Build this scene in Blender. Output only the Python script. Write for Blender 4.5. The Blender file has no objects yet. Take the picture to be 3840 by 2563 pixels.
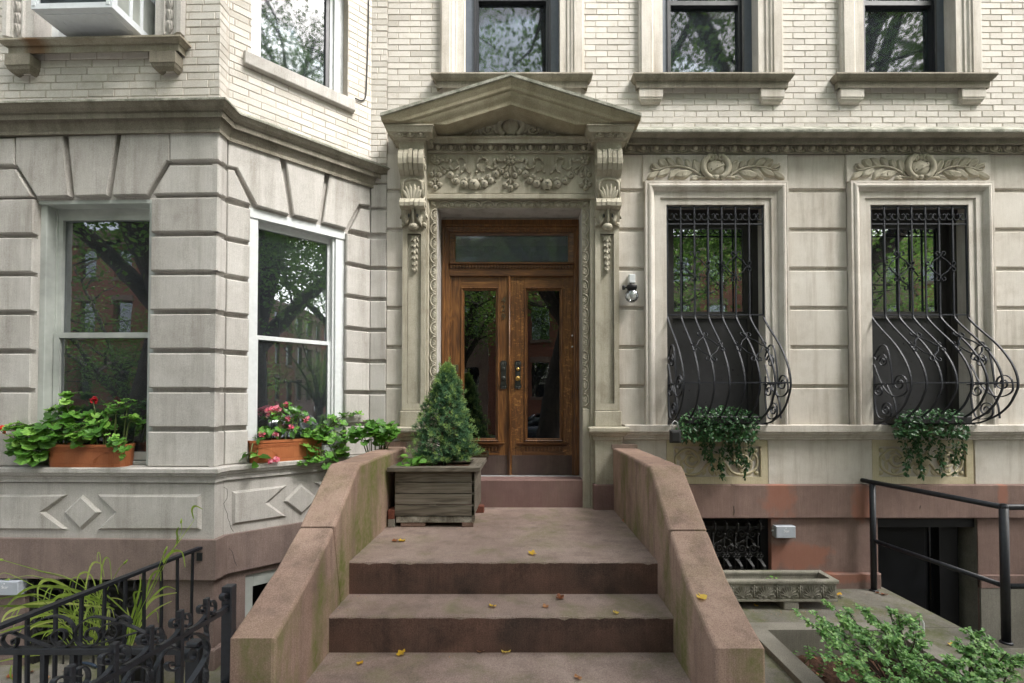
import bpy, math, random
from mathutils import Vector, Matrix
rad = math.radians
C = bpy.context.scene.collection
# ---------------------------------------------------------------- camera survey
FPX, AX, AY, EYE, CAMY, PITCH = 1109.0, 1199.0, 904.0, 1.84, -4.719, rad(1.1)
EYEV = Vector((0, CAMY, EYE))
def ray(x, y):
    a, b = (x - AX) / FPX, (AY - y) / FPX
    return Vector((a, math.cos(PITCH) - b * math.sin(PITCH), math.sin(PITCH) + b * math.cos(PITCH)))
class Frame:
    """a wall plane: u along it, v up, w out of it"""
    def __init__(s, o, u, n):
        s.o, s.u, s.n = Vector(o), Vector(u).normalized(), Vector(n).normalized()
    def P(s, u, v, w=0.0):
        return s.o + s.u * u + s.n * w + Vector((0, 0, v))
    def px(s, x, y, w=0.0):
        d = ray(x, y)
        t = (w + s.n.dot(s.o) - s.n.dot(EYEV)) / s.n.dot(d)
        p = EYEV + d * t - s.o
        return (p.dot(s.u), p.z)
    def pu(s, x, y, w=0.0): return s.px(x, y, w)[0]
    def pv(s, x, y, w=0.0): return s.px(x, y, w)[1]
def at_y(x, y, Y):
    d = ray(x, y); return EYEV + d * ((Y - CAMY) / d.y)
def at_z(x, y, Z):
    d = ray(x, y); return EYEV + d * ((Z - EYE) / d.z)
WF = Frame((0, 0, 0), (1, 0, 0), (0, -1, 0))
TH = rad(1.5)
BF = Frame((-2.38, -0.972, 0), (math.cos(TH), -math.sin(TH), 0), (-math.sin(TH), -math.cos(TH), 0))
RT = Frame((-2.38, -0.972, 0), (0, 1, 0), (1, 0, 0))
OB = Frame((-2.38, -0.855, 0), (.886, .855, 0), (.855, -.886, 0))
WORLD = Frame((0, 0, 0), (1, 0, 0), (0, -1, 0))
# ---------------------------------------------------------------- mesh builder
ORG = {}
class MB:
    def __init__(s, fr=WF):
        s.f, s.V, s.F, s.T, s.S, s.tone = fr, [], [], [], [], 0.5
    def v(s, u, v, w=0.0):
        s.V.append(s.f.P(u, v, w)); return len(s.V) - 1
    def vw(s, p):
        s.V.append(Vector(p)); return len(s.V) - 1
    def face(s, ids, smooth=False):
        s.F.append(tuple(ids)); s.T.append(s.tone); s.S.append(smooth)
    def block(s, u0, u1, v0, v1, w0, w1, c=0.0):
        if u1 - u0 < 1e-4 or v1 - v0 < 1e-4: return
        c = min(c, (u1 - u0) * .3, (v1 - v0) * .3)
        b = [s.v(u, v, w0) for u, v in ((u0, v0), (u1, v0), (u1, v1), (u0, v1))]
        if c > 0:
            m = [s.v(u, v, w1 - c) for u, v in ((u0, v0), (u1, v0), (u1, v1), (u0, v1))]
            t = [s.v(u, v, w1) for u, v in ((u0 + c, v0 + c), (u1 - c, v0 + c), (u1 - c, v1 - c), (u0 + c, v1 - c))]
            rings = [b, m, t]
        else:
            rings = [b, [s.v(u, v, w1) for u, v in ((u0, v0), (u1, v0), (u1, v1), (u0, v1))]]
        for a, d in zip(rings, rings[1:]):
            for i in range(4):
                j = (i + 1) % 4; s.face((a[i], a[j], d[j], d[i]))
        s.face(rings[-1]); s.face(rings[0][::-1])
    def prism(s, pts, w0, w1, c=0.0, w1s=None):
        n = len(pts)
        ar = sum(pts[i][0] * pts[(i + 1) % n][1] - pts[(i + 1) % n][0] * pts[i][1] for i in range(n))
        if ar < 0: pts = pts[::-1]
        b = [s.v(p[0], p[1], w0) for p in pts]
        rings = [b]
        if c > 0:
            rings.append([s.v(p[0], p[1], w1 - c) for p in pts])
            ins = []
            for i in range(n):
                p0, p1, p2 = Vector(pts[i - 1][:2]), Vector(pts[i][:2]), Vector(pts[(i + 1) % n][:2])
                d1, d2 = (p1 - p0).normalized(), (p2 - p1).normalized()
                n1, n2 = Vector((-d1.y, d1.x)), Vector((-d2.y, d2.x))
                k = 1 + n1.dot(n2)
                q = p1 + (n1 + n2) * (c / max(k, .35)); ins.append(q)
            rings.append([s.v(q.x, q.y, w1) for q in ins])
        else:
            rings.append([s.v(p[0], p[1], w1) for p in pts])
        for a, d in zip(rings, rings[1:]):
            for i in range(n):
                j = (i + 1) % n; s.face((a[i], a[j], d[j], d[i]))
        s.face(rings[-1]); s.face(rings[0][::-1])
    def rings(s, rr, closed_ring=True, cap=True, smooth=True):
        for a, d in zip(rr, rr[1:]):
            n = len(a)
            for i in range(n if closed_ring else n - 1):
                j = (i + 1) % n; s.face((a[i], a[j], d[j], d[i]), smooth)
        if cap:
            s.face(rr[0][::-1], False); s.face(rr[-1], False)
    def tube(s, pts, r, n=6, up=None, flat=None, world=False, cap=True, twist=0.0, smooth=None):
        """pts local (u,v,w) or world; r radius or list; flat=(a,b): rectangular bar, a across the path, b along 'up'"""
        P = [Vector(p) if world else s.f.P(*p) for p in pts]
        up = Vector(up) if up is not None else s.f.n
        R = []
        N = len(P)
        for i in range(N):
            t = (P[min(i + 1, N - 1)] - P[max(i - 1, 0)])
            if t.length < 1e-9: t = Vector((0, 0, 1))
            t.normalize()
            a = t.cross(up)
            if a.length < 1e-3: a = t.cross(Vector((1, 0.2, 0.1)))
            a.normalize(); b = a.cross(t).normalized()
            ri = r[i] if isinstance(r, (list, tuple)) else r
            ring = []
            if flat:
                k = ri
                q = twist * i
                ca, sa = math.cos(q), math.sin(q)
                for x, y in ((-1, -1), (1, -1), (1, 1), (-1, 1)):
                    X, Y = x * flat[0] * k, y * flat[1] * k
                    ring.append(s.vw(P[i] + a * (X * ca - Y * sa) + b * (X * sa + Y * ca)))
            else:
                for k in range(n):
                    q = 2 * math.pi * k / n + math.pi / n + twist * i
                    ring.append(s.vw(P[i] + a * math.cos(q) * ri + b * math.sin(q) * ri))
            R.append(ring)
        s.rings(R, True, cap, (n > 4 and not flat) if smooth is None else smooth)
    def ell(s, c, r, n=10, m=6, world=False):
        """ellipsoid centre (u,v,w) radii (u,v,w)"""
        R = []
        for i in range(1, m):
            th = math.pi * i / m
            ring = []
            for k in range(n):
                q = 2 * math.pi * k / n
                x, y, z = math.sin(th) * math.cos(q) * r[0], math.cos(th) * r[1], math.sin(th) * math.sin(q) * r[2]
                ring.append(s.vw(Vector(c) + Vector((x, z, y))) if world else s.v(c[0] + x, c[1] + y, c[2] - z))
            R.append(ring)
        s.rings(R, True, False, True)
        top = s.vw(Vector(c) + Vector((0, 0, r[1]))) if world else s.v(c[0], c[1] + r[1], c[2])
        bot = s.vw(Vector(c) - Vector((0, 0, r[1]))) if world else s.v(c[0], c[1] - r[1], c[2])
        for k in range(n):
            s.face((top, R[0][k - 1], R[0][k]), True); s.face((bot, R[-1][k], R[-1][k - 1]), True)
    def petal(s, b, t, wid, h, w0=0.0, groove=.35, curl=0.0, blunt=.8, n=7, m=6):
        """raised carved leaf lying on plane w0, base b to tip t (u,v)"""
        b, t = Vector(b[:2]), Vector(t[:2])
        d = t - b; L = d.length
        if L < 1e-6: return
        d /= L; p = Vector((-d.y, d.x))
        G = []
        for i in range(n + 1):
            q = i / n
            half = wid * .5 * math.sin(math.pi * min(.985, max(.02, q ** blunt))) ** .8
            row = []
            for j in range(m + 1):
                x = -1 + 2 * j / m
                pos = b + d * (q * L) + p * (half * x + curl * L * q * q)
                hh = h * (1 - x * x) ** .5 * (.45 + .75 * q) * (1 - groove * math.exp(-(x / .22) ** 2)) * (1 if q < .97 else .5)
                row.append(s.v(pos.x, pos.y, w0 + hh - (.003 if j in (0, m) else 0)))
            G.append(row)
        for i in range(n):
            for j in range(m):
                s.face((G[i][j], G[i][j + 1], G[i + 1][j + 1], G[i + 1][j]), True)
    def lathe(s, c, prof, n=16, axis='v', a0=0, a1=2 * math.pi):
        """prof list of (radius, position along axis) round local axis 'u','v' or 'w'"""
        full = abs(a1 - a0 - 2 * math.pi) < 1e-6
        R = []
        for r, h in prof:
            ring = []
            for k in range(n if full else n + 1):
                q = a0 + (a1 - a0) * k / n
                x, y = r * math.cos(q), r * math.sin(q)
                if axis == 'v': ring.append(s.v(c[0] + x, c[1] + h, c[2] + y))
                elif axis == 'u': ring.append(s.v(c[0] + h, c[1] + x, c[2] + y))
                else: ring.append(s.v(c[0] + x, c[1] + y, c[2] + h))
            R.append(ring)
        s.rings(R, full, full, True)
    def moulding(s, prof, path, smooth=False, closed=False):
        """prof [(out, z)] swept along plan path of world (x,y); out is to the right of travel direction's left normal => -90deg"""
        n = len(path)
        P = [Vector(p) for p in path]
        rows = []
        for i in range(n):
            ns = []
            if i > 0: d = (P[i] - P[i - 1]).normalized(); ns.append(Vector((d.y, -d.x)))
            if i < n - 1: d = (P[i + 1] - P[i]).normalized(); ns.append(Vector((d.y, -d.x)))
            if len(ns) == 2:
                m = ns[0] + ns[1]; m = m / max(1 + ns[0].dot(ns[1]), .2)
            else: m = ns[0]
            rows.append([s.vw((P[i].x + m.x * o, P[i].y + m.y * o, z)) for o, z in prof])
        for a, b in zip(rows, rows[1:]):
            for k in range(len(prof) - 1):
                s.face((a[k], b[k], b[k + 1], a[k + 1]), smooth)
        s.face(rows[0]); s.face(rows[-1][::-1])
    def casing(s, u0, u1, v0, v1, prof, sides='LTR'):
        """architrave round an opening, prof [(d outwards, w)] with mitred corners"""
        pts = {'L': [(u0, v0, -1, 0), (u0, v1, -1, 1)], 'T': [(u0, v1, -1, 1), (u1, v1, 1, 1)],
               'R': [(u1, v1, 1, 1), (u1, v0, 1, 0)]}
        if 'B' in sides:
            pts['L'][0] = (u0, v0, -1, -1); pts['R'][1] = (u1, v0, 1, -1)
            pts['B'] = [(u1, v0, 1, -1), (u0, v0, -1, -1)]
        for k in sides:
            rows = [[s.v(u + du * d, v + dv * d, w) for d, w in prof] for u, v, du, dv in pts[k]]
            a, b = rows
            for i in range(len(prof) - 1): s.face((a[i], b[i], b[i + 1], a[i + 1]))
            s.face(a); s.face(b[::-1])
    def grid(s, rows, smooth=True):
        for a, b in zip(rows, rows[1:]):
            for i in range(len(a) - 1): s.face((a[i], a[i + 1], b[i + 1], b[i]), smooth)
    def build(s, name, mat, parent=None, loc=None):
        o0 = Vector(ORG[parent.name]) if parent is not None else Vector(loc or (0, 0, 0))
        me = bpy.data.meshes.new(name)
        me.from_pydata([tuple(p - o0) for p in s.V], [], s.F)
        me.polygons.foreach_set('use_smooth', s.S)
        a = me.attributes.new('tone', 'FLOAT', 'FACE'); a.data.foreach_set('value', s.T)
        me.materials.append(mat); me.validate(); me.update()
        o = bpy.data.objects.new(name, me); C.objects.link(o)
        if parent is not None: o.parent = parent
        else: o.location = o0
        ORG[o.name] = o0
        return o
def thing(name, label, cat, loc=(0, 0, 0), group=None):
    o = bpy.data.objects.new(name, None); C.objects.link(o); o.location = loc
    o.empty_display_size = .1; ORG[o.name] = Vector(loc)
    return tag(o, label, cat, group)
def tag(o, label, cat, group=None):
    o['label'] = label; o['category'] = cat
    if group: o['group'] = group
    return o
def struct(o, kind='structure', label=None, cat=None):
    o['kind'] = kind
    if label: o['label'] = label
    if cat: o['category'] = cat
    return o
def dup(o, parent=None, delta=(0, 0, 0)):
    c = o.copy(); C.objects.link(c)
    if parent is not None: c.parent = parent
    else: c.location = o.location + Vector(delta)
    ORG[c.name] = ORG[o.name]
    for ch in list(o.children): dup(ch, c)
    return c
def spiral(c, r0, r1, a0, turns, n=22, w=0.0):
    """points from outside radius r0 to r1; angles in degrees, turns signed"""
    out = []
    for i in range(n + 1):
        q = i / n; r = r0 + (r1 - r0) * q ** .8; a = rad(a0) + 2 * math.pi * turns * q
        out.append((c[0] + r * math.cos(a), c[1] + r * math.sin(a), w))
    return out
def smoothpath(pts, k=5):
    out = []
    n = len(pts); P = [Vector(p) for p in pts]
    for i in range(n - 1):
        p0, p1, p2, p3 = P[max(i - 1, 0)], P[i], P[i + 1], P[min(i + 2, n - 1)]
        for j in range(k):
            t = j / k
            out.append(.5 * ((2 * p1) + (p2 - p0) * t + (2 * p0 - 5 * p1 + 4 * p2 - p3) * t * t + (3 * p1 - p0 - 3 * p2 + p3) * t ** 3))
    out.append(P[-1]); return out
# ---------------------------------------------------------------- materials
def new_mat(name):
    m = bpy.data.materials.new(name); m.use_nodes = True
    nt = m.node_tree; nt.nodes.clear()
    out = nt.nodes.new('ShaderNodeOutputMaterial'); b = nt.nodes.new('ShaderNodeBsdfPrincipled')
    nt.links.new(b.outputs[0], out.inputs[0]); return m, nt, b
def L(nt, a, b): nt.links.new(a, b)
def pos(nt, scale=(1, 1, 1), obj=False):
    mp = nt.nodes.new('ShaderNodeMapping'); mp.inputs['Scale'].default_value = scale
    if obj: g = nt.nodes.new('ShaderNodeTexCoord'); L(nt, g.outputs['Object'], mp.inputs[0])
    else: g = nt.nodes.new('ShaderNodeNewGeometry'); L(nt, g.outputs['Position'], mp.inputs[0])
    return mp.outputs[0]
def noise(nt, vec, scale, detail=4, rough=.55, dist=0.0):
    n = nt.nodes.new('ShaderNodeTexNoise'); n.inputs['Scale'].default_value = scale
    n.inputs['Detail'].default_value = detail; n.inputs['Roughness'].default_value = rough
    n.inputs['Distortion'].default_value = dist; L(nt, vec, n.inputs['Vector']); return n.outputs['Fac']
def ramp(nt, fac, stops):
    r = nt.nodes.new('ShaderNodeValToRGB'); e = r.color_ramp.elements
    while len(e) < len(stops): e.new(.5)
    for k, (p, c) in enumerate(stops):
        e[k].position = p; e[k].color = (c, c, c, 1) if isinstance(c, (int, float)) else (*c, 1)
    L(nt, fac, r.inputs[0]); return r.outputs[0]
def mix(nt, fac, a, b, mode='MIX'):
    m = nt.nodes.new('ShaderNodeMix'); m.data_type = 'RGBA'; m.blend_type = mode
    for s, k in ((fac, 0), (a, 6), (b, 7)):
        if isinstance(s, (int, float)): m.inputs[k].default_value = s if k == 0 else (s, s, s, 1)
        elif isinstance(s, tuple): m.inputs[k].default_value = (*s, 1)
        else: L(nt, s, m.inputs[k])
    return m.outputs[2]
def mth(nt, op, a, b=0.0, clamp=False):
    m = nt.nodes.new('ShaderNodeMath'); m.operation = op; m.use_clamp = clamp
    for s, k in ((a, 0), (b, 1)):
        if isinstance(s, (int, float)): m.inputs[k].default_value = s
        else: L(nt, s, m.inputs[k])
    return m.outputs[0]
def attr(nt, name='tone'):
    a = nt.nodes.new('ShaderNodeAttribute'); a.attribute_name = name; return a.outputs['Fac']
def sepxyz(nt, which):
    g = nt.nodes.new('ShaderNodeNewGeometry'); s = nt.nodes.new('ShaderNodeSeparateXYZ')
    L(nt, g.outputs['Position'], s.inputs[0]); return s.outputs[which]
def bump(nt, b, h, strength=.3, dist=.01, prev=None):
    n = nt.nodes.new('ShaderNodeBump'); n.inputs['Strength'].default_value = strength
    n.inputs['Distance'].default_value = dist; L(nt, h, n.inputs['Height'])
    if prev is not None: L(nt, prev, n.inputs['Normal'])
    L(nt, n.outputs[0], b.inputs['Normal']); return n.outputs[0]
def stone(name, c1, c2, stain=(.16, .13, .09), st=.35, streak=.35, grain=.22, bm=.25, rough=.85, tone=.0, patch=None, pt=.5, big=.9, pits=False, pscale=1.1):
    m, nt, b = new_mat(name)
    P = pos(nt)
    col = ramp(nt, noise(nt, P, big, 5, .6), [(.32, c1), (.68, c2)])
    sk = ramp(nt, noise(nt, pos(nt, (9, 9, .7)), 1.0, 5, .6), [(.5, 0.0), (.78, 1.0)])
    col = mix(nt, mth(nt, 'MULTIPLY', sk, streak), col, stain)
    bl = ramp(nt, noise(nt, P, 2.7, 6, .65, .4), [(.52, 0.0), (.8, 1.0)])
    col = mix(nt, mth(nt, 'MULTIPLY', bl, st), col, stain)
    if patch:
        pf = ramp(nt, noise(nt, pos(nt, (1, 1, .8)), pscale, 4, .6, .3), [(pt, 0.0), (pt + .06, 1.0)])
        col = mix(nt, mth(nt, 'MULTIPLY', pf, .85), col, patch)
    mo = noise(nt, P, 7, 6, .7)
    col = mix(nt, .24, col, ramp(nt, mo, [(.28, .18), (.72, .82)]), 'SOFT_LIGHT')
    tl = noise(nt, pos(nt, (210, 210, 6)), 1, 2, .5)
    col = mix(nt, .14, col, ramp(nt, tl, [(.3, .1), (.7, .9)]), 'SOFT_LIGHT')
    g = noise(nt, P, 160, 3, .7)
    col = mix(nt, grain, col, ramp(nt, g, [(.3, .0), (.7, 1.0)]), 'SOFT_LIGHT')
    if tone:
        col = mix(nt, tone, col, ramp(nt, attr(nt), [(0, .12), (1, .85)]), 'SOFT_LIGHT')
    L(nt, col, b.inputs['Base Color']); b.inputs['Roughness'].default_value = rough
    b.inputs['Specular IOR Level'].default_value = .25
    h = mix(nt, .35, g, noise(nt, P, 28, 5, .65))
    bump(nt, b, h, bm, .006); return m
def leafmat(name, dark, mid, light, trans=.3, rough=.45, spec=.4):
    m, nt, b = new_mat(name)
    t = mth(nt, 'ADD', attr(nt), mth(nt, 'MULTIPLY', mth(nt, 'SUBTRACT', noise(nt, pos(nt), 40, 2), .5), .5))
    col = ramp(nt, t, [(.05, dark), (.5, mid), (.95, light)])
    L(nt, col, b.inputs['Base Color']); b.inputs['Roughness'].default_value = rough
    b.inputs['Specular IOR Level'].default_value = spec
    tr = nt.nodes.new('ShaderNodeBsdfTranslucent'); L(nt, mix(nt, .5, col, light), tr.inputs[0])
    ms = nt.nodes.new('ShaderNodeMixShader'); ms.inputs[0].default_value = trans
    L(nt, b.outputs[0], ms.inputs[1]); L(nt, tr.outputs[0], ms.inputs[2])
    L(nt, ms.outputs[0], [n for n in nt.nodes if n.type == 'OUTPUT_MATERIAL'][0].inputs[0]); return m
def plain(name, c, rough=.5, metal=0.0, var=.15, bm=.0, spec=.5, sc=30, coat=0.0):
    m, nt, b = new_mat(name)
    n = noise(nt, pos(nt, obj=True), sc, 4)
    lo = tuple(x * (1 - var) for x in c); hi = tuple(min(1, x * (1 + var)) for x in c)
    L(nt, ramp(nt, n, [(.3, lo), (.7, hi)]), b.inputs['Base Color'])
    L(nt, ramp(nt, n, [(.3, max(.02, rough - .08)), (.7, min(1, rough + .08))]), b.inputs['Roughness'])
    b.inputs['Metallic'].default_value = metal; b.inputs['Specular IOR Level'].default_value = spec
    b.inputs['Coat Weight'].default_value = coat
    if bm: bump(nt, b, noise(nt, pos(nt, obj=True), 220, 3), bm, .002)
    return m
def glassmat(name, tint=(.75, .8, .8), base=.12, ior=1.75, wob=.0, wsc=5, rough=0.0, haze=0.0):
    m, nt, b = new_mat(name); nt.nodes.remove(b)
    out = [n for n in nt.nodes if n.type == 'OUTPUT_MATERIAL'][0]
    tr = nt.nodes.new('ShaderNodeBsdfTransparent'); tr.inputs[0].default_value = (*tint, 1)
    gl = nt.nodes.new('ShaderNodeBsdfGlossy'); gl.inputs['Roughness'].default_value = rough
    gl.inputs['Color'].default_value = (.95, .97, 1, 1)
    fr = nt.nodes.new('ShaderNodeFresnel'); fr.inputs[0].default_value = ior
    ms = nt.nodes.new('ShaderNodeMixShader')
    L(nt, mth(nt, 'ADD', fr.outputs[0], base, True), ms.inputs[0])
    if wob:
        bn = nt.nodes.new('ShaderNodeBump'); bn.inputs['Strength'].default_value = wob; bn.inputs['Distance'].default_value = .02
        L(nt, noise(nt, pos(nt, (1, 1, .6)), wsc, 2), bn.inputs['Height']); L(nt, bn.outputs[0], gl.inputs['Normal'])
    L(nt, tr.outputs[0], ms.inputs[1]); L(nt, gl.outputs[0], ms.inputs[2])
    sh = ms.outputs[0]
    if haze:
        df = nt.nodes.new('ShaderNodeBsdfDiffuse'); df.inputs[0].default_value = (.42, .50, .56, 1)
        m2 = nt.nodes.new('ShaderNodeMixShader'); m2.inputs[0].default_value = haze
        L(nt, sh, m2.inputs[1]); L(nt, df.outputs[0], m2.inputs[2]); sh = m2.outputs[0]
    L(nt, sh, out.inputs[0]); return m
def woodmat(name, dark, mid, light, axis=2, scale=1.0, rough=.4, coat=.0, knots=.6, bm=.15, fig=0.0):
    m, nt, b = new_mat(name)
    s1 = [60 * scale] * 3; s1[axis] = 2.2 * scale
    s2 = [9 * scale] * 3; s2[axis] = .9 * scale
    g1 = noise(nt, pos(nt, tuple(s1)), 1, 4, .6)
    P2 = pos(nt, tuple(s2))
    g2 = noise(nt, P2, 1, 3, .5, 1.0)
    rg = mth(nt, 'FRACT', mth(nt, 'MULTIPLY', g2, 9))
    rg = mth(nt, 'ABSOLUTE', mth(nt, 'SUBTRACT', mth(nt, 'MULTIPLY', rg, 2), 1))
    f = mth(nt, 'ADD', mth(nt, 'MULTIPLY', g1, .6), mth(nt, 'MULTIPLY', rg, knots * .35))
    f = mth(nt, 'ADD', f, mth(nt, 'MULTIPLY', mth(nt, 'SUBTRACT', noise(nt, pos(nt), 3, 3), .5), .5))
    f = mth(nt, 'ADD', f, mth(nt, 'MULTIPLY', mth(nt, 'SUBTRACT', attr(nt), .5), .35))
    if fig:
        fg = ramp(nt, noise(nt, pos(nt, (18, 18, 34)), 1, 3, .5, 1.6), [(.55, 0.0), (.66, 1.0)])
        f = mth(nt, 'ADD', f, mth(nt, 'MULTIPLY', fg, fig))
    L(nt, ramp(nt, f, [(.15, dark), (.45, mid), (.85, light)]), b.inputs['Base Color'])
    b.inputs['Roughness'].default_value = rough; b.inputs['Coat Weight'].default_value = coat
    b.inputs['Coat Roughness'].default_value = .25
    bump(nt, b, g1, bm, .003); return m
M = {}
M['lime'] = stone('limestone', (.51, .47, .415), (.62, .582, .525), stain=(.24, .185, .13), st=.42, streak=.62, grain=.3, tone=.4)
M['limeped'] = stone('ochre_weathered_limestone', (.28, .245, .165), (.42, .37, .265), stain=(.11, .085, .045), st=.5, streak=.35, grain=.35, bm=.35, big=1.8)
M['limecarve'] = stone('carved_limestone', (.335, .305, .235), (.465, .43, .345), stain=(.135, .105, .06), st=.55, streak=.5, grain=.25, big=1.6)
M['limegrey'] = stone('grey_limestone', (.41, .388, .36), (.51, .487, .455), stain=(.19, .165, .135), st=.4, streak=.62, grain=.32, tone=.4)
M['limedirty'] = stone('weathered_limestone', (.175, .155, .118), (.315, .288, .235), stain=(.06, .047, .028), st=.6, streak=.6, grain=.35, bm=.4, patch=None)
M['limelichen'] = stone('lichened_stone', (.12, .125, .095), (.40, .39, .33), stain=(.06, .065, .035), st=.7, streak=.5, grain=.5, bm=.5, big=9)
M['limeyellow'] = stone('yellowish_limestone', (.46, .405, .265), (.55, .49, .35), stain=(.2, .15, .08), st=.25, streak=.3)
M['brown'] = stone('brownstone', (.155, .098, .075), (.245, .165, .13), stain=(.055, .042, .036), st=.55, streak=.45, grain=.4, bm=.3)
M['brownband'] = stone('brownstone_base', (.19, .14, .122), (.245, .182, .16), stain=(.07, .055, .05), st=.4, streak=.4, grain=.35, bm=.25)
def brick_mat(name, lo, hi, stain):
    m, nt, b = new_mat(name)
    P = pos(nt)
    col = ramp(nt, attr(nt), [(0, lo), (.55, hi), (1, tuple(min(.75, x * 1.1) for x in hi))])
    bl = ramp(nt, noise(nt, P, 14, 5, .6), [(.5, 0.0), (.8, 1.0)])
    col = mix(nt, mth(nt, 'MULTIPLY', bl, .5), col, stain)
    sk = ramp(nt, noise(nt, pos(nt, (5, 5, .8)), 1, 4), [(.5, 0.0), (.8, 1.0)])
    col = mix(nt, mth(nt, 'MULTIPLY', sk, .3), col, stain)
    g = noise(nt, P, 130, 3, .7)
    col = mix(nt, .25, col, ramp(nt, g, [(.3, 0.0), (.7, 1.0)]), 'SOFT_LIGHT')
    L(nt, col, b.inputs['Base Color']); b.inputs['Roughness'].default_value = .8
    b.inputs['Specular IOR Level'].default_value = .3
    bump(nt, b, mix(nt, .5, g, noise(nt, P, 35, 4)), .45, .006); return m
M['brick'] = brick_mat('cream_brick', (.475, .445, .40), (.585, .553, .505), (.37, .32, .255))
M['mortar'] = stone('mortar', (.42, .37, .31), (.51, .465, .40), stain=(.15, .12, .09), grain=.4)
M['oak'] = woodmat('varnished_oak', (.034, .012, .003), (.135, .053, .013), (.34, .158, .043), 2, 1.0, .42, .2, .6)
M['oakh'] = woodmat('varnished_oak_cross_grain', (.034, .012, .003), (.135, .053, .013), (.34, .158, .043), 0, 1.0, .42, .25, .5)
M['oakfig'] = woodmat('figured_oak', (.038, .013, .003), (.145, .058, .014), (.36, .17, .048), 2, 1.0, .40, .3, .5, fig=.3)
M['greywood'] = woodmat('weathered_wood', (.045, .038, .028), (.125, .105, .078), (.21, .185, .15), 0, 1.0, .85, 0, 1.0, .5)
M['iron'] = plain('black_iron', (.012, .0135, .018), .42, 0, .4, .5, .5, 40)
M['guardiron'] = plain('guard_iron', (.018, .020, .026), .55, 0, .4, .5, .35, 40)
M['irondull'] = plain('old_black_iron', (.022, .0215, .021), .55, 0, .35, .5, .4, 40)
M['ironblack'] = plain('black_painted_frame', (.008, .008, .009), .5, 0, .3, .3, .3, 30)
M['whitepaint'] = plain('white_paint', (.62, .64, .64), .45, 0, .06, .1)
M['greypaint'] = plain('dirty_white_paint', (.40, .42, .395), .55, 0, .25, .2, .4, 4)
M['slate'] = plain('slate_frame_paint', (.085, .10, .125), .4, 0, .12)
M['darkframe'] = plain('dark_frame_paint', (.018, .018, .022), .4, 0, .2)
M['bronzeframe'] = plain('dark_bronze_frame', (.028, .026, .024), .45, 0, .2)
M['glass'] = glassmat('window_glass', (.8, .84, .84), .17, 1.75, .025, 3, .012, haze=.035)
M['oldglass'] = glassmat('wavy_window_glass', (.55, .6, .62), .03, 1.6, .05, 2.2, .03, haze=.04)
M['lowglass'] = glassmat('mirroring_window_glass', (.5, .55, .52), .34, 1.8, .04, 2.2, .02, haze=.02)
M['transom'] = glassmat('hazy_transom_glass', (.45, .47, .45), .05, 1.55, .03, 4, .05, haze=.16)
M['doorglass'] = glassmat('door_glass', (.45, .45, .42), .11, 1.6, .02, 4)
M['screen'] = plain('insect_screen', (.028, .028, .03), .35, 0, .1, 0, .6)
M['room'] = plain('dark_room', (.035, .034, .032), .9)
M['curtain'] = plain('curtain_cloth', (.52, .53, .50), .9, 0, .1)
M['terracotta'] = stone('terracotta', (.30, .095, .036), (.37, .125, .05), stain=(.30, .2, .13), st=.25, streak=.25, grain=.15, bm=.1, rough=.6, big=4)
M['terracotta2'] = stone('clean_terracotta', (.38, .125, .048), (.43, .15, .058), stain=(.3, .14, .08), st=.1, streak=.1, grain=.1, bm=.05, rough=.5, big=4)
M['soil'] = stone('soil', (.03, .02, .014), (.075, .048, .032), grain=.6, bm=.9, big=20)
M['mulch'] = stone('mulch', (.035, .018, .012), (.10, .05, .03), stain=(.02, .012, .008), grain=.6, bm=1.0, big=25)
M['brass'] = plain('old_brass', (.10, .085, .05), .45, .7, .4, .3)
M['bronze'] = plain('dark_bronze', (.04, .042, .036), .45, .6, .4, .4)
M['brightbrass'] = plain('bright_brass', (.55, .36, .11), .3, .9, .1)
M['alu'] = plain('aluminium', (.55, .56, .57), .35, .6, .1)
M['geran'] = leafmat('geranium_leaf', (.035, .10, .014), (.10, .27, .036), (.26, .47, .08), .3)
M['begonia'] = leafmat('begonia_leaf', (.03, .10, .012), (.075, .22, .03), (.2, .4, .07), .3, .3)
M['ivy'] = leafmat('vine_leaf', (.012, .045, .014), (.035, .11, .036), (.12, .25, .09), .15, .35)
M['shrubleaf'] = leafmat('shrub_leaf', (.028, .09, .022), (.095, .25, .055), (.30, .50, .15), .25, .35)
M['spruce'] = leafmat('spruce_needle', (.02, .075, .042), (.09, .215, .11), (.30, .43, .12), .2, .5)
M['grass'] = leafmat('grass_blade', (.11, .20, .02), (.32, .48, .06), (.62, .70, .20), .35)
M['treeleaf'] = leafmat('street_tree_leaf', (.03, .075, .012), (.085, .19, .03), (.22, .38, .07), .5)
M['stem'] = plain('plant_stem', (.10, .13, .035), .6)
M['twig'] = plain('twig_bark', (.055, .04, .028), .8)
M['bark'] = stone('tree_bark', (.025, .022, .018), (.06, .05, .042), grain=.5, bm=1.0, big=6)
M['pink'] = leafmat('pink_petal', (.60, .07, .14), (.75, .16, .24), (.85, .42, .48), .3)
M['red'] = leafmat('red_petal', (.28, .004, .012), (.45, .008, .02), (.62, .02, .03), .2)
M['orange'] = leafmat('orange_red_petal', (.6, .04, .01), (.75, .06, .02), (.85, .12, .04), .2)
M['yellowleaf'] = leafmat('yellow_leaf', (.50, .28, .02), (.66, .42, .04), (.75, .55, .12), .2)
M['brownleaf'] = leafmat('brown_leaf', (.10, .03, .01), (.25, .085, .03), (.42, .22, .10), .15)
M['concrete'] = stone('concrete', (.17, .158, .132), (.26, .243, .205), stain=(.08, .075, .05), st=.5, streak=.2, grain=.4, bm=.4)
M['asphalt'] = stone('asphalt', (.04, .04, .042), (.065, .065, .065), grain=.4)
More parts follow.
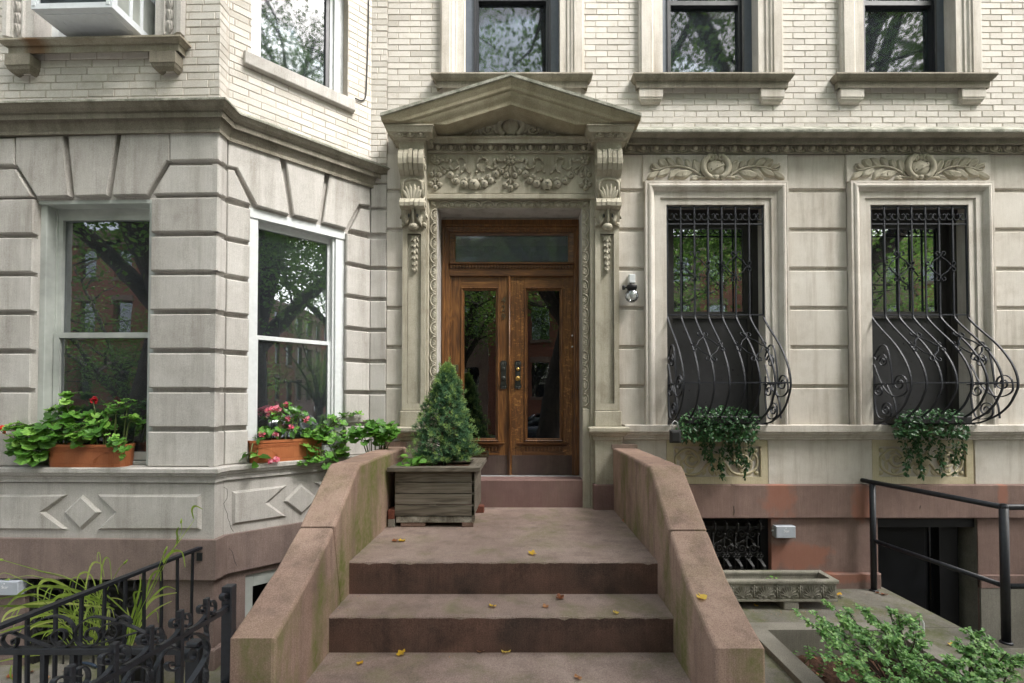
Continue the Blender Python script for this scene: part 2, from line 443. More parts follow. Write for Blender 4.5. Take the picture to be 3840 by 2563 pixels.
M['blackdoor'] = plain('black_painted_steel', (.006, .0065, .008), .5, 0, .35, .1, .25, 6)
M['plasticgrey'] = plain('grey_plastic', (.40, .43, .48), .45, 0, .05)
M['letter'] = plain('pale_lettering', (.75, .76, .78), .5, 0, .02)
M['metalwhite'] = plain('white_enamelled_steel', (.66, .69, .72), .35, 0, .05)
M['darksteel'] = plain('dark_fin_steel', (.09, .11, .12), .5, .5, .5, 0, .5, 8)
M['rubber'] = plain('black_rubber', (.012, .012, .012), .6)
M['jar'] = glassmat('lamp_jar_glass', (.92, .95, .96), .12, 1.5, .3, 40)
def moss_patch(name, base1, base2, moss, zc, stain, xcs=None, thr=.50, upright=False):
    m = stone(name, base1, base2, stain=stain, st=.55, streak=.5, grain=.4, bm=.3)
    nt = m.node_tree; b = [n for n in nt.nodes if n.type == 'BSDF_PRINCIPLED'][0]
    src = b.inputs['Base Color'].links[0].from_socket
    f = ramp(nt, noise(nt, pos(nt, (2.6, 2.6, .9)), 1.15, 5, .62), [(thr, 0.0), (thr + .16, 1.0)])
    g = ramp(nt, noise(nt, pos(nt), 30, 4, .7), [(.3, .35), (.6, 1.0)])
    if upright:
        gn = nt.nodes.new('ShaderNodeNewGeometry'); sn = nt.nodes.new('ShaderNodeSeparateXYZ'); L(nt, gn.outputs['Normal'], sn.inputs[0])
        g = mth(nt, 'MULTIPLY', g, mth(nt, 'SUBTRACT', 1.08, mth(nt, 'ABSOLUTE', sn.outputs[2]), True))
    L(nt, mix(nt, mth(nt, 'MULTIPLY', mth(nt, 'MULTIPLY', f, g), zc), src, moss), b.inputs['Base Color']); return m
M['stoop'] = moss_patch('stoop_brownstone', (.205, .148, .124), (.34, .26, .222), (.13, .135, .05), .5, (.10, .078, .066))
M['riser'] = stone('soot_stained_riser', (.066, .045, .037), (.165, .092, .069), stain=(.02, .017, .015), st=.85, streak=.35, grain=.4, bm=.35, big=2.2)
M['cheek'] = moss_patch('mossy_brownstone', (.235, .152, .118), (.39, .27, .21), (.125, .145, .03), .9, (.065, .048, .04), None, .46, True)
M['kick'] = stone('dull_brown_plate', (.062, .040, .035), (.095, .064, .056), st=.3)
M['doorstep'] = stone('painted_brownstone', (.16, .095, .085), (.215, .135, .122), st=.3, streak=.2)
M['paving'] = stone('pale_pavement', (.26, .255, .245), (.34, .335, .325), st=.3)
M['patio'] = moss_patch('mossy_concrete', (.13, .12, .10), (.21, .195, .165), (.095, .105, .03), .85, (.06, .055, .042), None, .47)
M['mosscon'] = moss_patch('mossy_cast_stone', (.17, .16, .128), (.275, .26, .215), (.085, .10, .03), .6, (.055, .052, .038))
def band_mat():
    m = stone('patched_brownstone', (.18, .118, .10), (.24, .162, .138), stain=(.07, .055, .05), st=.4, streak=.35, grain=.35, bm=.25)
    nt = m.node_tree; b = [n for n in nt.nodes if n.type == 'BSDF_PRINCIPLED'][0]
    src = b.inputs['Base Color'].links[0].from_socket
    X, Z = sepxyz(nt, 0), sepxyz(nt, 2)
    n1 = mth(nt, 'MULTIPLY', mth(nt, 'SUBTRACT', noise(nt, pos(nt), 6.5, 6, .6), .5), 2.6)
    tot = None
    for cx, cz, rx, rz in ((2.47, .92, .20, .24), (3.26, .9, .12, .25), (4.62, .92, .06, .2), (2.62, .36, .42, .16), (2.95, .16, .5, .06), (1.75, .3, .12, .1)):
        d = mth(nt, 'ADD', mth(nt, 'POWER', mth(nt, 'ABSOLUTE', mth(nt, 'DIVIDE', mth(nt, 'SUBTRACT', X, cx), rx)), 2),
                mth(nt, 'POWER', mth(nt, 'ABSOLUTE', mth(nt, 'DIVIDE', mth(nt, 'SUBTRACT', Z, cz), rz)), 2))
        d = mth(nt, 'ADD', d, n1)
        f = ramp(nt, d, [(.35, 1.0), (1.0, 0.0)])
        tot = f if tot is None else mth(nt, 'MAXIMUM', tot, f)
    L(nt, mix(nt, mth(nt, 'MULTIPLY', tot, .68), src, (.31, .13, .085)), b.inputs['Base Color']); return m
M['bandpatch'] = band_mat()
def oldbrick_mat(name, c, c2, mortar):
    m, nt, b = new_mat(name)
    br = nt.nodes.new('ShaderNodeTexBrick'); br.inputs['Scale'].default_value = 4.6
    br.inputs['Color1'].default_value = (*c, 1); br.inputs['Color2'].default_value = (*c2, 1); br.inputs['Mortar'].default_value = (*mortar, 1)
    br.inputs['Brick Width'].default_value = 1.0; br.inputs['Row Height'].default_value = .32; br.inputs['Mortar Size'].default_value = .02
    mp = nt.nodes.new('ShaderNodeMapping'); mp.inputs['Rotation'].default_value = (rad(90), 0, 0)
    g = nt.nodes.new('ShaderNodeNewGeometry'); L(nt, g.outputs['Position'], mp.inputs[0]); L(nt, mp.outputs[0], br.inputs[0])
    L(nt, br.outputs[0], b.inputs['Base Color']); b.inputs['Roughness'].default_value = .9; return m
M['redbrick'] = oldbrick_mat('red_brick', (.30, .115, .075), (.25, .09, .06), (.26, .18, .13))
M['farbrown'] = stone('far_brownstone', (.22, .15, .12), (.30, .21, .17))
# ================================================================ masonry helpers
def cut(iv, holes, v0, v1):
    out = [iv]
    for (a, b, c, d) in holes:
        if min(v1, d) - max(v0, c) < (v1 - v0) * .5: continue
        nxt = []
        for x0, x1 in out:
            if b <= x0 or a >= x1: nxt.append((x0, x1)); continue
            if a > x0: nxt.append((x0, a))
            if b < x1: nxt.append((b, x1))
        out = nxt
    return out
def brick_field(mb, u0, u1, v0, v1, holes=(), rng=None, start=.0, pitch=.217, course=.0603, wb=0.0, header=0.0):
    k = 0; v = v0
    while v < v1 - .005:
        va, vb = v + .003, min(v + course - .003, v1)
        off = start + (pitch * .5 if k % 2 else 0) + rng.uniform(-.012, .012)
        u = u0 - pitch + off
        while u < u1:
            w = pitch * (1 if rng.random() > header else .62)
            a, b = max(u + .0035, u0), min(u + w - .0035, u1)
            u += w
            if b - a < .012: continue
            for x0, x1 in cut((a, b), holes, va, vb):
                if x1 - x0 < .012: continue
                mb.tone = min(1, max(0, rng.gauss(.55, .2)))
                if rng.random() < .035: mb.tone = rng.uniform(0, .15)
                j = [rng.uniform(-.0022, .0022) for _ in range(4)]
                d = rng.uniform(-.0015, .002)
                mb.block(x0 + j[0], x1 + j[1], va + j[2] * .6, vb + j[3] * .6, wb - .012, wb + d, .0028)
        v += course; k += 1
def plate(mb, u0, u1, v0, v1, w0, w1, holes=()):
    """slab with rectangular holes"""
    us = sorted({u0, u1, *[min(max(h[0], u0), u1) for h in holes], *[min(max(h[1], u0), u1) for h in holes]})
    vs = sorted({v0, v1, *[min(max(h[2], v0), v1) for h in holes], *[min(max(h[3], v0), v1) for h in holes]})
    for a, b in zip(us, us[1:]):
        for c, d in zip(vs, vs[1:]):
            cu, cv = (a + b) / 2, (c + d) / 2
            if any(h[0] < cu < h[1] and h[2] < cv < h[3] for h in holes): continue
            mb.block(a, b, c, d, w0, w1)
def egg_dart(mb, u0, u1, vt, vb, w, pitch, proj=.03, off=.0):
    """eggs between vt (top) and vb on a face at w leaning outwards at the top"""
    n = max(1, round((u1 - u0) / pitch)); p = (u1 - u0) / n; h = vt - vb
    mb.block(u0, u1, vb, vt, w - .03, w)
    for i in range(n):
        c = u0 + p * (i + .5)
        mb.ell((c, vb + h * .54, w + .004), (p * .22, h * .44, proj * 1.3), 10, 7)
        arc = [(c + p * .37 * math.cos(q), vb + h * .62 - h * .62 * math.sin(q) * (1 if math.sin(q) > 0 else .6), w + .006) for q in [math.pi * (-.2 + 1.4 * k / 10) for k in range(11)]]
        mb.tube([(a_, b_, c_ + .012) for a_, b_, c_ in arc], [p * .05] * 11, 5)
        for e in ((c + p * .5,) if i < n - 1 else ()):
            mb.petal((e, vt), (e, vb), p * .15, .028, w)
            mb.tube([(e, vt - h * .15, w + .01), (e, vb + h * .1, w + .006)], [p * .045, p * .02], 5)
def arc_leaf_strip(mb, a, b, axis, c0, c1, w, pitch, flip=1):
    """carved band of fans under arches, running from a to b along 'axis', c0 base line, c1 crown line"""
    n = max(1, round((b - a) / pitch)); p = (b - a) / n; h = c1 - c0
    def pt(s, t, ww): return (s, c0 + h * t, ww) if axis == 'u' else (c0 + h * t, s, ww)
    for i in range(n):
        c = a + p * (i + .5)
        mb.tube([pt(c + p * .43 * math.cos(q), .06 + .84 * math.sin(q), w + .006) for q in [math.pi * k / 9 for k in range(10)]], p * .055, 5)
        mb.tube([pt(c + p * .27 * math.cos(q), .06 + .55 * math.sin(q), w + .002) for q in [math.pi * k / 7 for k in range(8)]], p * .04, 4)
        for q in (-.75, 0, .75):
            mb.petal(pt(c, .02, 0)[:2], pt(c + p * .3 * math.sin(q), .12 + .55 * math.cos(q), 0)[:2], p * .17, .012, w)
        e = a + p * (i + 1)
        if i < n - 1:
            mb.petal(pt(e, 0, 0)[:2], pt(e, .7, 0)[:2], p * .16, .016, w)
            mb.petal(pt(e - p * .02, .95, 0)[:2], pt(e - p * .13, .45, 0)[:2], p * .10, .012, w)
            mb.petal(pt(e + p * .02, .95, 0)[:2], pt(e + p * .13, .45, 0)[:2], p * .10, .012, w)
# ================================================================ RIGHT HOUSE
rng = random.Random(4)
Pu = lambda x, y=925, w=0.0: WF.pu(x, y, w)
Pv = lambda y, x=1199, w=0.0: WF.pv(x, y, w)
HOUSE = thing('brick_house', 'cream brick row house with limestone ground floor and pedimented oak double door', 'house', (1.5, 0, 0))
UL, UR, VTOP = -1.336, 7.2, 6.05
vC = Pv(297, 1800)           # brick / cornice line
win_low = [(1.888, .48), (3.888, .48)]
wl0, wl1 = 1.623, 3.785
up_c = [(-.105, .473, 'A'), (1.852, .472, 'B'), (3.82, .455, 'C')]
vs_up = Pv(165, 1600, .08)
holes_up = [(c - h - .02, c + h + .02, vs_up, VTOP + 1) for c, h, _ in up_c]
# bricks of the upper storey
mb = MB(); brick_field(mb, UL, UR, vC, VTOP, holes_up, rng); mb.build('brick_wall', M['brick'], HOUSE)
mb = MB(); plate(mb, UL, UR, vC - .05, VTOP, -.3, -.0035, holes_up); mb.build('mortar_bed', M['mortar'], HOUSE)
# ashlar
DOOR_H = (-.86, .60, -.5, 3.80)
holes_low = [(c - h - .02, c + h + .02, wl0 - .004, wl1 + .02) for c, h in win_low] + [DOOR_H]
mb = MB(); plate(mb, UL, UR, 1.05, vC - .05, -.3, -.022, holes_low); mb.build('wall_backing', M['lime'], HOUSE)
vts = [Pv(354.5, 1880)] + [Pv(y, 1880) for y in (441.8, 531.7, 621.6, 711.5, 801.4, 891.3)]
vbs = [Pv(y, 1880) for y in (433.7, 523.6, 613.5, 703.4, 793.3, 883.2)] + [1.625]
mb = MB()
for ua, ub in ((UL, -1.168), (.925, 1.195), (2.606, 3.187), (4.602, UR)):
    mb = MB()
    for vt, vb in zip(vts, vbs):
        mb.tone = rng.uniform(.2, .8); mb.block(ua, ub, vb, vt, -.022, 0, .007)
    mb.build('ashlar_pier', M['lime'], HOUSE)
# cornice + egg and dart
cz = lambda y, w: Pv(y, 1800, w)
prof = [(0, cz(292, .0)), (.16, cz(296, .17)), (.17, cz(303, .17)), (.165, cz(306, .165)), (.14, cz(312, .14)), (.12, cz(316, .12)), (.12, cz(318, .12)),
        (.088, cz(318.6, .09)), (.092, cz(330, .09)), (.06, cz(331, .06)), (.05, cz(333, .05)), (.012, cz(334, .02)), (.008, cz(348, .01)), (.03, cz(349.5, .03)), (.03, cz(353, .03)), (0, cz(354.5, 0))]
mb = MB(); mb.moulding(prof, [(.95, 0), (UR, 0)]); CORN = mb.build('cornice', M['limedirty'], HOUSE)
mb = MB(); egg_dart(mb, .99, 5.2, cz(333, .035), cz(349, .03), .016, .126, .030); mb.build('egg_and_dart_band', M['limecarve'], CORN)
mb = MB(); mb.moulding([(0, cz(291, 0)), (.155, cz(294.6, .16)), (.165, cz(295.4, .17)), (.172, cz(297.6, .17)), (.172, cz(302.6, .17)), (.166, cz(303.2, .166))], [(.95, 0), (UR, 0)])
mb.build('cornice_lip', M['limelichen'], CORN)
# sill course below the lower windows, stone panels, brownstone band, basement
sill_prof = [(0, 1.632), (.075, 1.632), (.085, 1.624), (.085, Pv(991, 1900, .08)), (.07, Pv(992, 1900, .07)), (.065, Pv(997, 1900, .06)), (.04, Pv(1000, 1900, .04)),
             (.04, Pv(1003, 1900, .04)), (.028, Pv(1004, 1900, .03)), (.028, Pv(1008.6, 1900, .03)), (0, Pv(1010, 1900, 0))]
mb = MB(); mb.moulding(sill_prof, [(.98, 0), (UR, 0)]); mb.build('sill_course', M['lime'], HOUSE)
vp1, vp0 = Pv(1009.5, 1900), Pv(1111.5, 1900)
mb = MB()
for ua, ub in ((.9, Pu(1529, 1060)), (Pu(1762.5, 1060), Pu(2004, 1060)), (Pu(2237, 1060), UR)):
    mb = MB(); mb.tone = rng.uniform(.4, .7); mb.block(ua, ub, vp0, vp1, -.022, 0, .003); mb.build('stone_panel', M['lime'], HOUSE)
def scroll_panel(fr_c):
    """recessed panel of acanthus scrolls under a window; fr_c = centre u"""
    hw, rw = .491, .424
    rt, rb = Pv(1024.6, 1650), Pv(1094.8, 1650)
    mb = MB()
    plate(mb, fr_c - hw, fr_c + hw, vp0 + .002, vp1, -.022, .004, [(fr_c - rw, fr_c + rw, rb, rt)])
    mb.block(fr_c - rw, fr_c + rw, rb, rt, -.05, -.03)
    p = mb.build('carved_panel', M['limeyellow'], HOUSE)
    mb = MB(); S = .18722 / 235.0
    cx, cy = 688, 1150
    q = lambda x, y, s=1: (fr_c + s * (x - cx) * S, (rt + rb) / 2 - (y - cy) * S)
    w0 = -.03
    for s in (-1, 1):
        T = lambda x, y: q(x if s == 1 else 2 * cx - x, y)
        def tb(pts, r, w=.012):
            r *= 1.25
            mb.tube([(*T(*p), w0 + w) for p in smoothpath([Vector((a, b, 0)) for a, b in pts]) for p in [(p.x, p.y)]], r, 6)
        tb([(232, 1050), (190, 1110), (190, 1200), (245, 1270), (370, 1312), (490, 1285), (560, 1200), (600, 1160)], .010)
        tb([(232, 1050), (300, 1005), (390, 1010), (450, 1060), (478, 1120), (455, 1180), (400, 1215)], .011)
        sp = [(375 + (95 - 80 * k / 24) * math.cos(.4 + k * .36), 1125 + (95 - 80 * k / 24) * math.sin(.4 + k * .36)) for k in range(25)]
        mb.tube([(*T(*p), w0 + .02) for p in sp], [.014 - .006 * k / 24 for k in range(25)], 6)
        mb.ell((*T(385, 1120), w0 + .008), (.022, .022, .022), 8, 6)
        for bx, by in ((203, 1015), (195, 1290)): mb.ell((*T(bx, by), w0 + .005), (.024, .024, .024), 8, 6)
        for (bx, by, tx, ty, wd) in ((250, 1150, 215, 1060, 60), (240, 1180, 300, 1120, 50), (280, 1260, 250, 1150, 60), (330, 1290, 420, 1240, 60), (300, 1060, 380, 1030, 50),
                                     (470, 1060, 520, 1010, 60), (470, 1100, 430, 1150, 50), (560, 1240, 520, 1320, 70), (600, 1200, 640, 1320, 80), (620, 1180, 540, 1060, 50), (640, 1080, 600, 1010, 50), (330, 1230, 350, 1300, 50)):
            mb.petal(T(bx, by), T(tx, ty), wd * S, .022, w0)
    for a in (-50, 0, 50): mb.petal(q(cx + a * .3, 1190), q(cx + a * 1.1, 1325), 70 * S, .024, w0)
    mb.lathe((fr_c, (rt + rb) / 2 - .02, w0), [(.02, -.03), (.06, -.02), (.085, .03), (.055, .06), (.075, .10)], 14, 'v', 0, math.pi)
    mb.build('scroll_carving', M['limeyellow'], p)
for c, h in win_low: scroll_panel(c + .005)
vb1, vb0 = Pv(1112, 1900, .05), Pv(1188, 1900, .05)
BW = (Pu(1500, 1240), Pu(1768, 1240), -.04, .722)      # basement window opening
BD = (Pu(2012, 1260), Pu(2241, 1260), -1.4, .722)      # basement door opening
mb = MB()
mb.moulding([(-.02, vp0 + .004), (.03, vp0 + .002), (.05, vb1 - .012), (.05, vb0), (-.02, vb0)], [(.86, 0), (UR, 0)])
mb.build('brownstone_band', M['bandpatch'], HOUSE)
mb = MB(); plate(mb, .86, UR, -1.6, vb0, -.3, .012, [BW, BD])
mb.block(BW[1] - .02, BD[0] + .005, .02, Pv(1317, 1900, .05), 0, .05, .01)
mb.block(BD[1], UR, Pv(1351, 2260, .04), Pv(1321, 2260, .04), 0, .035, .005)
mb.build('basement_wall', M['bandpatch'], HOUSE)
mb = MB(); mb.block(BD[1] + .004, UR, -1.6, Pv(1351, 2260, .04), .012, .03); mb.build('basement_render', M['concrete'], HOUSE)
# ---- basement door
uA, uB = BD[0], BD[1]
mb = MB()
mb.block(uA + .0, uB, .63, .722, -.2, -.02); mb.block(uB - .28, uB - .10, -1.4, .63, -.2, -.10); mb.block(uB - .10, uB, -1.4, .63, -.3, -.20)
mb.block(uA, uA + .02, -1.4, .63, -.2, -.02)
BDOOR = mb.build('basement_door', M['ironblack'], HOUSE)
mb = MB(); mb.block(uA + .02, uB - .38, -1.4, .6, -.2, -.15, .004); mb.block(uB - .38, uB - .355, -1.4, .6, -.2, -.155)
for z in (-.9, -.5, -.1, .3): mb.ell((uB - .33, z, -.14), (.008, .008, .006), 6, 4)
mb.block(uB - .355, uB - .28, -1.4, .63, -.24, -.22)
mb.build('door_panel', M['blackdoor'], BDOOR)
mb = MB(); mb.block(uB - .003, uB + .004, -1.4, .722, -.3, .0); mb.build('jamb_render', M['concrete'], BDOOR)
# ---- basement window with old scroll grille
u0, u1 = BW[0], BW[1]
mb = MB()
mb.block(u0, u1, .67, .722, -.25, -.10); mb.block(u1 - .075, u1, -.04, .722, -.25, -.05); mb.block(u1 - .12, u1 - .075, -.04, .67, -.25, -.13)
mb.block(u0, u1, -.04, .0, -.25, -.02)
for k in range(6): mb.block(u0, u1 - .12, .02 + .045 * k, .055 + .045 * k, -.26, -.22, .006)
BWIN = mb.build('basement_window', M['ironblack'], HOUSE)
mb = MB(); mb.block(u0, u1, -.04, .722, -.4, -.28); mb.build('pane', M['room'], BWIN)
mb = MB()
gx = lambda x: Pu(1615 + x * .10143, 1240, -.03); gz = lambda y: Pv(1162.3 + y * .10143, 1700, -.03)
W = -.03
mb.block(u0, gx(1375), gz(510), gz(450), W - .012, W)
mb.block(u0, gx(1300), gz(1140), gz(1100), W - .012, W)
xs = [-1060 + 254 * k for k in range(0, 10)]
xs = [x for x in xs if gx(x) > u0 - .02]
for k, x in enumerate(xs):
    X = gx(x)
    mb.tube([(X, gz(1500), W - .02), (X, gz(540), W)], .006, 6)
    # hook at top
    mb.tube([(X, gz(560), W + .01), (X, gz(470), W + .045), (X, gz(380), W + .05), (X, gz(345), W + .02), (X, gz(380), W - .01), (X, gz(440), W - .005)], 1, flat=(.018, .004), up=(1, 0, 0))
    mb.tube([(X, gz(655), W), (X, gz(600), W)], .014, 8)
    mb.tube([(X, gz(955), W), (X, gz(905), W)], .014, 8)
    for q in range(6):
        a = q * math.pi / 3
        mb.ell((X + .026 * math.cos(a), gz(1100) + .026 * math.sin(a), W + .02), (.016, .016, .010), 6, 4)
    mb.ell((X, gz(1100), W + .028), (.011, .011, .009), 6, 4)
    mb.tube([(X, gz(1160), W + .01), (X + .01, gz(1220), W + .05), (X + .02, gz(1290), W + .085), (X + .02, gz(1420), W + .09), (X + .02, gz(1480), W + .05)], 1, flat=(.012, .003), up=(0, -1, .3))
    if k == len(xs) - 1: continue
    r = (gx(254) - gx(0)) / 2
    c = X + r; f = 1 if k % 2 else -1
    for zc, tp in ((gz(620), 1), (gz(950), -1)):
        pts = spiral((c, zc), r * .95, r * .13, 200 if f == 1 else -20, (-1.55 if f == 1 else 1.55) * tp, 26, W + .004)
        mb.tube(pts, 1, flat=(.0035, .010))
    e0, e1 = ((X, gz(690)), (X + 2 * r, gz(905)))
    if k % 2: e0, e1 = ((X, gz(905)), (X + 2 * r, gz(690)))
    mb.tube([(e0[0] + (e1[0] - e0[0]) * t, e0[1] + (e1[1] - e0[1]) * t + .012 * math.sin(2 * math.pi * t), W + .004) for t in [i / 12 for i in range(13)]], 1, flat=(.013, .003), twist=.45)
mb.build('scroll_grille', M['irondull'], BWIN)
# ---- lower windows
LOWPROF = [(0, -.2), (0, .018), (.06, .018), (.062, .032), (.122, .032), (.132, .05), (.142, .058), (.155, .07), (.17, .074), (.186, .068), (.194, .055), (.196, .062), (.216, .062), (.216, -.02)]
def low_window(c, h):
    mb = MB(); mb.casing(c - h, c + h, wl0 + .006, wl1, LOWPROF); mb.build('window_surround', M['lime'], HOUSE)
    mb = MB(); fu = .065
    mb.block(c - h, c - h + fu, wl0, wl1, -.25, -.12); mb.block(c + h - fu, c + h, wl0, wl1, -.25, -.12)
    mb.block(c - h, c + h, wl1 - .11, wl1, -.25, -.10); mb.block(c - h, c + h, wl0, wl0 + .04, -.25, -.10)
    mb.block(c - h, c + h, wl0 - .02, wl0 + .012, -.2, .01)
    wn = mb.build('window', M['bronzeframe'], HOUSE)
    g = .355; vm = Pv(725, 1640, -.15)
    mb = MB(); ou = c + h - fu; iu = c - h + fu
    plate(mb, iu, ou, vm - .02, wl1 - .11, -.20, -.165, [(c - g, c + g, vm + .045, wl1 - .165)]); mb.build('upper_sash', M['bronzeframe'], wn)
    mb = MB(); plate(mb, iu, ou, wl0 + .04, vm + .02, -.165, -.13, [(c - g - .02, c + g + .02, wl0 + .1, vm - .03)]); mb.build('lower_sash', M['bronzeframe'], wn)
    mb = MB(); mb.block(c - g, c + g, vm + .045, wl1 - .165, -.19, -.184); mb.build('pane', M['lowglass'], wn)
    mb = MB(); mb.block(c - g - .02, c + g + .02, wl0 + .1, vm - .03, -.155, -.149); mb.build('screen_panel', M['screen'], wn)
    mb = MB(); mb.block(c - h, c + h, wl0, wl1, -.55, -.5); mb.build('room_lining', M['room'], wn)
    # carved cartouche block over the window
    mb = MB(); va, vb = Pv(417.5, 1640, .02), Pv(354.8, 1640, .02)
    mb.block(c - .71, c + .71, va, vb, -.03, .02, .004); pn = mb.build('cartouche_panel', M['lime'], HOUSE)
    cartouche(c, pn)
def cartouche(c, parent):
    mb = MB(); S = .16667 / 239.0; w0 = .02
    vc = Pv(342.6 + 240 * .16667, 1640, .03)
    for s in (-1, 1):
        T = lambda x, y: (c + s * (x - 1212) * S, vc - (y - 240) * S)
        # ring half
        ring = [(1212 + -178 * math.cos(a) , 250 - 165 * math.sin(a)) for a in [rad(-70 + 12.5 * k) for k in range(11)]]
        ring += [(1130 - 10, 92), (1160, 95), (1172, 130), (1150, 158), (1120, 150), (1118, 125), (1138, 118)]
        mb.tube([(*T(*p), w0 + .016) for p in ring], [.026 + .006 * math.sin(k / 17 * 3.14) if k < 11 else .024 - .0022 * (k - 10) for k in range(len(ring))], 8)
        stem = smoothpath([Vector((x, y, 0)) for x, y in ((1020, 385), (930, 318), (840, 270), (740, 243), (620, 240), (500, 258), (400, 285), (335, 285), (305, 245), (330, 212), (365, 222), (360, 245))], 4)
        mb.tube([(*T(p.x, p.y), w0 + .010) for p in stem], [.012 - .006 * k / len(stem) for k in range(len(stem))], 6)
        for bx, by, tx, ty, wd, cu in ((985, 345, 925, 140, 115, .08), (875, 275, 805, 142, 85, .06), (765, 243, 672, 112, 85, .05), (670, 236, 505, 140, 105, -.08), (540, 250, 425, 128, 120, .12),
                                   (450, 270, 300, 225, 70, -.15), (1000, 385, 850, 418, 85, .05), (890, 310, 640, 400, 135, -.10), (710, 262, 535, 408, 95, .08), (580, 252, 415, 408, 105, -.16), (420, 300, 248, 420, 90, 0), (820, 290, 730, 390, 70, .1)):
            mb.petal(T(bx, by), T(tx, ty), wd * S * 1.15, .034, w0, .45, cu * s, 1.15)
        mb.tube([(*T(950, 402), w0 + .008), (*T(1020, 395), w0 + .012), (*T(1100, 400), w0 + .012)], [.016, .012, .014], 7)
        mb.petal(T(1215, 350), T(1150, 420), 60 * S, .03, w0)
    T = lambda x, y: (c + (x - 1212) * S, vc - (y - 240) * S)
    mb.ell((*T(1212, 260), w0), (.105, .085, .034), 16, 9)
    mb.ell((*T(1212, 112), w0 + .01), (.022, .034, .026), 10, 7)
    mb.ell((*T(1212, 395), w0 + .01), (.03, .026, .026), 10, 6)
    a, b = T(1110, 310), T(1320, 205)
    mb.tube([(a[0], a[1], w0 + .024), ((a[0] + b[0]) / 2, (a[1] + b[1]) / 2, w0 + .038), (b[0], b[1], w0 + .024)], 1, flat=(.017, .006))
    mb.build('cartouche_carving', M['limecarve'], parent)
    mb = MB()
    for x, y in ((1142, 292), (1217, 246), (1290, 210)): mb.ell((*T(x, y), w0 + .040 - abs(x - 1217) * .00009), (.007, .007, .006), 8, 4)
    mb.build('drilled_hole', M['room'], parent)
for c, h in win_low: low_window(c, h)
# ---- upper windows of the right house
UPPROF = [(0, -.13), (0, .02), (.07, .02), (.072, .032), (.095, .032), (.11, .045), (.135, .045), (.137, .055), (.215, .055), (.217, .045), (.235, .04), (.235, -.02)]
def up_window(c, h, k):
    for sd in 'LR': mb = MB(); mb.casing(c - h, c + h, vs_up, VTOP + .3, UPPROF, sd); mb.build('window_surround', M['lime'], HOUSE)
    v0 = vs_up; v1 = VTOP + .3
    mb = MB()
    mb.block(c - h, c - h + .085, v0, v1, -.3, -.115); mb.block(c + h - .085, c + h, v0, v1, -.3, -.115)
    mb.block(c - h, c + h, v0 - .03, v0 + .015, -.3, -.03)
    wn = mb.build('window', M['slate'], HOUSE)
    mb = MB()
    vg = v0 + .03
    g = .345
    vtop = Pv(18, 1640, -.16) if k != 'A' else Pv(8, 1180, -.16)
    plate(mb, c - h + .085, c + h - .085, v0 + .015, v1, -.22, -.13, [(c - g, c + g, vg, vtop), (c - g, c + g, vtop + .045, v1 - .02)])
    mb.block(c + h - .105, c + h - .085, v0 + .015, v1, -.13, -.10); mb.block(c - h + .085, c - h + .1, v0 + .015, v1, -.13, -.10)
    mb.build('sash', M['darkframe'], wn)
    mb = MB(); mb.block(c - g, c + g, vg, vtop, -.18, -.174); mb.block(c - g, c + g, vtop + .045, v1 - .02, -.18, -.174); mb.build('pane', M['oldglass'], wn)
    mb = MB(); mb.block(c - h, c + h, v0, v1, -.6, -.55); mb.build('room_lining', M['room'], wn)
    # sill
    sw = .785
    yy = lambda y, w: Pv(y, 1640, w)
    pr = [(-.1, yy(164, .10)), (.10, yy(166, .10)), (.105, yy(169, .105)), (.09, yy(178, .09)), (.072, yy(185, .07)), (.062, yy(187, .06)), (.058, yy(201.5, .06)), (0, yy(201.8, .0)), (-.1, yy(201.8, .0))]
    q = sw - .105
    mb = MB(); mb.moulding(pr, [(c - q, .06), (c - q, 0), (c + q, 0), (c + q, .06)])
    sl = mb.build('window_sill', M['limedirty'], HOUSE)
    if k == 'A':
        mb = MB(); mb.block(c - .68, c + .68, yy(232, 0), yy(201.8, 0), -.02, .03, .003); mb.build('sill_block', M['lime'], sl); return
    for s in (-1, 1):
        mb = MB(); cu = c + s * .595
        mb.moulding([(.0, yy(201.8, .05)), (.0, yy(222, .05)), (-.006, yy(223.5, .05)), (-.006, yy(226, .05)), (-.012, yy(227, .05)), (-.02, yy(231, .05)), (-.034, yy(236, .03)), (-.05, yy(236, .03))],
                    [(cu - .115, .05), (cu - .115, -.05), (cu + .115, -.05), (cu + .115, .05)])
        mb.build('sill_bracket', M['lime'], sl)
for c, h, k in up_c: up_window(c, h, k)
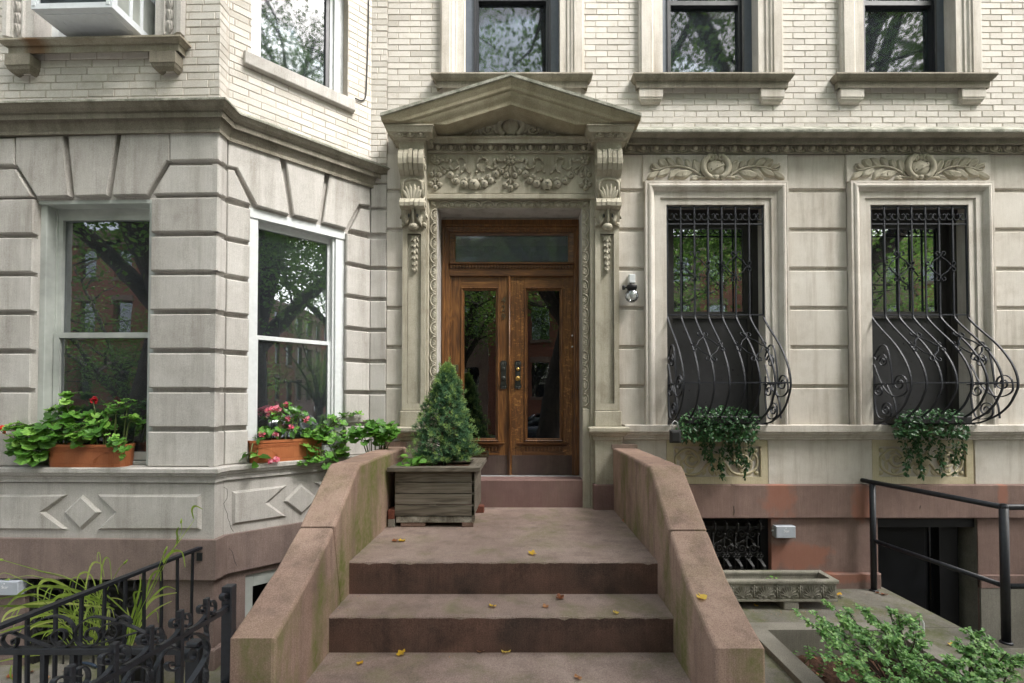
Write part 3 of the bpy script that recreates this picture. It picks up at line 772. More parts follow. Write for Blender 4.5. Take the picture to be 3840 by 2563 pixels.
# ================================================================ PORTAL of the right house
DC = -.119
xd = lambda x, w=0.0, y=800: WF.pu(x, y, w)
zd = lambda y, w=0.0: WF.pv(1171, y, w) if False else WF.pv(1171, y, w)
def uv(x, y, w): return WF.px(x, y, w)
def zz(y, w=0.0): return WF.px(1171, y, w)[1]
PIL = [(-1.166, -.938), (.703, .935)]
pc = [(a + b) / 2 for a, b in PIL]
pcap, pfoot0, pfoot1 = zz(526, .05), zz(979, .08), zz(942, .08)
for (a, b) in PIL:
    c = (a + b) / 2; hw = (b - a) / 2
    mb = MB(); ra, rb = c - .066, c + .066; rt, rb_ = zz(537, .05), zz(926, .05)
    plate(mb, a, b, pfoot1, zz(340, .05), -.02, .055, [(ra, rb, rb_, rt)])
    mb.block(ra, rb, rb_, rt, -.03, .028)
    mb.casing(ra, rb, rb_, rt, [(0, .03), (0, .047), (.008, .053), (.014, .0555)], 'LTRB')
    mb.block(a - .012, b + .012, pfoot0, pfoot1 - .006, -.02, .085, .006)
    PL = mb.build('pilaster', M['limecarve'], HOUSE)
    mb = MB(); wv = .028     # bellflower pendant
    ys = [543, 556, 570, 584, 598, 610]
    for k, y in enumerate(ys):
        z = zz(y, .05); r = .036 - .003 * k
        for s in (-1, 0, 1): mb.petal((c, z + .02), (c + s * r, z - .05), .034, .03, wv)
        mb.ell((c, z - .045, wv + .016), (.017, .02, .02), 8, 6)
    for s in (-1, 1): mb.petal((c, zz(545, .05)), (c + s * .05, zz(539, .05)), .03, .02, wv)
    mb.build('bellflower_pendant', M['limecarve'], PL)
    # pedestal
    mb = MB()
    p0, p1 = a - .008, b + .012
    z = lambda y, w: zz(y, w)
    pr = [(0, z(1112, .09)), (0, z(1011, .09)), (.012, z(1010, .1)), (.012, z(1003, .1)), (.03, z(1001, .12)), (.045, z(995, .13)), (.06, z(993.5, .14)), (.066, z(990, .15)), (.066, z(983, .15)), (.05, z(980.5, .14)), (-.02, z(979, .1))]
    mb.moulding(pr, [(p0, .02), (p0, -.09), (p1, -.09), (p1, .02)])
    mb.build('pedestal', M['limecarve'], HOUSE)
    mb = MB(); mb.block(p0 - .02, p1 + .02, .80, z(1112, .1), -.02, .115, .01); mb.build('pedestal_base', M['doorstep'], HOUSE)
# jamb facing, carved band, reveals
oL, oR, oT = -.8426, .584, zz(476.5, 0.0)
SW = .074
mb = MB()
mb.block(PIL[0][1], oL - SW, .80, zz(444, .02), -.25, .03, .004); mb.block(oR + SW, PIL[1][0], .80, zz(444, .02), -.25, .03, .004)
plate(mb, oL - SW, oR + SW, 1.055, oT + SW, -.26, -.004, [(oL, oR, -1, oT)])
mb.block(PIL[0][1], PIL[1][0], zz(458, .03), zz(446, .03), -.2, .045, .006)
mb.block(PIL[0][1], PIL[1][0], oT + SW, zz(458, .03), -.2, .015)
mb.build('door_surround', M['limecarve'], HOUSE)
mb = MB()
arc_leaf_strip(mb, oL + .01, oR - .01, 'u', oT + .004, oT + SW - .008, 0, .1435)
arc_leaf_strip(mb, zz(934), oT - .01, 'v', oL - .004, oL - SW + .006, 0, .1395)
arc_leaf_strip(mb, zz(934), oT - .01, 'v', oR + .004, oR + SW - .006, 0, .1395)
for s, e in ((oL - SW / 2, -1), (oR + SW / 2, 1)):
    mb.petal((s + e * .03, oT + SW - .005), (s - e * .03, oT + .005), .04, .02, 0)
    mb.petal((s - e * .03, oT + SW * .9), (s + e * .02, oT + SW * .2), .03, .016, 0)
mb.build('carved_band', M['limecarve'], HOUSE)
for x0, x1 in ((oL - SW, oL + .001), (oR - .001, oR + SW)): mb = MB(); mb.block(x0, x1, .80, zz(938), -.01, .012, .006); mb.build('jamb_foot', M['limecarve'], HOUSE)
mb = MB(); plate(mb, oL - .002, oR + .002, 1.055, oT + .002, -.26, -.012, [(oL + .004, oR - .004, -1, oT - .004)]); mb.build('painted_reveal', M['limegrey'], HOUSE)
# frieze with garland
fz0, fz1 = zz(444, .03), zz(351, .03)
mb = MB(); mb.block(PIL[0][1] - .01, PIL[1][0] + .01, fz0, fz1, -.2, .03, .003)
FRZ = mb.build('frieze', M['limecarve'], HOUSE)
mb = MB(); S = .1639 / 237.0; w0 = .03
vc = zz(293.6 + 640 * .1639, .035)
T0 = lambda x, y: (DC + (x - 1805) * S, vc - (y - 640) * S)
FH = MB()
def fruit(x, y, r, w=.012):
    u, v = T0(x, y); R = r * S * .95
    mb.ell((u, v, w0 + w * .4), (R, R, R * .85), 12, 8)
    FH.ell((u + R * .05, v - R * .1, w0 + w * .4 + R * .83), (R * .17, R * .17, R * .08), 7, 4)
    for q in range(3):
        a = q * 2.1 + x * .01 + .4; FH.tube([(u + R * .16 * math.cos(a), v - R * .1 + R * .16 * math.sin(a), w0 + w * .4 + R * .83), (u + R * .62 * math.cos(a), v - R * .1 + R * .62 * math.sin(a), w0 + w * .4 + R * .66)], [R * .06, R * .02], 4)
    for q in range(4):
        a = q * math.pi / 2 + .5
        mb.tube([(u + R * .15 * math.cos(a), v - R * .1 + R * .15 * math.sin(a), w0 + R * .9), (u + R * .5 * math.cos(a), v - R * .1 + R * .5 * math.sin(a), w0 + w * .4 + R * .88)], [.003, .0012], 4)
def rosette(x, y, r):
    u, v = T0(x, y); R = r * S
    mb.lathe((u, v, w0), [(R * 1.02, 0), (R, .018), (R * .9, .022), (R * .7, .012)], 16, 'w')
    for q in range(5):
        a = q * 2 * math.pi / 5 + math.pi / 2
        mb.ell((u + R * .55 * math.cos(a), v + R * .55 * math.sin(a), w0 + .02), (R * .36, R * .36, .018), 9, 6)
    mb.ell((u, v, w0 + .03), (R * .22, R * .22, .016), 8, 5)
def ribbon(pts, r=.022):
    q = smoothpath([Vector((x, y, 0)) for x, y in pts], 4); n = len(q)
    mb.tube([(*T0(p.x, p.y), w0 + .012 + .010 * math.sin(k * .9)) for k, p in enumerate(q)], [1 - .25 * (k / n) for k in range(n)], flat=(.010, .011))
for s in (1, -1):
    m_ = lambda x: x if s == 1 else 3610 - x
    for x, y, r in ((870, 625, 30), (955, 665, 56), (1035, 750, 50), (1050, 690, 27), (1145, 795, 60), (1290, 800, 84), (1435, 790, 60), (1530, 745, 50), (1595, 655, 58), (1490, 690, 42), (1395, 730, 36), (1155, 735, 42), (1680, 615, 40), (1640, 585, 26), (915, 600, 22), (1240, 730, 30), (1340, 725, 26)):
        fruit(m_(x), y, r)
    for x, y, r in ((690, 655, 40), (797, 660, 40), (685, 795, 40), (802, 800, 42), (742, 845, 42)): fruit(m_(x), y, r)
    rosette(m_(750), 445, 74)
    for bx, by, tx, ty, wd in ((748, 520, 742, 690, 44), (725, 540, 690, 640, 36), (765, 540, 815, 640, 36), (790, 520, 860, 610, 36), (800, 505, 905, 590, 34), (740, 690, 740, 815, 36), (735, 690, 700, 760, 26), (745, 690, 790, 765, 26), (1010, 800, 960, 720, 30), (1210, 860, 1180, 800, 30), (1380, 870, 1370, 800, 30), (1600, 770, 1560, 700, 30)):
        mb.petal(T0(m_(bx), by), T0(m_(tx), ty), wd * S, .026, w0)
    for pts in (((822, 462), (870, 462), (912, 455)), ((912, 475), (935, 440), (968, 470), (950, 530), (960, 565), (1010, 578), (1060, 560), (1072, 500), (1050, 455), (1075, 425), (1120, 420), (1160, 455), (1168, 520)),
                ((1168, 520), (1150, 590), (1100, 632)), ((1168, 520), (1195, 595), (1245, 640)),
                ((1735, 462), (1690, 462), (1640, 458)), ((1640, 475), (1615, 440), (1575, 465), (1600, 530), (1590, 560), (1540, 572), (1480, 555), (1470, 500), (1475, 450), (1440, 425), (1385, 425), (1350, 470), (1345, 530)),
                ((1345, 530), (1350, 590), (1315, 635)), ((1345, 530), (1375, 580), (1435, 612))):
        ribbon([(m_(x), y) for x, y in pts])
rosette(1805, 445, 78)
for x, y, r in ((1745, 670, 45), (1865, 670, 45), (1728, 815, 42), (1882, 815, 42), (1804, 850, 46)): fruit(x, y, r)
for bx, by, tx, ty, wd in ((1805, 520, 1805, 700, 50), (1775, 520, 1730, 640, 44), (1835, 520, 1880, 640, 44), (1760, 500, 1670, 600, 44), (1850, 500, 1940, 600, 44), (1805, 700, 1805, 810, 40), (1795, 700, 1755, 770, 28), (1815, 700, 1855, 770, 28)):
    mb.petal(T0(bx, by), T0(tx, ty), wd * S, .028, w0)
mb.build('fruit_garland', M['limecarve'], FRZ); FH.build('drilled_hole', M['room'], FRZ)
# entablature shelf over the frieze
ea, eb = pc[0] + .12, pc[1] - .12
mb = MB(); mb.moulding([(0, zz(312, .1)), (.115, zz(311, .12)), (.125, zz(313.5, .125)), (.105, zz(318, .11)), (.105, zz(329.5, .1)), (.08, zz(330.5, .07)), (.035, zz(332, .05)), (.03, zz(347.5, .05)), (.055, zz(348, .05)), (.05, zz(351, .05)), (0, zz(353, .03))], [(ea, 0), (eb, 0)])
ENT = mb.build('entablature', M['limecarve'], HOUSE)
mb = MB(); egg_dart(mb, ea + .04, eb - .04, zz(331, .06), zz(347.5, .06), .042, .1275, .032); mb.build('egg_and_dart_band', M['limecarve'], ENT)
# tympanum and raking pediment
AP = uv(1170.7, 167.8, .36); EL = uv(873.3, 261.5, .36); ER = uv(1470, 258, .36)
hwP = (ER[0] - EL[0]) / 2; cP = (ER[0] + EL[0]) / 2; ve = (EL[1] + ER[1]) / 2; rise = AP[1] - ve
top = lambda u: ve + rise * (1 - abs(u - cP) / hwP)
vcap = zz(288.5, .25)
PR = [(.0, -.02), (.0, .345), (.006, .36), (.03, .36), (.034, .353), (.06, .345), (.09, .33), (.115, .325), (.125, .318), (.13, .31), (.15, .305), (.17, .295), (.20, .275), (.215, .27), (.235, .268), (.238, .255), (.245, .02)]
mb = MB()
us = [cP - hwP + hwP * 2 * k / 40 for k in range(41)]
rows = [[mb.v(u, max(top(u) - dz, vcap - .002 if dz > 0 else -9), w) for dz, w in PR] for u in us]
for i, (a, b) in enumerate(zip(rows, rows[1:])):
    for k in range(len(PR) - 1): mb.face((a[k], b[k], b[k + 1], a[k + 1]))
mb.face(rows[0]); mb.face(rows[-1][::-1])
PED = mb.build('pediment', M['limeped'], HOUSE)
mb = MB()
for s in (-1, 1):
    N = 22
    r2 = []
    for k in range(N + 1):
        u = cP + s * hwP * (1.004 - k / N * 1.004)
        t = top(u)
        r2.append([mb.v(u, t + .004, .02), mb.v(u, t + .006, .355), mb.v(u, t - .001, .366), mb.v(u, t - .028, .366), mb.v(u, t - .033, .356)])
    mb.grid(r2, False)
mb.build('lichened_edge', M['limelichen'], PED)
mb = MB(); tb = zz(311, .06)
mb.prism([(ea - .1, tb), (eb + .1, tb), (eb + .1, top(eb + .1) - .2), (cP, top(cP) - .2), (ea - .1, top(ea - .1) - .2)], -.02, .03)
TY = mb.build('tympanum', M['limecarve'], PED)
mb = MB(); S2 = .35107 / 236; w0 = .03; vb_ = zz(309, .05)
T1 = lambda x, y: (DC + .003 + (x - 930) * S2, vb_ + (880 - y) * S2)
ring = [(930 + 78 * math.cos(rad(a)), 828 - 62 * math.sin(rad(a))) for a in range(-60, 241, 15)]
mb.tube([(*T1(*p), w0 + .02) for p in ring], .028, 8)
mb.ell((*T1(930, 830), w0 + .012), (.085, .085, .03), 14, 8)
mb.ell((*T1(930, 752), w0 + .02), (.028, .034, .028), 10, 7)
for s in (-1, 1):
    X = lambda x: 930 + s * (930 - x)
    for cx, cy, r0, a0 in ((785, 848, 42, 60), (655, 858, 34, 80)):
        mb.tube([(p[0], p[1], p[2]) for p in spiral(T1(X(cx), cy), r0 * S2, 8 * S2, 90 - s * (90 - a0) , 1.6 * -s, 24, w0 + .016)], [.016 - .006 * k / 24 for k in range(25)], 6)
        mb.ell((*T1(X(cx), cy), w0 + .014), (.016, .016, .02), 8, 6)
    for bx, by, tx, ty, wd in ((850, 870, 790, 790, 40), (860, 850, 810, 775, 34), (740, 875, 720, 800, 34), (720, 875, 690, 830, 30), (620, 880, 560, 860, 26), (870, 800, 845, 760, 30), (600, 880, 530, 876, 18), (760, 880, 830, 878, 26)):
        mb.petal(T1(X(bx), by), T1(X(tx), ty), wd * S2, .03, w0)
mb.build('shield_carving', M['limecarve'], TY)
# consoles and the cornice blocks on them
for c in (pc[0], pc[1]):
    y = lambda q, w: zz(q, w)
    hw = .118
    pr = [(0, y(342, .2)), (0, y(325, .2)), (.012, y(322, .21)), (.012, y(319, .21)), (.035, y(317, .22)), (.06, y(307, .25)), (.07, y(305, .26)), (.075, y(303.5, .27)), (.085, y(303.2, .27)), (.10, y(289.5, .29)), (.108, y(288.6, .29)), (.108, y(285.6, .29)), (-.1, y(285, .2))]
    mb = MB(); mb.moulding(pr, [(c - hw, .0), (c - hw, -.19), (c + hw, -.19), (c + hw, .0)])
    CB = mb.build('cornice_block', M['limecarve'], PED)
    mb = MB(); egg_dart(mb, c - hw - .03, c + hw + .03, y(306, .24), y(319, .22), .235, .088, .026)
    for s in (-1, 1):
        fr = mb.f; mb.f = Frame((c + s * hw, -.19, 0), (0, s, 0), (s, 0, 0))
        if s > 0: egg_dart(mb, .02, .17, y(306, .24), y(319, .22), .045, .08, .022)
        else: egg_dart(mb, -.17, -.02, y(306, .24), y(319, .22), .045, .08, .022)
        mb.f = fr
    mb.build('egg_and_dart_band', M['limecarve'], CB)
    # console profile (v, w)
    PF = [(342, .19), (345, .215), (352, .232), (362, .238), (375, .23), (390, .205), (400, .17), (405, .15), (411, .145), (418, .15), (430, .142), (442, .13), (452, .125), (456, .15), (464, .172), (472, .168), (478, .14), (482, .105), (490, .10), (500, .09), (512, .075), (522, .06), (527, .05)]
    PF = [(y(a, w), w) for a, w in PF]
    h1 = .118
    mb = MB()
    for (ua, ub, dw) in ((-1, -.62, 0), (-.62, -.56, -.012), (-.56, -.2, .002), (-.2, -.15, -.014), (-.15, .15, .012), (.15, .2, -.014), (.2, .56, .002), (.56, .62, -.012), (.62, 1, 0)):
        r1 = [[mb.v(c + u * h1, z_, w_ + (dw if z_ > y(405, .15) or y(456, .15) > z_ > y(480, .15) else 0)) for z_, w_ in PF] for u in (ua, ub)]
        for a, b in zip(*[list(zip(r, r[1:])) for r in r1]): mb.face((a[0], b[0], b[1], a[1]), False)
    for s in (-1, 1):
        ids = [mb.v(c + s * h1, z_, w_) for z_, w_ in PF] + [mb.v(c + s * h1, PF[-1][0], .02), mb.v(c + s * h1, PF[0][0], .02)]
        mb.face(ids)
        mb.f2 = None
        # volutes on the side faces
        cz_, cw = y(372, .2), .165
        pts = [(c + s * (h1 + .002), cz_ + r * math.cos(a), cw + r * math.sin(a)) for k in range(30) for r, a in [(.068 * (1 - k / 33), .3 - k * .42)]]
        mb.tube(pts, [.007] * 30, 5)
        pts = [(c + s * (h1 + .002), y(467, .12) + r * math.cos(a), .125 + r * math.sin(a)) for k in range(20) for r, a in [(.045 * (1 - k / 24), .3 - k * .42)]]
        mb.tube(pts, [.006] * 20, 5)
    CO = mb.build('console_bracket', M['limecarve'], HOUSE)
    mb = MB()
    # acanthus shell
    ta, tb_ = y(411, .15), y(458, .15)
    arch = [(c + .092 * math.cos(rad(a)), ta - .052 + (.052 if 0 <= a <= 180 else .0) * math.sin(rad(a)), .15) for a in range(-1, 182, 14)]
    arch = [(c + .098, tb_ + .015, .14)] + arch + [(c - .098, tb_ + .015, .14)]
    mb.tube(arch, [.010] + [.015] * (len(arch) - 2) + [.010], 7)
    for a in (-62, -40, -14, 14, 40, 62):
        mb.petal((c + a * .0006, tb_), (c + .088 * math.sin(rad(a)) * 1.15, tb_ + .155 * math.cos(rad(a) * .82)), .052, .030, .135, .1)
    # drop of leaves with a bud
    t0, t1 = y(480, .1), y(524, .07)
    for s in (-1, 1):
        mb.petal((c + s * .045, t0), (c + s * .085, t1 + .03), .075, .05, .07, .4, s * -.15)
        mb.petal((c + s * .075, t0 + .01), (c + s * .115, t0 - .09), .05, .035, .06, .4, s * .2)
        mb.petal((c + s * .03, t0), (c + s * .06, t1 + .015), .05, .05, .075, .3, s * .1)
        mb.ell((c + s * .10, t1 + .035, .07), (.022, .022, .025), 8, 6)
    mb.tube([(c, t0 + .01, .125), (c, (t0 + t1) / 2, .115), (c, t1 + .01, .09)], [.014, .013, .010], 7)
    mb.ell((c, t1 + .008, .085), (.052, .036, .04), 12, 8)
    mb.build('acanthus_carving', M['limecarve'], CO)
    mb = MB()
    for s in (-1, 1): mb.ell((c + s * .04, y(497, .1), .118), (.010, .020, .010), 8, 5)
    mb.build('drilled_hole', M['room'], CO)
# ---------------------------------------------------------------- door frame and doors
fw = -.235
fx = lambda x, y=800, w=fw: WF.pu(x, y, w)
fzz = lambda y, w=fw: zz(y, w)
fl, fr_, ft, fb = oL + .004, oR - .004, oT - .004, fzz(1093)
il, ir = fx(1030), fx(1317)
it = fzz(531)
mb = MB()
mb.casing(il, ir, fb, it, [(0, -.32), (0, -.262), (.012, -.25), (.02, -.25), (.03, -.238), (.045, -.238), (.05, -.225), (.07, -.222), (.075, -.235), (.12, -.235), (.12, -.32)], 'LTR')
mb.block(il + .0, il + .02, fb, it, -.32, -.275); mb.block(ir - .02, ir, fb, it, -.32, -.275)
DF = mb.build('door_frame', M['oak'], HOUSE)
t0, t1 = fzz(600), fzz(537)
mb = MB()
gl, gr = fx(1042.5), fx(1304.4)
mb.casing(gl, gr, t0, t1, [(0, -.31), (0, -.285), (.012, -.278), (.02, -.278), (.05, -.27), (.06, -.27), (.06, -.32)], 'LTRB')
b1, b0 = fzz(602), fzz(632)
mb.block(il, ir, b0, b1, -.34, -.265, .003); mb.block(il, ir, fzz(606), b1 + .004, -.3, -.235, .006); mb.block(il, ir, b0 - .001, fzz(620), -.34, -.258, .003)
mb.build('transom_bar', M['oakh'], DF)
mb = MB()
n = 40
for k in range(n):
    a = il + (ir - il) * (k + .25) / n; mb.block(a, a + (ir - il) / n * .55, fzz(614), fzz(608), -.3, -.243, .001)
mb.build('dentil_row', M['oakh'], DF)
mb = MB(); mb.block(gl, gr, t0, t1, -.305, -.300); mb.build('transom_pane', M['transom'], DF)
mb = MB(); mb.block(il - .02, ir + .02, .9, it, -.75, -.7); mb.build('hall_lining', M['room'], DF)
dw = -.285
dx = lambda x, y=830: WF.pu(x, y, dw)
dz = lambda y: zz(y, dw)
dtop, dbot, mid = dz(633.5), dz(1090.5), dx(1168.7)
for side in (-1, 1):
    if side < 0: a, b, ga, gb = il + .003, mid - .004, dx(1064.4), dx(1137)
    else: a, b, ga, gb = mid + .014, ir - .003, dx(1210), dx(1284)
    gt, gb_ = dz(667), dz(1006)
    mb = MB()
    mb.tone = .5
    mb.block(a, ga - .03, dbot, dtop, dw - .04, dw, .002)
    mb.tone = .65; mb.block(gb + .03, b, dbot, dtop, dw - .04, dw, .002)
    D = mb.build('door_leaf', M['oakfig'] if side > 0 else M['oak'], HOUSE)
    D['label'] = 'oak door leaf with ' + ('brass lock cylinder and figured grain' if side > 0 else 'house number and letter slot')
    mb = MB(); mb.tone = .7; mb.block(ga - .03, gb + .03, gt + .03, dtop, dw - .04, dw - .001, .002); mb.build('door_rail', M['oakh'], D); mb = MB(); mb.tone = .3; mb.block(ga - .03, gb + .03, dbot, gb_ - .03, dw - .04, dw - .001, .002); mb.build('door_rail', M['oakh'], D)
    mb = MB()
    mb.casing(ga, gb, gb_, gt, [(0, dw - .025), (0, dw - .012), (.006, dw - .004), (.014, dw - .004), (.018, dw + .006), (.026, dw + .012), (.034, dw + .006), (.036, dw - .003)], 'LTRB')
    mb.build('glazing_bead', M['oak'], D)
    mb = MB(); mb.block(ga, gb, gb_, gt, dw - .024, dw - .018); mb.build('pane', M['doorglass'], D)
    mb = MB(); ca, cb = ga - .075, gb + .062
    if side < 0: ca = ga - .06
    mb.moulding([(-.03, dz(1024)), (.0, dz(1024)), (.012, dz(1021)), (.03, dz(1019)), (.034, dz(1016.5)), (-.03, dz(1015))], [(ca, -dw + .02), (ca, -dw), (cb, -dw), (cb, -dw + .02)])
    nn = 11
    for k in range(nn):
        e = ca + .03 + (cb - ca - .06) * k / nn; mb.block(e, e + .012, dz(1035), dz(1026), dw - .02, dw + .014, .001)
    mb.block(ca + .02, cb - .02, dz(1044), dz(1037), dw - .02, dw + .006, .002)
    mb.block(ca + .02, cb - .02, dz(1026), dz(1023), dw - .02, dw + .012, .002)
    mb.build('apron_ledge', M['oakh'], D)
    mb = MB(); mb.block(a + .012, b - .012, dbot + .006, dz(1045), dw - .01, dw + .003, .001); mb.build('kick_plate', M['kick'], D)
    # knob plate
    hx = dx(1155) if side < 0 else dx(1188); h0, h1 = dz(893), dz(828)
    mb = MB()
    pts = []
    for t, wd in ((0, .012), (.03, .03), (.08, .036), (.14, .034), (.2, .03), (.5, .028), (.8, .03), (.86, .035), (.92, .036), (.97, .03), (1, .014)): pts.append((wd, h0 + (h1 - h0) * t))
    poly = [(hx + w_, z_) for w_, z_ in pts] + [(hx - w_, z_) for w_, z_ in pts[::-1]]
    mb.prism(poly, dw, dw + .008, .003)
    for t in (.05, .1, .9, .95):
        for s in (-1, 0, 1): mb.ell((hx + s * .018, h0 + (h1 - h0) * t, dw + .008), (.009, .011, .006), 7, 4)
    mb.lathe((hx, h0 + (h1 - h0) * .70, dw), [(.02, .006), (.02, .014), (.016, .016)], 14, 'w')
    HP = mb.build('handle_plate', M['bronze'], D)
    mb = MB(); zc = h0 + (h1 - h0) * .36
    mb.lathe((hx, zc, dw), [(.010, .006), (.009, .03), (.02, .036), (.026, .046), (.024, .058), (.014, .064)], 14, 'w')
    if side > 0: mb.lathe((hx, h0 + (h1 - h0) * .70, dw), [(.017, .012), (.016, .019), (.006, .020)], 14, 'w')
    mb.build('knob', M['brightbrass'] if side > 0 else M['bronze'], D)
    if side < 0:
        mb = MB(); sx0, sx1 = dx(1084, 1040), dx(1122, 1040)
        plate(mb, sx0, sx1, dz(1048), dz(1034), dw, dw + .014, [(sx0 + .02, sx1 - .02, dz(1043), dz(1038.5))]); mb.build('letter_slot', M['brass'], D)
        # house number 429 in cast numerals
        for k, ch in enumerate('429'):
            cu = bpy.data.curves.new('numeral', 'FONT'); cu.body = ch; cu.size = .098; cu.extrude = .003; cu.bevel_depth = .0008
            cu.align_x = 'CENTER'; ob = bpy.data.objects.new('numeral', cu); C.objects.link(ob)
            dg = bpy.context.evaluated_depsgraph_get(); me = bpy.data.meshes.new_from_object(ob.evaluated_get(dg))
            bpy.data.objects.remove(ob)
            o = bpy.data.objects.new('numeral', me); C.objects.link(o); me.materials.clear(); me.materials.append(M['brass'])
            o.parent = D; p = WF.P(dx(1155), dz((696, 715, 734)[k]) , dw + .006) - ORG[HOUSE.name]
            o.location = p; o.rotation_euler = (rad(90), 0, 0); o.scale = (.95, .92, 1)
    else:
        mb = MB()
        for yy_ in (655 * .4293 + 489.4, 715 * .4293 + 489.4): mb.lathe((b - .012, dz(yy_), dw), [(.011, 0), (.010, .012), (.004, .014)], 10, 'w')
        mb.build('lock_cylinder', M['alu'], D)
mb = MB(); mb.block(mid - .018, mid + .016, dbot, dtop, dw - .01, dw + .016, .006)
mb.tube([(mid - .001, dbot, dw + .018), (mid - .001, dtop, dw + .018)], .009, 8)
for q in (760, 815, 868, 925, 985, 1030): mb.ell((mid, dz(q), dw + .027), (.004, .004, .003), 6, 4)
AST = mb.build('meeting_bead', M['oak'], HOUSE)
mb = MB(); mb.block(fx(1033), fx(1051), fzz(855), fzz(837), fw - .02, fw + .008, .003); mb.ell((fx(1042), fzz(846), fw + .01), (.014, .014, .006), 10, 5); mb.build('doorbell_plate', M['brass'], DF)
# threshold
mb = MB(); mb.block(oL, oR, fzz(1096.5, -.22), fzz(1092.5, -.22), -.33, -.20, .006); mb.build('metal_threshold', M['alu'], HOUSE)
mb = MB(); mb.block(oL - .02, oR + .02, .80, fzz(1097, -.1), -.34, .0, .012); mb.build('door_step', M['doorstep'], HOUSE)
# ================================================================ LEFT HOUSE with its bay
rng = random.Random(9)
LH = thing('bay_house', 'row house with rusticated grey limestone bay window and pale brick above', 'house', (-2.6, -.5, 0))
UE = -2.25                                  # far end of the bay front
OE = 1.231                                  # end of the oblique face
fv = lambda y, x=250, w=0.0: BF.pv(x, y, w)
z4 = lambda x, y: (x * .38625, 550.6 + y * .38625)
z1 = lambda x, y: (x * .38625, y * .38625)
cor_top = BF.pv(500, 222, .0)
Zg = [1.654 + .3055 * k for k in range(-1, 7)]
rows = []
for k in range(7):
    b0 = 1.347 if k == 0 else 1.654 + .3055 * (k - 1)
    rows.append((b0, 1.617 + .3055 * k))
# openings
LW = (BF.pu(72, 700), BF.pu(343, 700), 1.347, BF.pv(250, 455))
OW = (OB.pu(572, 700), OB.pu(794.5, 700), 1.347, (OB.pv(572, 473) + OB.pv(794, 529)) / 2)
AW = (BF.pu(84, 40), BF.pu(361, 40), BF.pv(230, 84, .02), 6.6)
UO = (OB.pu(577, 90), OB.pu(798, 150), OB.pv(690, 176, 0), 6.6)
VT = 6.3
vbk = BF.pv(480, 236)
mb = MB(BF); brick_field(mb, UE, 0, vbk, VT, [(AW[0] - .23, AW[1] + .23, AW[2], 9)], rng, .06, .212, .0603, 0, .15)
mb.f = RT; brick_field(mb, 0, .118, vbk, VT, [], rng, .1, .118 * 2, .0603)
mb.f = OB; brick_field(mb, 0, OE, vbk, VT, [(UO[0], UO[1], UO[2], 9)], rng, .03, .212, .0603)
mb.f = WF; brick_field(mb, -1.494, UL - .004, vbk, VT, [], rng, .05, .217, .0603, 0, .3)
mb.build('brick_wall', M['brick'], LH)
mb = MB(BF); plate(mb, UE, -.0045, vbk - .06, VT, -.25, -.0035, [(AW[0] - .02, AW[1] + .02, AW[2] - .02, 9)])
mb.f = RT; mb.block(0.0045, .113, vbk - .06, VT, -.05, -.0035)
mb.f = OB; plate(mb, .0045, OE + .1, vbk - .06, VT, -.22, -.0035, [(UO[0], UO[1], UO[2] - .02, 9)])
mb.f = WF; mb.block(-1.7, UL - .002, vbk - .06, VT, -.2, -.0035)
mb.build('mortar_bed', M['mortar'], LH)
# stone backing
mb = MB(BF); plate(mb, UE, -.04, .0, vbk - .07, -.22, -.045, [LW, (BF.pu(58, 1400), BF.pu(330, 1400), -1, .45)])
mb.f = OB; plate(mb, -.02, OE + .1, .0, vbk - .07, -.22, -.045, [OW, (OB.pu(562, 1350), OE - .3, -1, OB.pv(590, 1305))])
mb.f = RT; mb.block(.05, .20, .0, vbk - .071, -.22, -.0455)
mb.f = WF; mb.block(-1.7, UL - .002, .0, vbk - .07, -.2, -.025)
mb.build('wall_backing', M['limegrey'], LH)
# rusticated blocks
mb = MB(BF)
c = .008
for (b0, b1) in rows:
    b1 = min(b1, LW[3])
    mb.tone = rng.uniform(.2, .8)
    mb.f = BF; mb.block(LW[1], 0, b0, b1, -.046, 0, c); mb.block(UE, LW[0], b0, b1, -.046, 0, c)
    mb.f = RT; mb.block(0.0, .117, b0, b1, -.046, 0, c)
    mb.f = OB; mb.block(0, OW[0], b0, min(b1, OW[3]), -.046, 0, c); mb.block(OW[1], OE, b0, min(b1, OW[3]), -.046, 0, c)
    mb.f = WF; mb.block(-1.497, UL - .003, b0, b1, -.025, 0, c)
def pp(fr, pts, conv=z1): return [fr.px(*conv(x, y)) for x, y in pts]
front = [[(402, 805), (690, 797), (632, 1160), (438, 1165)],
         [(90, 815), (368, 805), (408, 1165), (217, 1170), (100, 985), (90, 985)],
         [(-300, 1010), (88, 1005), (190, 1168), (-300, 1175)], [(-300, 830), (82, 818), (82, 978), (-300, 985)],
         [(716, 797), (1003, 790), (1003, 955), (985, 957), (868, 1157), (662, 1160)],
         [(1007, 790), (1300, 783), (1300, 948), (1007, 953)],
         [(1005, 982), (1300, 980), (1300, 1147), (905, 1153)]]
vbot, vtop = None, BF.pv(300, 310)
mb.f = BF
for pts in front:
    q = [(min(u, 0), min(v, 9)) for u, v in pp(BF, pts)]
    mb.tone = rng.uniform(.1, .8); mb.prism(q, -.046, 0, c)
mb.f = OB
for pts in ([(1350, 825), (1662, 930), (1718, 1275), (1527, 1222), (1410, 1000), (1350, 985)], [(1697, 945), (1933, 1020), (1893, 1312), (1745, 1278)],
            [(1960, 1030), (2200, 1098), (2200, 1222), (2135, 1215), (2058, 1358), (1918, 1320)], [(1350, 1005), (1392, 1012), (1490, 1215), (1350, 1170)],
            [(2145, 1238), (2200, 1249), (2200, 1387), (2080, 1362)]):
    q = [(max(0, u), v) for u, v in pp(OB, pts)]
    mb.tone = rng.uniform(.3, .9); mb.prism(q, -.046, 0, c)
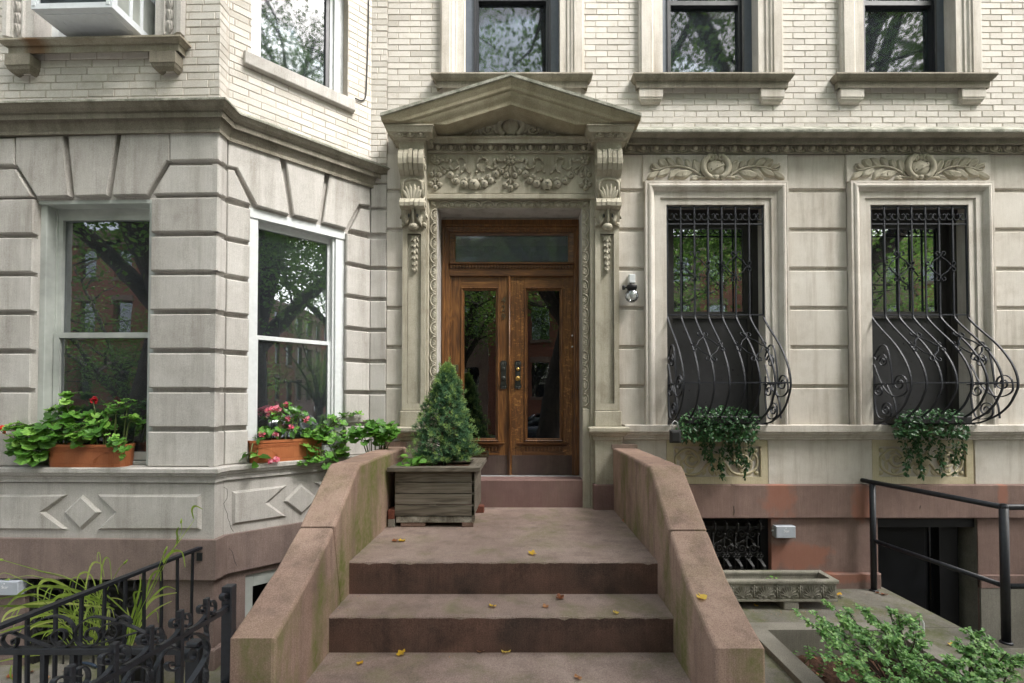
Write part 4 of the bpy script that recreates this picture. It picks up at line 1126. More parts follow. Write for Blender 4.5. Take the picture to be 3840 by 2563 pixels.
za = [RT.px(*z1(1310, y))[1] for y in (790, 955, 985, 1152)]
mb.f = RT; mb.block(0, .117, za[1], za[0], -.046, 0, c); mb.block(0, .117, za[3], za[2], -.046, 0, c)
mb.f = WF
wz = [WF.pv(866, y) for y in (400, 420, 424, 476, 483, 535.5)]
for a, b in ((1, 0), (3, 2), (5, 4)): mb.block(-1.497, UL - .003, wz[a], wz[b], -.025, 0, c)
mb.build('rusticated_blocks', M['limegrey'], LH)
# cornice of the bay
def baypath(ext=.16):
    a, b, d = BF.P(UE, 0), BF.P(0, 0), OB.P(0, 0); e = OB.P(OE + ext, 0)
    return [(p.x, p.y) for p in (a, b, d, e)]
cy = lambda y, w: BF.pv(500, y, w)
bc = [(-.03, cy(222, 0)), (.10, cy(222, .11)), (.125, cy(224, .125)), (.125, cy(229, .125)), (.118, cy(231, .12)), (.10, cy(243, .1)), (.078, cy(251, .08)), (.078, cy(253, .08)), (.068, cy(253.6, .07)), (.068, cy(268, .07)),
      (.04, cy(269, .04)), (.035, cy(276, .04)), (.016, cy(296, .015)), (.02, cy(297, .02)), (.02, cy(303, .02)), (-.03, cy(304, 0))]
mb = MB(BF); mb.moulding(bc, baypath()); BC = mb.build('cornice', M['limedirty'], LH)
mb = MB(BF); mb.moulding([(-.02, cy(221.6, 0)), (.10, cy(221.5, .11)), (.13, cy(223.6, .13)), (.13, cy(228, .13)), (.124, cy(229, .124))], baypath()); mb.build('cornice_lip', M['limelichen'], BC)
# sill course, panels, base band
sy = lambda y, w: BF.pv(400, y, w)
sp = [(-.2, 1.344), (.05, 1.344), (.062, 1.336), (.062, sy(1086, .06)), (.05, sy(1087.5, .05)), (.045, sy(1092, .04)), (.025, sy(1096, .03)), (.025, sy(1099, .03)), (.018, sy(1099.5, .02)), (.018, sy(1108, .02)), (-.03, sy(1109.5, 0))]
mb = MB(BF); mb.moulding(sp, baypath(.1)); mb.build('sill_course', M['limegrey'], LH)
pz1, pz0 = sy(1109, 0), sy(1237, 0)
mb = MB(BF); mb.block(UE, 0, pz0, pz1, -.06, 0, .002); mb.f = RT; mb.block(0, .117, pz0, pz1, -.03, 0); mb.f = OB; mb.block(0.001, OE, pz0, pz1, -.06, 0, .002)
mb.build('panel_course', M['limegrey'], LH)
b3 = lambda x, y: (x * .38625, 962.3 + y * .38625)
mb = MB(BF)
for pts in ([(585, 447), (1198, 445), (1198, 655), (583, 655), (687, 550)], [(-160, 447), (405, 447), (272, 548), (408, 653), (-160, 655)], [(495, 447), (604, 550), (490, 655), (387, 550)]):
    mb.prism(pp(BF, pts, b3), -.01, .022, .018)
mb.f = OB
for pts in ([(1378, 428), (1700, 393), (1590, 495), (1700, 576), (1378, 627)], [(1785, 382), (1890, 470), (1787, 566), (1683, 487)], [(1862, 374), (2330, 330), (2330, 520), (1880, 560), (1975, 462)]):
    mb.prism([(min(u, OE - .02), v) for u, v in pp(OB, pts, b3)], -.01, .022, .018)
mb.build('raised_panel', M['limegrey'], LH)
bz1, bz0 = sy(1237, .05), sy(1332, .05)
mb = MB(BF); mb.moulding([(-.05, pz0 + .004), (.02, pz0 + .002), (.042, bz1 - .01), (.042, bz0), (-.05, bz0)], baypath(.1)); mb.build('brownstone_band', M['brownband'], LH)
mb = MB(BF); gw = (BF.pu(58, 1400), BF.pu(330, 1400), -1, bz0 + .01)
plate(mb, UE, 0, -.6, bz0, -.2, .006, [gw]); mb.f = RT; mb.block(0.0, .118, -.6, bz0, -.1, .006)
ow = (OB.pu(562, 1350), OE - .35, -1, OB.pv(600, 1312))
mb.build('basement_wall', M['brownband'], LH); mb = MB(OB); plate(mb, 0, OE, -.6, bz0, -.2, .006, [ow])
mb.build('basement_wall', M['brownband'], LH); mb = MB(BF); mb.block(gw[1] + .35, .04, -.6, BF.pv(480, 1487), 0, .04, .012); mb.f = RT; mb.block(-.038, .12, -.6, BF.pv(480, 1487) - .002, 0, .038, .012)
mb.build('basement_plinth', M['brownband'], LH)
# front bay window (lower)
f = BF; w = -.16
fu = lambda x, y=800, w=w: BF.pu(x, y, w)
fz = lambda y, x=240, w=w: BF.pv(x, y, w)
mb = MB(f); u0, u1, v0, v1 = LW
mb.block(u0 - .002, u0 + .05, v0, v1, -.25, -.06, .004); mb.block(u1 - .05, u1 + .002, v0, v1, -.25, -.045, .004)
mb.block(u0, u1, fz(482), v1 + .002, -.25, -.04); mb.block(u0 + .05, u1 - .05, v0, fz(1056), -.25, -.10, .004)
mb.block(u0 + .05, u0 + .062, v0, v1, -.25, -.135)
WN = mb.build('window', M['greypaint'], LH)
mb = MB(f); a, b = u0 + .062, u1 - .05
g0, g1 = a + .035, b - .045
plate(mb, a, b, fz(777), fz(482), -.185, -.145, [(g0, g1, fz(764), fz(507))]); SH = mb.build('upper_sash', M['greypaint'], WN)
mb = MB(f); plate(mb, a, b, fz(1054), fz(766), -.16, -.12, [(g0 + .01, g1 - .01, fz(1036), fz(777))]); mb.build('lower_sash', M['greypaint'], WN)
mb = MB(f); mb.block(g0, g1, fz(764), fz(507), -.172, -.167); mb.block(g0, g1, fz(1036), fz(777), -.147, -.142); mb.build('pane', M['glass'], WN)
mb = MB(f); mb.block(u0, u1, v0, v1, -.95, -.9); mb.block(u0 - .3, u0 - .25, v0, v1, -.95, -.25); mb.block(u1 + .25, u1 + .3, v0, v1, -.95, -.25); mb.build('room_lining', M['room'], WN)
def curtain(f, ua, ub, va, vb, w, WN, wave=.012, n=40):
    mb = MB(f); r = []
    for v in (va, (va + vb) / 2, vb): r.append([mb.v(ua + (ub - ua) * k / n, v, w + wave * math.sin(k * 1.7) + wave * .6 * math.sin(k * .63 + v)) for k in range(n + 1)])
    mb.grid(r); mb.build('curtain', M['curtain'], WN)
curtain(BF, u0 + .03, u0 + .36, v0, v1, -.34, WN)
# oblique lower window
f = OB; w = -.10
fu = lambda x, y=800, w=w: OB.pu(x, y, w)
u0, u1, v0, v1 = OW
# heights on the oblique face taken at its middle
zt = OB.pv(680, 499 , 0); zr = OB.pv(680, 783, -.1)
mb = MB(f)
mb.block(u0 - .002, u0 + .075, v0, v1, -.2, -.05, .004); mb.block(u1 - .085, u1 + .002, v0, v1, -.2, -.05, .004); mb.block(u1 - .105, u1 - .085, v0, v1, -.2, -.07)
mb.block(u0, u1, v1 - .075, v1 + .002, -.2, -.04); mb.block(u0 + .075, u1 - .085, v0, v0 + .05, -.2, -.06)
WN = mb.build('window', M['whitepaint'], LH)
a, b = u0 + .075, u1 - .105; g0, g1 = a + .018, b - .03
mb = MB(f); plate(mb, a, b, zr - .02, v1 - .075, -.15, -.115, [(g0, g1, zr + .02, v1 - .13)]); mb.build('upper_sash', M['whitepaint'], WN)
mb = MB(f); plate(mb, a, b, v0 + .05, zr + .02, -.13, -.09, [(g0, g1, v0 + .10, zr - .015)]); mb.build('lower_sash', M['whitepaint'], WN)
mb = MB(f); mb.block(g0, g1, zr + .02, v1 - .13, -.138, -.133); mb.block(g0, g1, v0 + .10, zr - .015, -.115, -.11); mb.build('pane', M['glass'], WN)
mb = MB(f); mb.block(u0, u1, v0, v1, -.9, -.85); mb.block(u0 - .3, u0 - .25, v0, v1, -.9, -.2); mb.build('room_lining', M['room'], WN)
curtain(OB, b - .11, b + .05, v0, v1, -.26, WN, .01, 16)
# oblique upper window
u0, u1, v0, v1 = UO
mb = MB(f)
mb.block(u0 - .002, u0 + .085, v0, v1, -.2, -.05, .004); mb.block(u1 - .09, u1 + .002, v0, v1, -.2, -.10, .004); mb.block(u1 - .12, u1 - .09, v0, v1, -.2, -.13)
WN = mb.build('window', M['whitepaint'], LH)
mb = MB(f); a, b = u0 + .085, u1 - .12
plate(mb, a, b, v0 - .01, v1, -.19, -.14, [(a + .012, b - .035, v0 + .025, v1)]); mb.build('sash', M['darkframe'], WN)
mb = MB(f); mb.block(a + .012, b - .035, v0 + .025, v1, -.17, -.165); mb.build('pane', M['oldglass'], WN)
mb = MB(f); mb.block(u0, u1, v0 - .2, v1, -.9, -.85); mb.build('room_lining', M['room'], WN)
curtain(OB, a + .28, a + .46, v0 - .2, v1, -.3, WN, .02, 14)
mb = MB(f); s0, s1 = OB.pu(562, 120, .05), OB.pu(816, 235, .05)
st, sb = OB.pv(690, 172, .05), OB.pv(690, 200, .05)
mb.block(s0, s1, sb, st, -.1, .05, .006); mb.build('window_sill', M['limegrey'], LH)
# bay front upper window with carved strips
u0, u1, v0, v1 = AW
mb = MB(BF); mb.casing(u0, u1, v0, v1, [(0, -.12), (0, .02), (.07, .02), (.075, .035), (.085, .035), (.09, .02), (.155, .02), (.16, .035), (.175, .035), (.19, .05), (.225, .05), (.225, -.02)], 'LR')
SU = mb.build('window_surround', M['limegrey'], LH)
for s, ue in ((-1, u0 - .122), (1, u1 + .122)):
    mb = MB(BF); z = v0 + .02
    while z < v1:
        for q in (-1, 1): mb.petal((ue - q * .005, z), (ue + q * .034, z + .075), .035, .024, .02, .35, q * .25)
        mb.petal((ue, z - .01), (ue, z + .085), .03, .03, .02)
        z += .088
    mb.build('leaf_carving', M['limegrey'], SU)
mb = MB(BF); mb.block(u0, u0 + .06, v0, v1, -.25, -.12); mb.block(u1 - .06, u1, v0, v1, -.25, -.10); mb.block(u0, u1, v0 - .05, v0 + .02, -.25, -.1)
WN = mb.build('window', M['whitepaint'], LH)
mb = MB(BF); mb.block(u0 + .06, u1 - .06, v0 + .02, v1, -.2, -.194); mb.build('pane', M['glass'], WN)
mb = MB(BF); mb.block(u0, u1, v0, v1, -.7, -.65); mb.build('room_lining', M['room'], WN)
def rust(name):
    m = stone(name, (.27, .24, .185), (.42, .385, .31), stain=(.10, .075, .04), st=.6, streak=.6, grain=.35, bm=.4)
    nt = m.node_tree; b = [n for n in nt.nodes if n.type == 'BSDF_PRINCIPLED'][0]; src = b.inputs['Base Color'].links[0].from_socket
    cx = BF.P(BF.pu(80, 100, .1), 0, .1).x
    d = mth(nt, 'ABSOLUTE', mth(nt, 'SUBTRACT', sepxyz(nt, 0), cx))
    f = ramp(nt, mth(nt, 'ADD', mth(nt, 'DIVIDE', d, .14), mth(nt, 'SUBTRACT', noise(nt, pos(nt, (8, 8, 3)), 1, 5), .5)), [(.25, 1.0), (.9, 0.0)])
    L(nt, mix(nt, mth(nt, 'MULTIPLY', f, .75), src, (.16, .07, .02)), b.inputs['Base Color']); return m
M['rustsill'] = rust('rust_stained_sill')
cS = BF.pu(217, 100, .05); hwS = .70
ay = lambda y, w: BF.pv(230, y, w)
def local_path(fr, a, b, back=.06):
    return [(p.x, p.y) for p in (fr.P(a, 0, -back), fr.P(a, 0, 0), fr.P(b, 0, 0), fr.P(b, 0, -back))]
pr = [(-.3, ay(81, 0)), (.10, ay(81, .11)), (.12, ay(83, .12)), (.12, ay(87, .12)), (.10, ay(92, .1)), (.082, ay(101, .08)), (.08, ay(103, .08)), (.07, ay(104, .07)), (.07, ay(120, .07)), (0, ay(121, .0)), (-.05, ay(121, 0))]
mb = MB(BF); mb.moulding(pr, local_path(BF, cS - hwS + .10, cS + hwS - .085)); SL = mb.build('window_sill', M['rustsill'], LH)
for ca in (BF.pu(50, 140, .05), BF.pu(380, 130, .05)):
    mb = MB(BF); mb.moulding([(0, ay(121, .08)), (0, ay(146, .08)), (-.005, ay(147, .08)), (-.012, ay(156, .07)), (-.03, ay(166, .05)), (-.045, ay(167, .04)), (-.07, ay(167, 0))],
        [(p.x, p.y) for p in (BF.P(ca - .10, 0, -.05), BF.P(ca - .10, 0, .085), BF.P(ca + .10, 0, .085), BF.P(ca + .10, 0, -.05))]); mb.build('sill_bracket', M['limedirty'], SL)
# basement grille window and white framed opening of the bay
u0, u1 = gw[0], gw[1]
mb = MB(BF); mb.block(u0, u1, bz0 - .05, bz0 + .01, -.2, -.05); mb.block(u1 - .06, u1, -.6, bz0, -.2, -.03); mb.block(u0, u0 + .06, -.6, bz0, -.2, -.03)
WN = mb.build('basement_window', M['irondull'], LH)
mb = MB(BF); mb.block(u0, u1, -.6, bz0, -.4, -.35); mb.build('pane', M['room'], WN)
mb = MB(BF); W = -.02
mb.block(u0, u1, bz0 - .11, bz0 - .08, W - .01, W); mb.block(u0, u1, bz0 - .52, bz0 - .5, W - .01, W)
n = 7
for k in range(n + 1):
    X = u0 + .05 + (u1 - u0 - .1) * k / n; r = (u1 - u0 - .1) / n / 2
    mb.tube([(X, -.5, W), (X, bz0 - .10, W)], .006, 6)
    mb.tube([(X, bz0 - .12, W + .01), (X, bz0 - .06, W + .05), (X, bz0 - .025, W + .04), (X, bz0 - .03, W + .0), (X, bz0 - .08, W - .005)], 1, flat=(.016, .004), up=(1, 0, 0))
    if k == n: continue
    for zc, t in ((bz0 - .20, 1), (bz0 - .40, -1)):
        mb.tube(spiral((X + r, zc), r * .95, r * .15, 200 if k % 2 else -20, (1.5 if k % 2 else -1.5) * -t, 24, W + .004), 1, flat=(.0035, .010))
    a, b = (bz0 - .24, bz0 - .36) if k % 2 else (bz0 - .36, bz0 - .24)
    mb.tube([(X + 2 * r * t, a + (b - a) * t, W + .004) for t in [i / 10 for i in range(11)]], 1, flat=(.012, .003), twist=.5)
mb.build('scroll_grille', M['irondull'], WN)
mb = MB(OB); u0, u1, _, v1 = ow
mb.block(u0, u0 + .06, -.6, v1, -.12, -.01, .003); mb.block(u0 + .06, u1, v1 - .11, v1, -.12, -.014, .003); mb.block(u1 - .06, u1, -.6, v1 - .11, -.12, -.01)
WN = mb.build('basement_doorway', M['greypaint'], LH)
mb = MB(OB); mb.block(u0, u1, -.6, v1, -.5, -.45); mb.build('room_lining', M['blackdoor'], WN)

# wall beyond the bay; unseen return, top slab and back added against light leaks
mb = MB(WF); mb.block(-12, -1.7, -.6, VT, -.3, -.22); mb.build('far_wall', M['mortar'], LH)
pe = BF.P(UE, 0)
mb = MB(Frame((pe.x, pe.y, 0), (0, -1, 0), (-1, 0, 0))); mb.block(-1.3, -.0, -.6, VT, -.06, 0); mb.build('bay_return', M['limegrey'], LH)
mb = MB(WF); mb.block(-4.7, -1.36, VT + .001, VT + .2, -6, .93); mb.block(-12, UL - .01, -.6, VT, -6.2, -6); mb.build('light_seal_shell', M['mortar'], LH)
mb = MB(WF); mb.block(UL, UR, VTOP + .31, VTOP + .5, -6, .0); mb.block(UL, UR, -1.6, VTOP + .3, -6.2, -6); mb.block(UR, UR + .2, -1.6, VTOP + .3, -6, 0); mb.build('light_seal_shell', M['mortar'], HOUSE)  # added cap, back and side, out of view, keep stray light out
mb = MB(WF); plate(mb, UL, UR, VTOP, VTOP + .31, -.3, -.003, holes_up); mb.build('upper_wall', M['mortar'], HOUSE)

def crack(fr, pts, parent, conv=b3, w=.001, r=.0018):
    mb = MB(fr); mb.tube([(*fr.px(*conv(x, y)), w) for x, y in pts], r, 4); mb.build('crack', M['room'], parent)
rr = random.Random(2)
def wob(pts): return [(x + rr.uniform(-7, 7), y) for x, y in pts]
crack(OB, [(1308, 402), (1330, 404), (1348, 415)] + wob([(1345, 440), (1342, 470), (1335, 500), (1342, 530), (1345, 560), (1350, 590), (1362, 615), (1372, 640), (1384, 668)]), LH)
crack(OB, wob([(1350, 760), (1370, 780), (1382, 800), (1384, 830), (1398, 862)]), LH, b3, .043)
crack(OB, [(1307, 375), (1306, 450), (1307, 540), (1306, 620), (1307, 690)], LH)
crack(WF, [(605, 510), (610, 540), (606, 562)], HOUSE, lambda x, y: (1443.7 + x * .38625, 962.3 + y * .38625), .052)
crack(WF, [(1702, 505), (1700, 525)], HOUSE, lambda x, y: (1443.7 + x * .38625, 962.3 + y * .38625), .052)
# ================================================================ GROUND AND STREET
def slab(name, x0, x1, y0, y1, z0, z1, mat, c=0.0):
    mb = MB(Frame((0, 0, 0), (1, 0, 0), (0, -1, 0)))
    X = [x0, x1]
    ids = [mb.vw(p) for p in ((x0, y0, z0), (x1, y0, z0), (x1, y1, z0), (x0, y1, z0), (x0, y0, z1), (x1, y0, z1), (x1, y1, z1), (x0, y1, z1))]
    for f in ((3, 2, 1, 0), (4, 5, 6, 7), (0, 1, 5, 4), (1, 2, 6, 5), (2, 3, 7, 6), (3, 0, 4, 7)): mb.face([ids[i] for i in f])
    return struct(mb.build(name, mat))
PZ, LZ = .06, -.19
GX = 3.48
# ground: one sheet with the sunken areaways left open
mb = MB(); XS = [-300, -4.8, -1.315, .868, GX, 6.6, 300]; YS = [-300, -18.2, -7.2, -2.72, -2.45, -1.16, .95, 300]
def hole(xc, yc):
    return (-4.8 < xc < .868 and -2.45 < yc < .95) or (.868 < xc < 6.6 and -2.72 < yc < .95) or (-18.2 < yc < -7.2)
vid = {}
for i, x in enumerate(XS):
    for j, y in enumerate(YS): vid[i, j] = mb.vw((x, y, -.004))
for i in range(len(XS) - 1):
    for j in range(len(YS) - 1):
        if not hole((XS[i] + XS[i + 1]) / 2, (YS[j] + YS[j + 1]) / 2): mb.face((vid[i, j], vid[i + 1, j], vid[i + 1, j + 1], vid[i, j + 1]))
struct(mb.build('ground', M['paving']))
slab('road', -300, 300, -18.2, -7.2, -.6, -.13, M['asphalt'])
slab('kerb', -300, 300, -7.36, -7.2, -.5, .004, M['concrete']); slab('kerb', -300, 300, -18.2, -18.04, -.5, .004, M['concrete'])
mb = MB(); 
for k in range(-9, 10):
    for y0, y1 in ((-7.1, -5.5), (-5.47, -3.9), (-3.87, -2.74)):
        mb.f = WF
        x0, x1 = k * 1.6 - .6, k * 1.6 + .97
        ids = [mb.vw(p) for p in ((x0, y0, .0), (x1, y0, .0), (x1, y1, .0), (x0, y1, .0))]; mb.face(ids)
struct(mb.build('sidewalk', M['paving']))
# patio right of the stoop with the pit of the basement stair
def patio_piece(x0, x1, y0, y1): slab('patio', x0, x1, y0, y1, -.3, PZ, M['patio'])
patio_piece(.868, 1.74, -2.715, .01); patio_piece(1.74, GX, -.845, .01); patio_piece(2.965, GX, -2.715, -.849); patio_piece(GX, 6.6, -2.715, -1.17)
slab('areaway_floor', GX - .05, 6.6, -1.16, .3, -1.6, -1.4, M['concrete'])
slab('areaway_wall', GX - .3, GX - .002, -1.16, .01, -1.6, -.302, M['concrete']); slab('areaway_wall', GX, 6.6, -1.3, -1.172, -1.6, -.302, M['concrete'])
KB = thing('planting_bed', 'sunken planting bed with raised concrete kerb right of the stoop', 'planter bed', (2.35, -1.6, .06))
for nm, x0, x1, y0, y1 in (('kerb_back', 1.742, 2.962, -.975, -.848), ('kerb_side', 1.742, 1.88, -2.7, -.975), ('kerb_side', 2.82, 2.962, -2.7, -.975)):
    mb = MB(Frame((0, 0, 0), (1, 0, 0), (0, -1, 0)))
    mb.block(x0, x1, -.3, .10, -y1, -y0, 0)
    mb.build('concrete_kerb', M['concrete'], KB)
R_ = random.Random(3)
def lumpy(name, x0, x1, y0, y1, z, amp, mat, n=26, parent=None):
    mb = MB(); m = max(4, int(n * (y1 - y0) / (x1 - x0)))
    rows = [[mb.vw((x0 + (x1 - x0) * i / n, y0 + (y1 - y0) * j / m, z + amp * R_.uniform(-1, 1))) for i in range(n + 1)] for j in range(m + 1)]
    mb.grid(rows); return mb.build(name, mat, parent)
lumpy('mulch_bed', 1.878, 2.822, -2.7, -.973, -.10, .02, M['mulch'], 40, KB)
struct(lumpy('areaway_ground', -4.8, -1.312, -2.5, .0, LZ, .006, M['patio'], 40))
# ================================================================ STOOP
STX0, STX1 = -1.111, .864
ST = thing('stoop', 'brownstone stoop with mossy sloping side walls rising to the oak door', 'stoop', (-.124, -1.6, 0))
CHF = Frame((0, 0, 0), (0, 1, 0), (1, 0, 0))
edges = [(-1.604, .826), (-1.923, .618), (-2.221, .41), (-2.52, .2)]
for k, (y, z) in enumerate(edges):
    yb = .03 if k == 0 else edges[k - 1][0] + .03
    mb = MB(CHF)
    zb = -.3
    N = 60; n = 5
    rr = []
    for i in range(N + 1):
        x = STX0 - .005 + (STX1 - STX0 + .01) * i / N
        j = .002 * math.sin(i * .35 + k * 2) + R_.uniform(-.001, .001)
        e = .011 + R_.uniform(-.002, .003) + (R_.uniform(.004, .010) if R_.random() < .10 else 0)
        rr.append([mb.vw(p) for p in ((x, yb, z), (x, y + .06, z + .001 * math.sin(i)), (x, y + e + j, z), (x, y + .003 + j, z - .005), (x, y + j, z - e), (x, y + .004, z - .12), (x, y + .004, z - .215))])
    mb.grid([q[:5] for q in rr], False)
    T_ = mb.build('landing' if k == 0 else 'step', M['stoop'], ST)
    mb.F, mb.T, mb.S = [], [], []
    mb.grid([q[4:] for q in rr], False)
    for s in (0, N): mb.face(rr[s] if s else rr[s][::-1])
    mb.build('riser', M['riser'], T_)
for x0, x1, s in ((-1.32, STX0, -1), (STX1, 1.092, 1)):
    dY, dZ = (.0, .0) if s < 0 else (.03, -.045)
    top = [(.012, 1.425 + dZ * .3), (-1.40, 1.425 + dZ * .3), (-1.44, 1.405 + dZ * .3), (-1.85, 1.112 + dZ * .4)]
    low = [(-1.858, 1.104 + dZ * .4), (-2.12, .955 + dZ), (-2.35, .855 + dZ), (-2.53 - dY * 0, .785 + dZ)]
    N = 9
    def cheek(poly, nm, mat):
        mb = MB(CHF); mb.prism(poly, x0, x1, 0)
        return mb
    # upper stone and lower stone with the cracked joint between them
    up = top + [(-1.72, .60), (-1.65, -.2), (.012, -.2)]
    lo = low + [(-2.545, -.2), (-1.658, -.2), (-1.728, .60)]
    for nm, poly in (('upper', up), ('lower', lo)):
        mb = MB(CHF)
        fine = []
        for i_, p_ in enumerate(poly):
            q_ = poly[(i_ + 1) % len(poly)]; n_ = max(1, int(math.dist(p_, q_) / .07)) if p_[1] > .5 and q_[1] > .5 else 1
            for k_ in range(n_):
                t_ = k_ / n_; e_ = 0 if k_ == 0 else R_.uniform(-.004, .003)
                fine.append((p_[0] + (q_[0] - p_[0]) * t_, p_[1] + (q_[1] - p_[1]) * t_ + e_))
        poly = fine
        ar = sum(poly[i][0] * poly[(i + 1) % len(poly)][1] - poly[(i + 1) % len(poly)][0] * poly[i][1] for i in range(len(poly)))
        if ar < 0: poly = poly[::-1]
        n = len(poly); c = .016
        ins = []
        for i in range(n):
            p0, p1, p2 = Vector(poly[i - 1]), Vector(poly[i]), Vector(poly[(i + 1) % n])
            d1, d2 = (p1 - p0).normalized(), (p2 - p1).normalized()
            n1, n2 = Vector((-d1.y, d1.x)), Vector((-d2.y, d2.x)); ins.append(p1 + (n1 + n2) * (c / max(1 + n1.dot(n2), .4)))
        R4 = []
        for w, q in ((x0, ins), (x0 + c * .4, [Vector(p) * .6 + i_ * .4 if False else Vector(p).lerp(i_, .3) for p, i_ in zip(poly, ins)]), (x0 + c, [Vector(p) for p in poly]), (x1 - c, [Vector(p) for p in poly]), (x1 - c * .4, [Vector(p).lerp(i_, .3) for p, i_ in zip(poly, ins)]), (x1, ins)):
            R4.append([mb.v(p.x, p.y, w) for p in q])
        for a, d in zip(R4, R4[1:]):
            for i in range(n): mb.face((a[i], a[(i + 1) % n], d[(i + 1) % n], d[i]))
        mb.face(R4[0][::-1]); mb.face(R4[-1])
        mb.build('cheek_wall', M['cheek'], ST)
mb = MB(CHF); mb.block(-.10, .0, 1.41, 1.47, -1.33, -1.10, .01); mb.block(-.10, .0, 1.40, 1.445, .85, 1.10, .01); mb.build('coping_end', M['stoop'], ST)
# ================================================================ WINDOW GUARDS
GZ = [(4.0, 0)]
PROFILE = [(3.76, 0), (2.72, 0), (2.68, .005), (2.62, .05), (2.537, .13), (2.444, .226), (2.36, .305), (2.273, .37), (2.197, .417), (2.115, .452), (2.04, .468), (1.967, .464), (1.894, .43), (1.82, .385), (1.743, .30), (1.69, .20), (1.655, .11), (1.64, .0)]
def pw(z):
    for (z0, p0), (z1, p1) in zip(PROFILE, PROFILE[1:]):
        if z1 <= z <= z0: return p0 + (p1 - p0) * (z0 - z) / (z0 - z1)
    return 0
def window_guard(c):
    G = thing('window_guard', 'black iron belly grille bulging over a trailing vine, nearest the entrance portal', 'window grille', (c, 0, 1.63), 'bellied iron guards over the ground floor windows')
    b = .0095; hw = .470
    mb = MB()
    for z in (3.765, 3.60, 2.705): mb.block(c - hw, c + hw, z - .006, z + .006, -.012, .004)
    mb.block(c - hw - .01, c + hw + .01, 1.63, 1.642, -.03, .05)
    mb.build('rail', M['guardiron'], G)
    mb = MB(); z = 2.02; mb.block(c - hw, c + hw, z - .006, z + .006, pw(z) - .006, pw(z) + .006)
    for s in (-1, 1): mb.tube([(c + s * hw, z, -.02), (c + s * hw, z, pw(z))], .006, 4)
    mb.build('belly_rail', M['guardiron'], G)
    cur = smoothpath([Vector((p, z, 0)) for z, p in PROFILE[1:]], 2)
    for k in range(8):
        u = c + (-3.5 + k) * hw / 3.5
        mb = MB(); mb.tube([(u, 3.78, 0)] + [(u, p.y, p.x) for p in cur], b, 4, smooth=False); mb.build('bar', M['guardiron'], G)
    mb = MB(); fl_ = (.0025, .008)
    for k in range(7):
        m = c + (-3 + k) * hw / 3.5
        for s in (-1, 1):
            pts = [(m + s * (.030 + .030 * math.cos(rad(a))), 3.675 + .034 * math.sin(rad(a)), .004) for a in range(-230, 121, 25)]
            mb.tube([(m + s * .062, 3.70, .004)] + [(m + s * (.034 + .030 * math.cos(rad(a))), 3.672 + .036 * math.sin(rad(a)), .004) for a in range(40, -240, -25)] + [(m + s * .034, 3.685, .004)], 1, flat=fl_)
    mb.build('scroll_row', M['guardiron'], G)
    for uc, zc in ((-1.5, 3.18), (1.5, 3.18), (-1.5, 2.36), (1.5, 2.36)):
        mb = MB(); u = c + uc * hw / 3.5; hu, hz = .13, .125
        P = lambda x, y: (u + x, zc + y, pw(zc + y) + .010)
        for sx in (-1, 1):
            for sy in (-1, 1):
                # bar from top point to side point with a curl at both ends
                pts = [(sx * (.035 + .022 * math.cos(a)), sy * (hz - .012 + .022 * math.sin(a))) for a in [rad(q) for q in range(-150, 181, 33)]]
                pts = [(sx * .030, sy * (hz - .02)), (sx * .046, sy * (hz - .004)), (sx * .040, sy * (hz + .016)), (sx * .02, sy * (hz + .016)), (sx * .006, sy * (hz - .012)), (sx * .012, sy * (hz - .035)),
                       (sx * hu * .5, sy * hz * .42), (sx * (hu - .035), sy * .012), (sx * (hu - .01), sy * .008), (sx * (hu + .012), sy * .022), (sx * (hu + .012), sy * .042), (sx * (hu - .008), sy * .046), (sx * (hu - .018), sy * .03)]
                mb.tube([P(q.x, q.y) for q in smoothpath([Vector((a_, b_, 0)) for a_, b_ in pts], 3)], 1, flat=fl_)
        mb.build('diamond_scroll', M['guardiron'], G)
    for s in (-1, 1):
        mb = MB(Frame((c + s * hw, 0, 0), (0, -1, 0), (s, 0, 0))); f2 = (.004, .007)
        def sp(cx, cz, r, a0, t, tail):
            q = spiral((cx, cz), r, r * .22, a0, t, 24)
            mb.tube(smoothpath([Vector((a_, b_, 0)) for a_, b_ in tail] + [Vector((q[0][0], q[0][1], 0))], 4)[:-1] + q, 1, flat=f2)
        sp(.13, 2.24, .075, 170, -1.6, [(.26, 1.98), (.235, 2.2), (.19, 2.36), (.11, 2.39), (.03, 2.30)])
        sp(.335, 2.02, .085, 20, 1.5, [(.02, 2.22), (.12, 2.02), (.22, 1.92), (.33, 1.90), (.42, 1.95)])
        sp(.085, 1.96, .075, 60, 1.5, [(.30, 1.70), (.28, 1.84), (.22, 1.95), (.17, 2.02)])
        sp(.17, 1.78, .072, 30, 1.5, [(.03, 2.1), (.02, 1.9), (.06, 1.72), (.15, 1.69), (.23, 1.73)])
        mb.build('side_scroll', M['guardiron'], G)
    return G
G1 = window_guard(1.888)
G2 = dup(G1, None, (2.0, 0, 0)); G2['label'] = 'black iron belly grille bulging over a trailing vine, farther from the entrance portal'
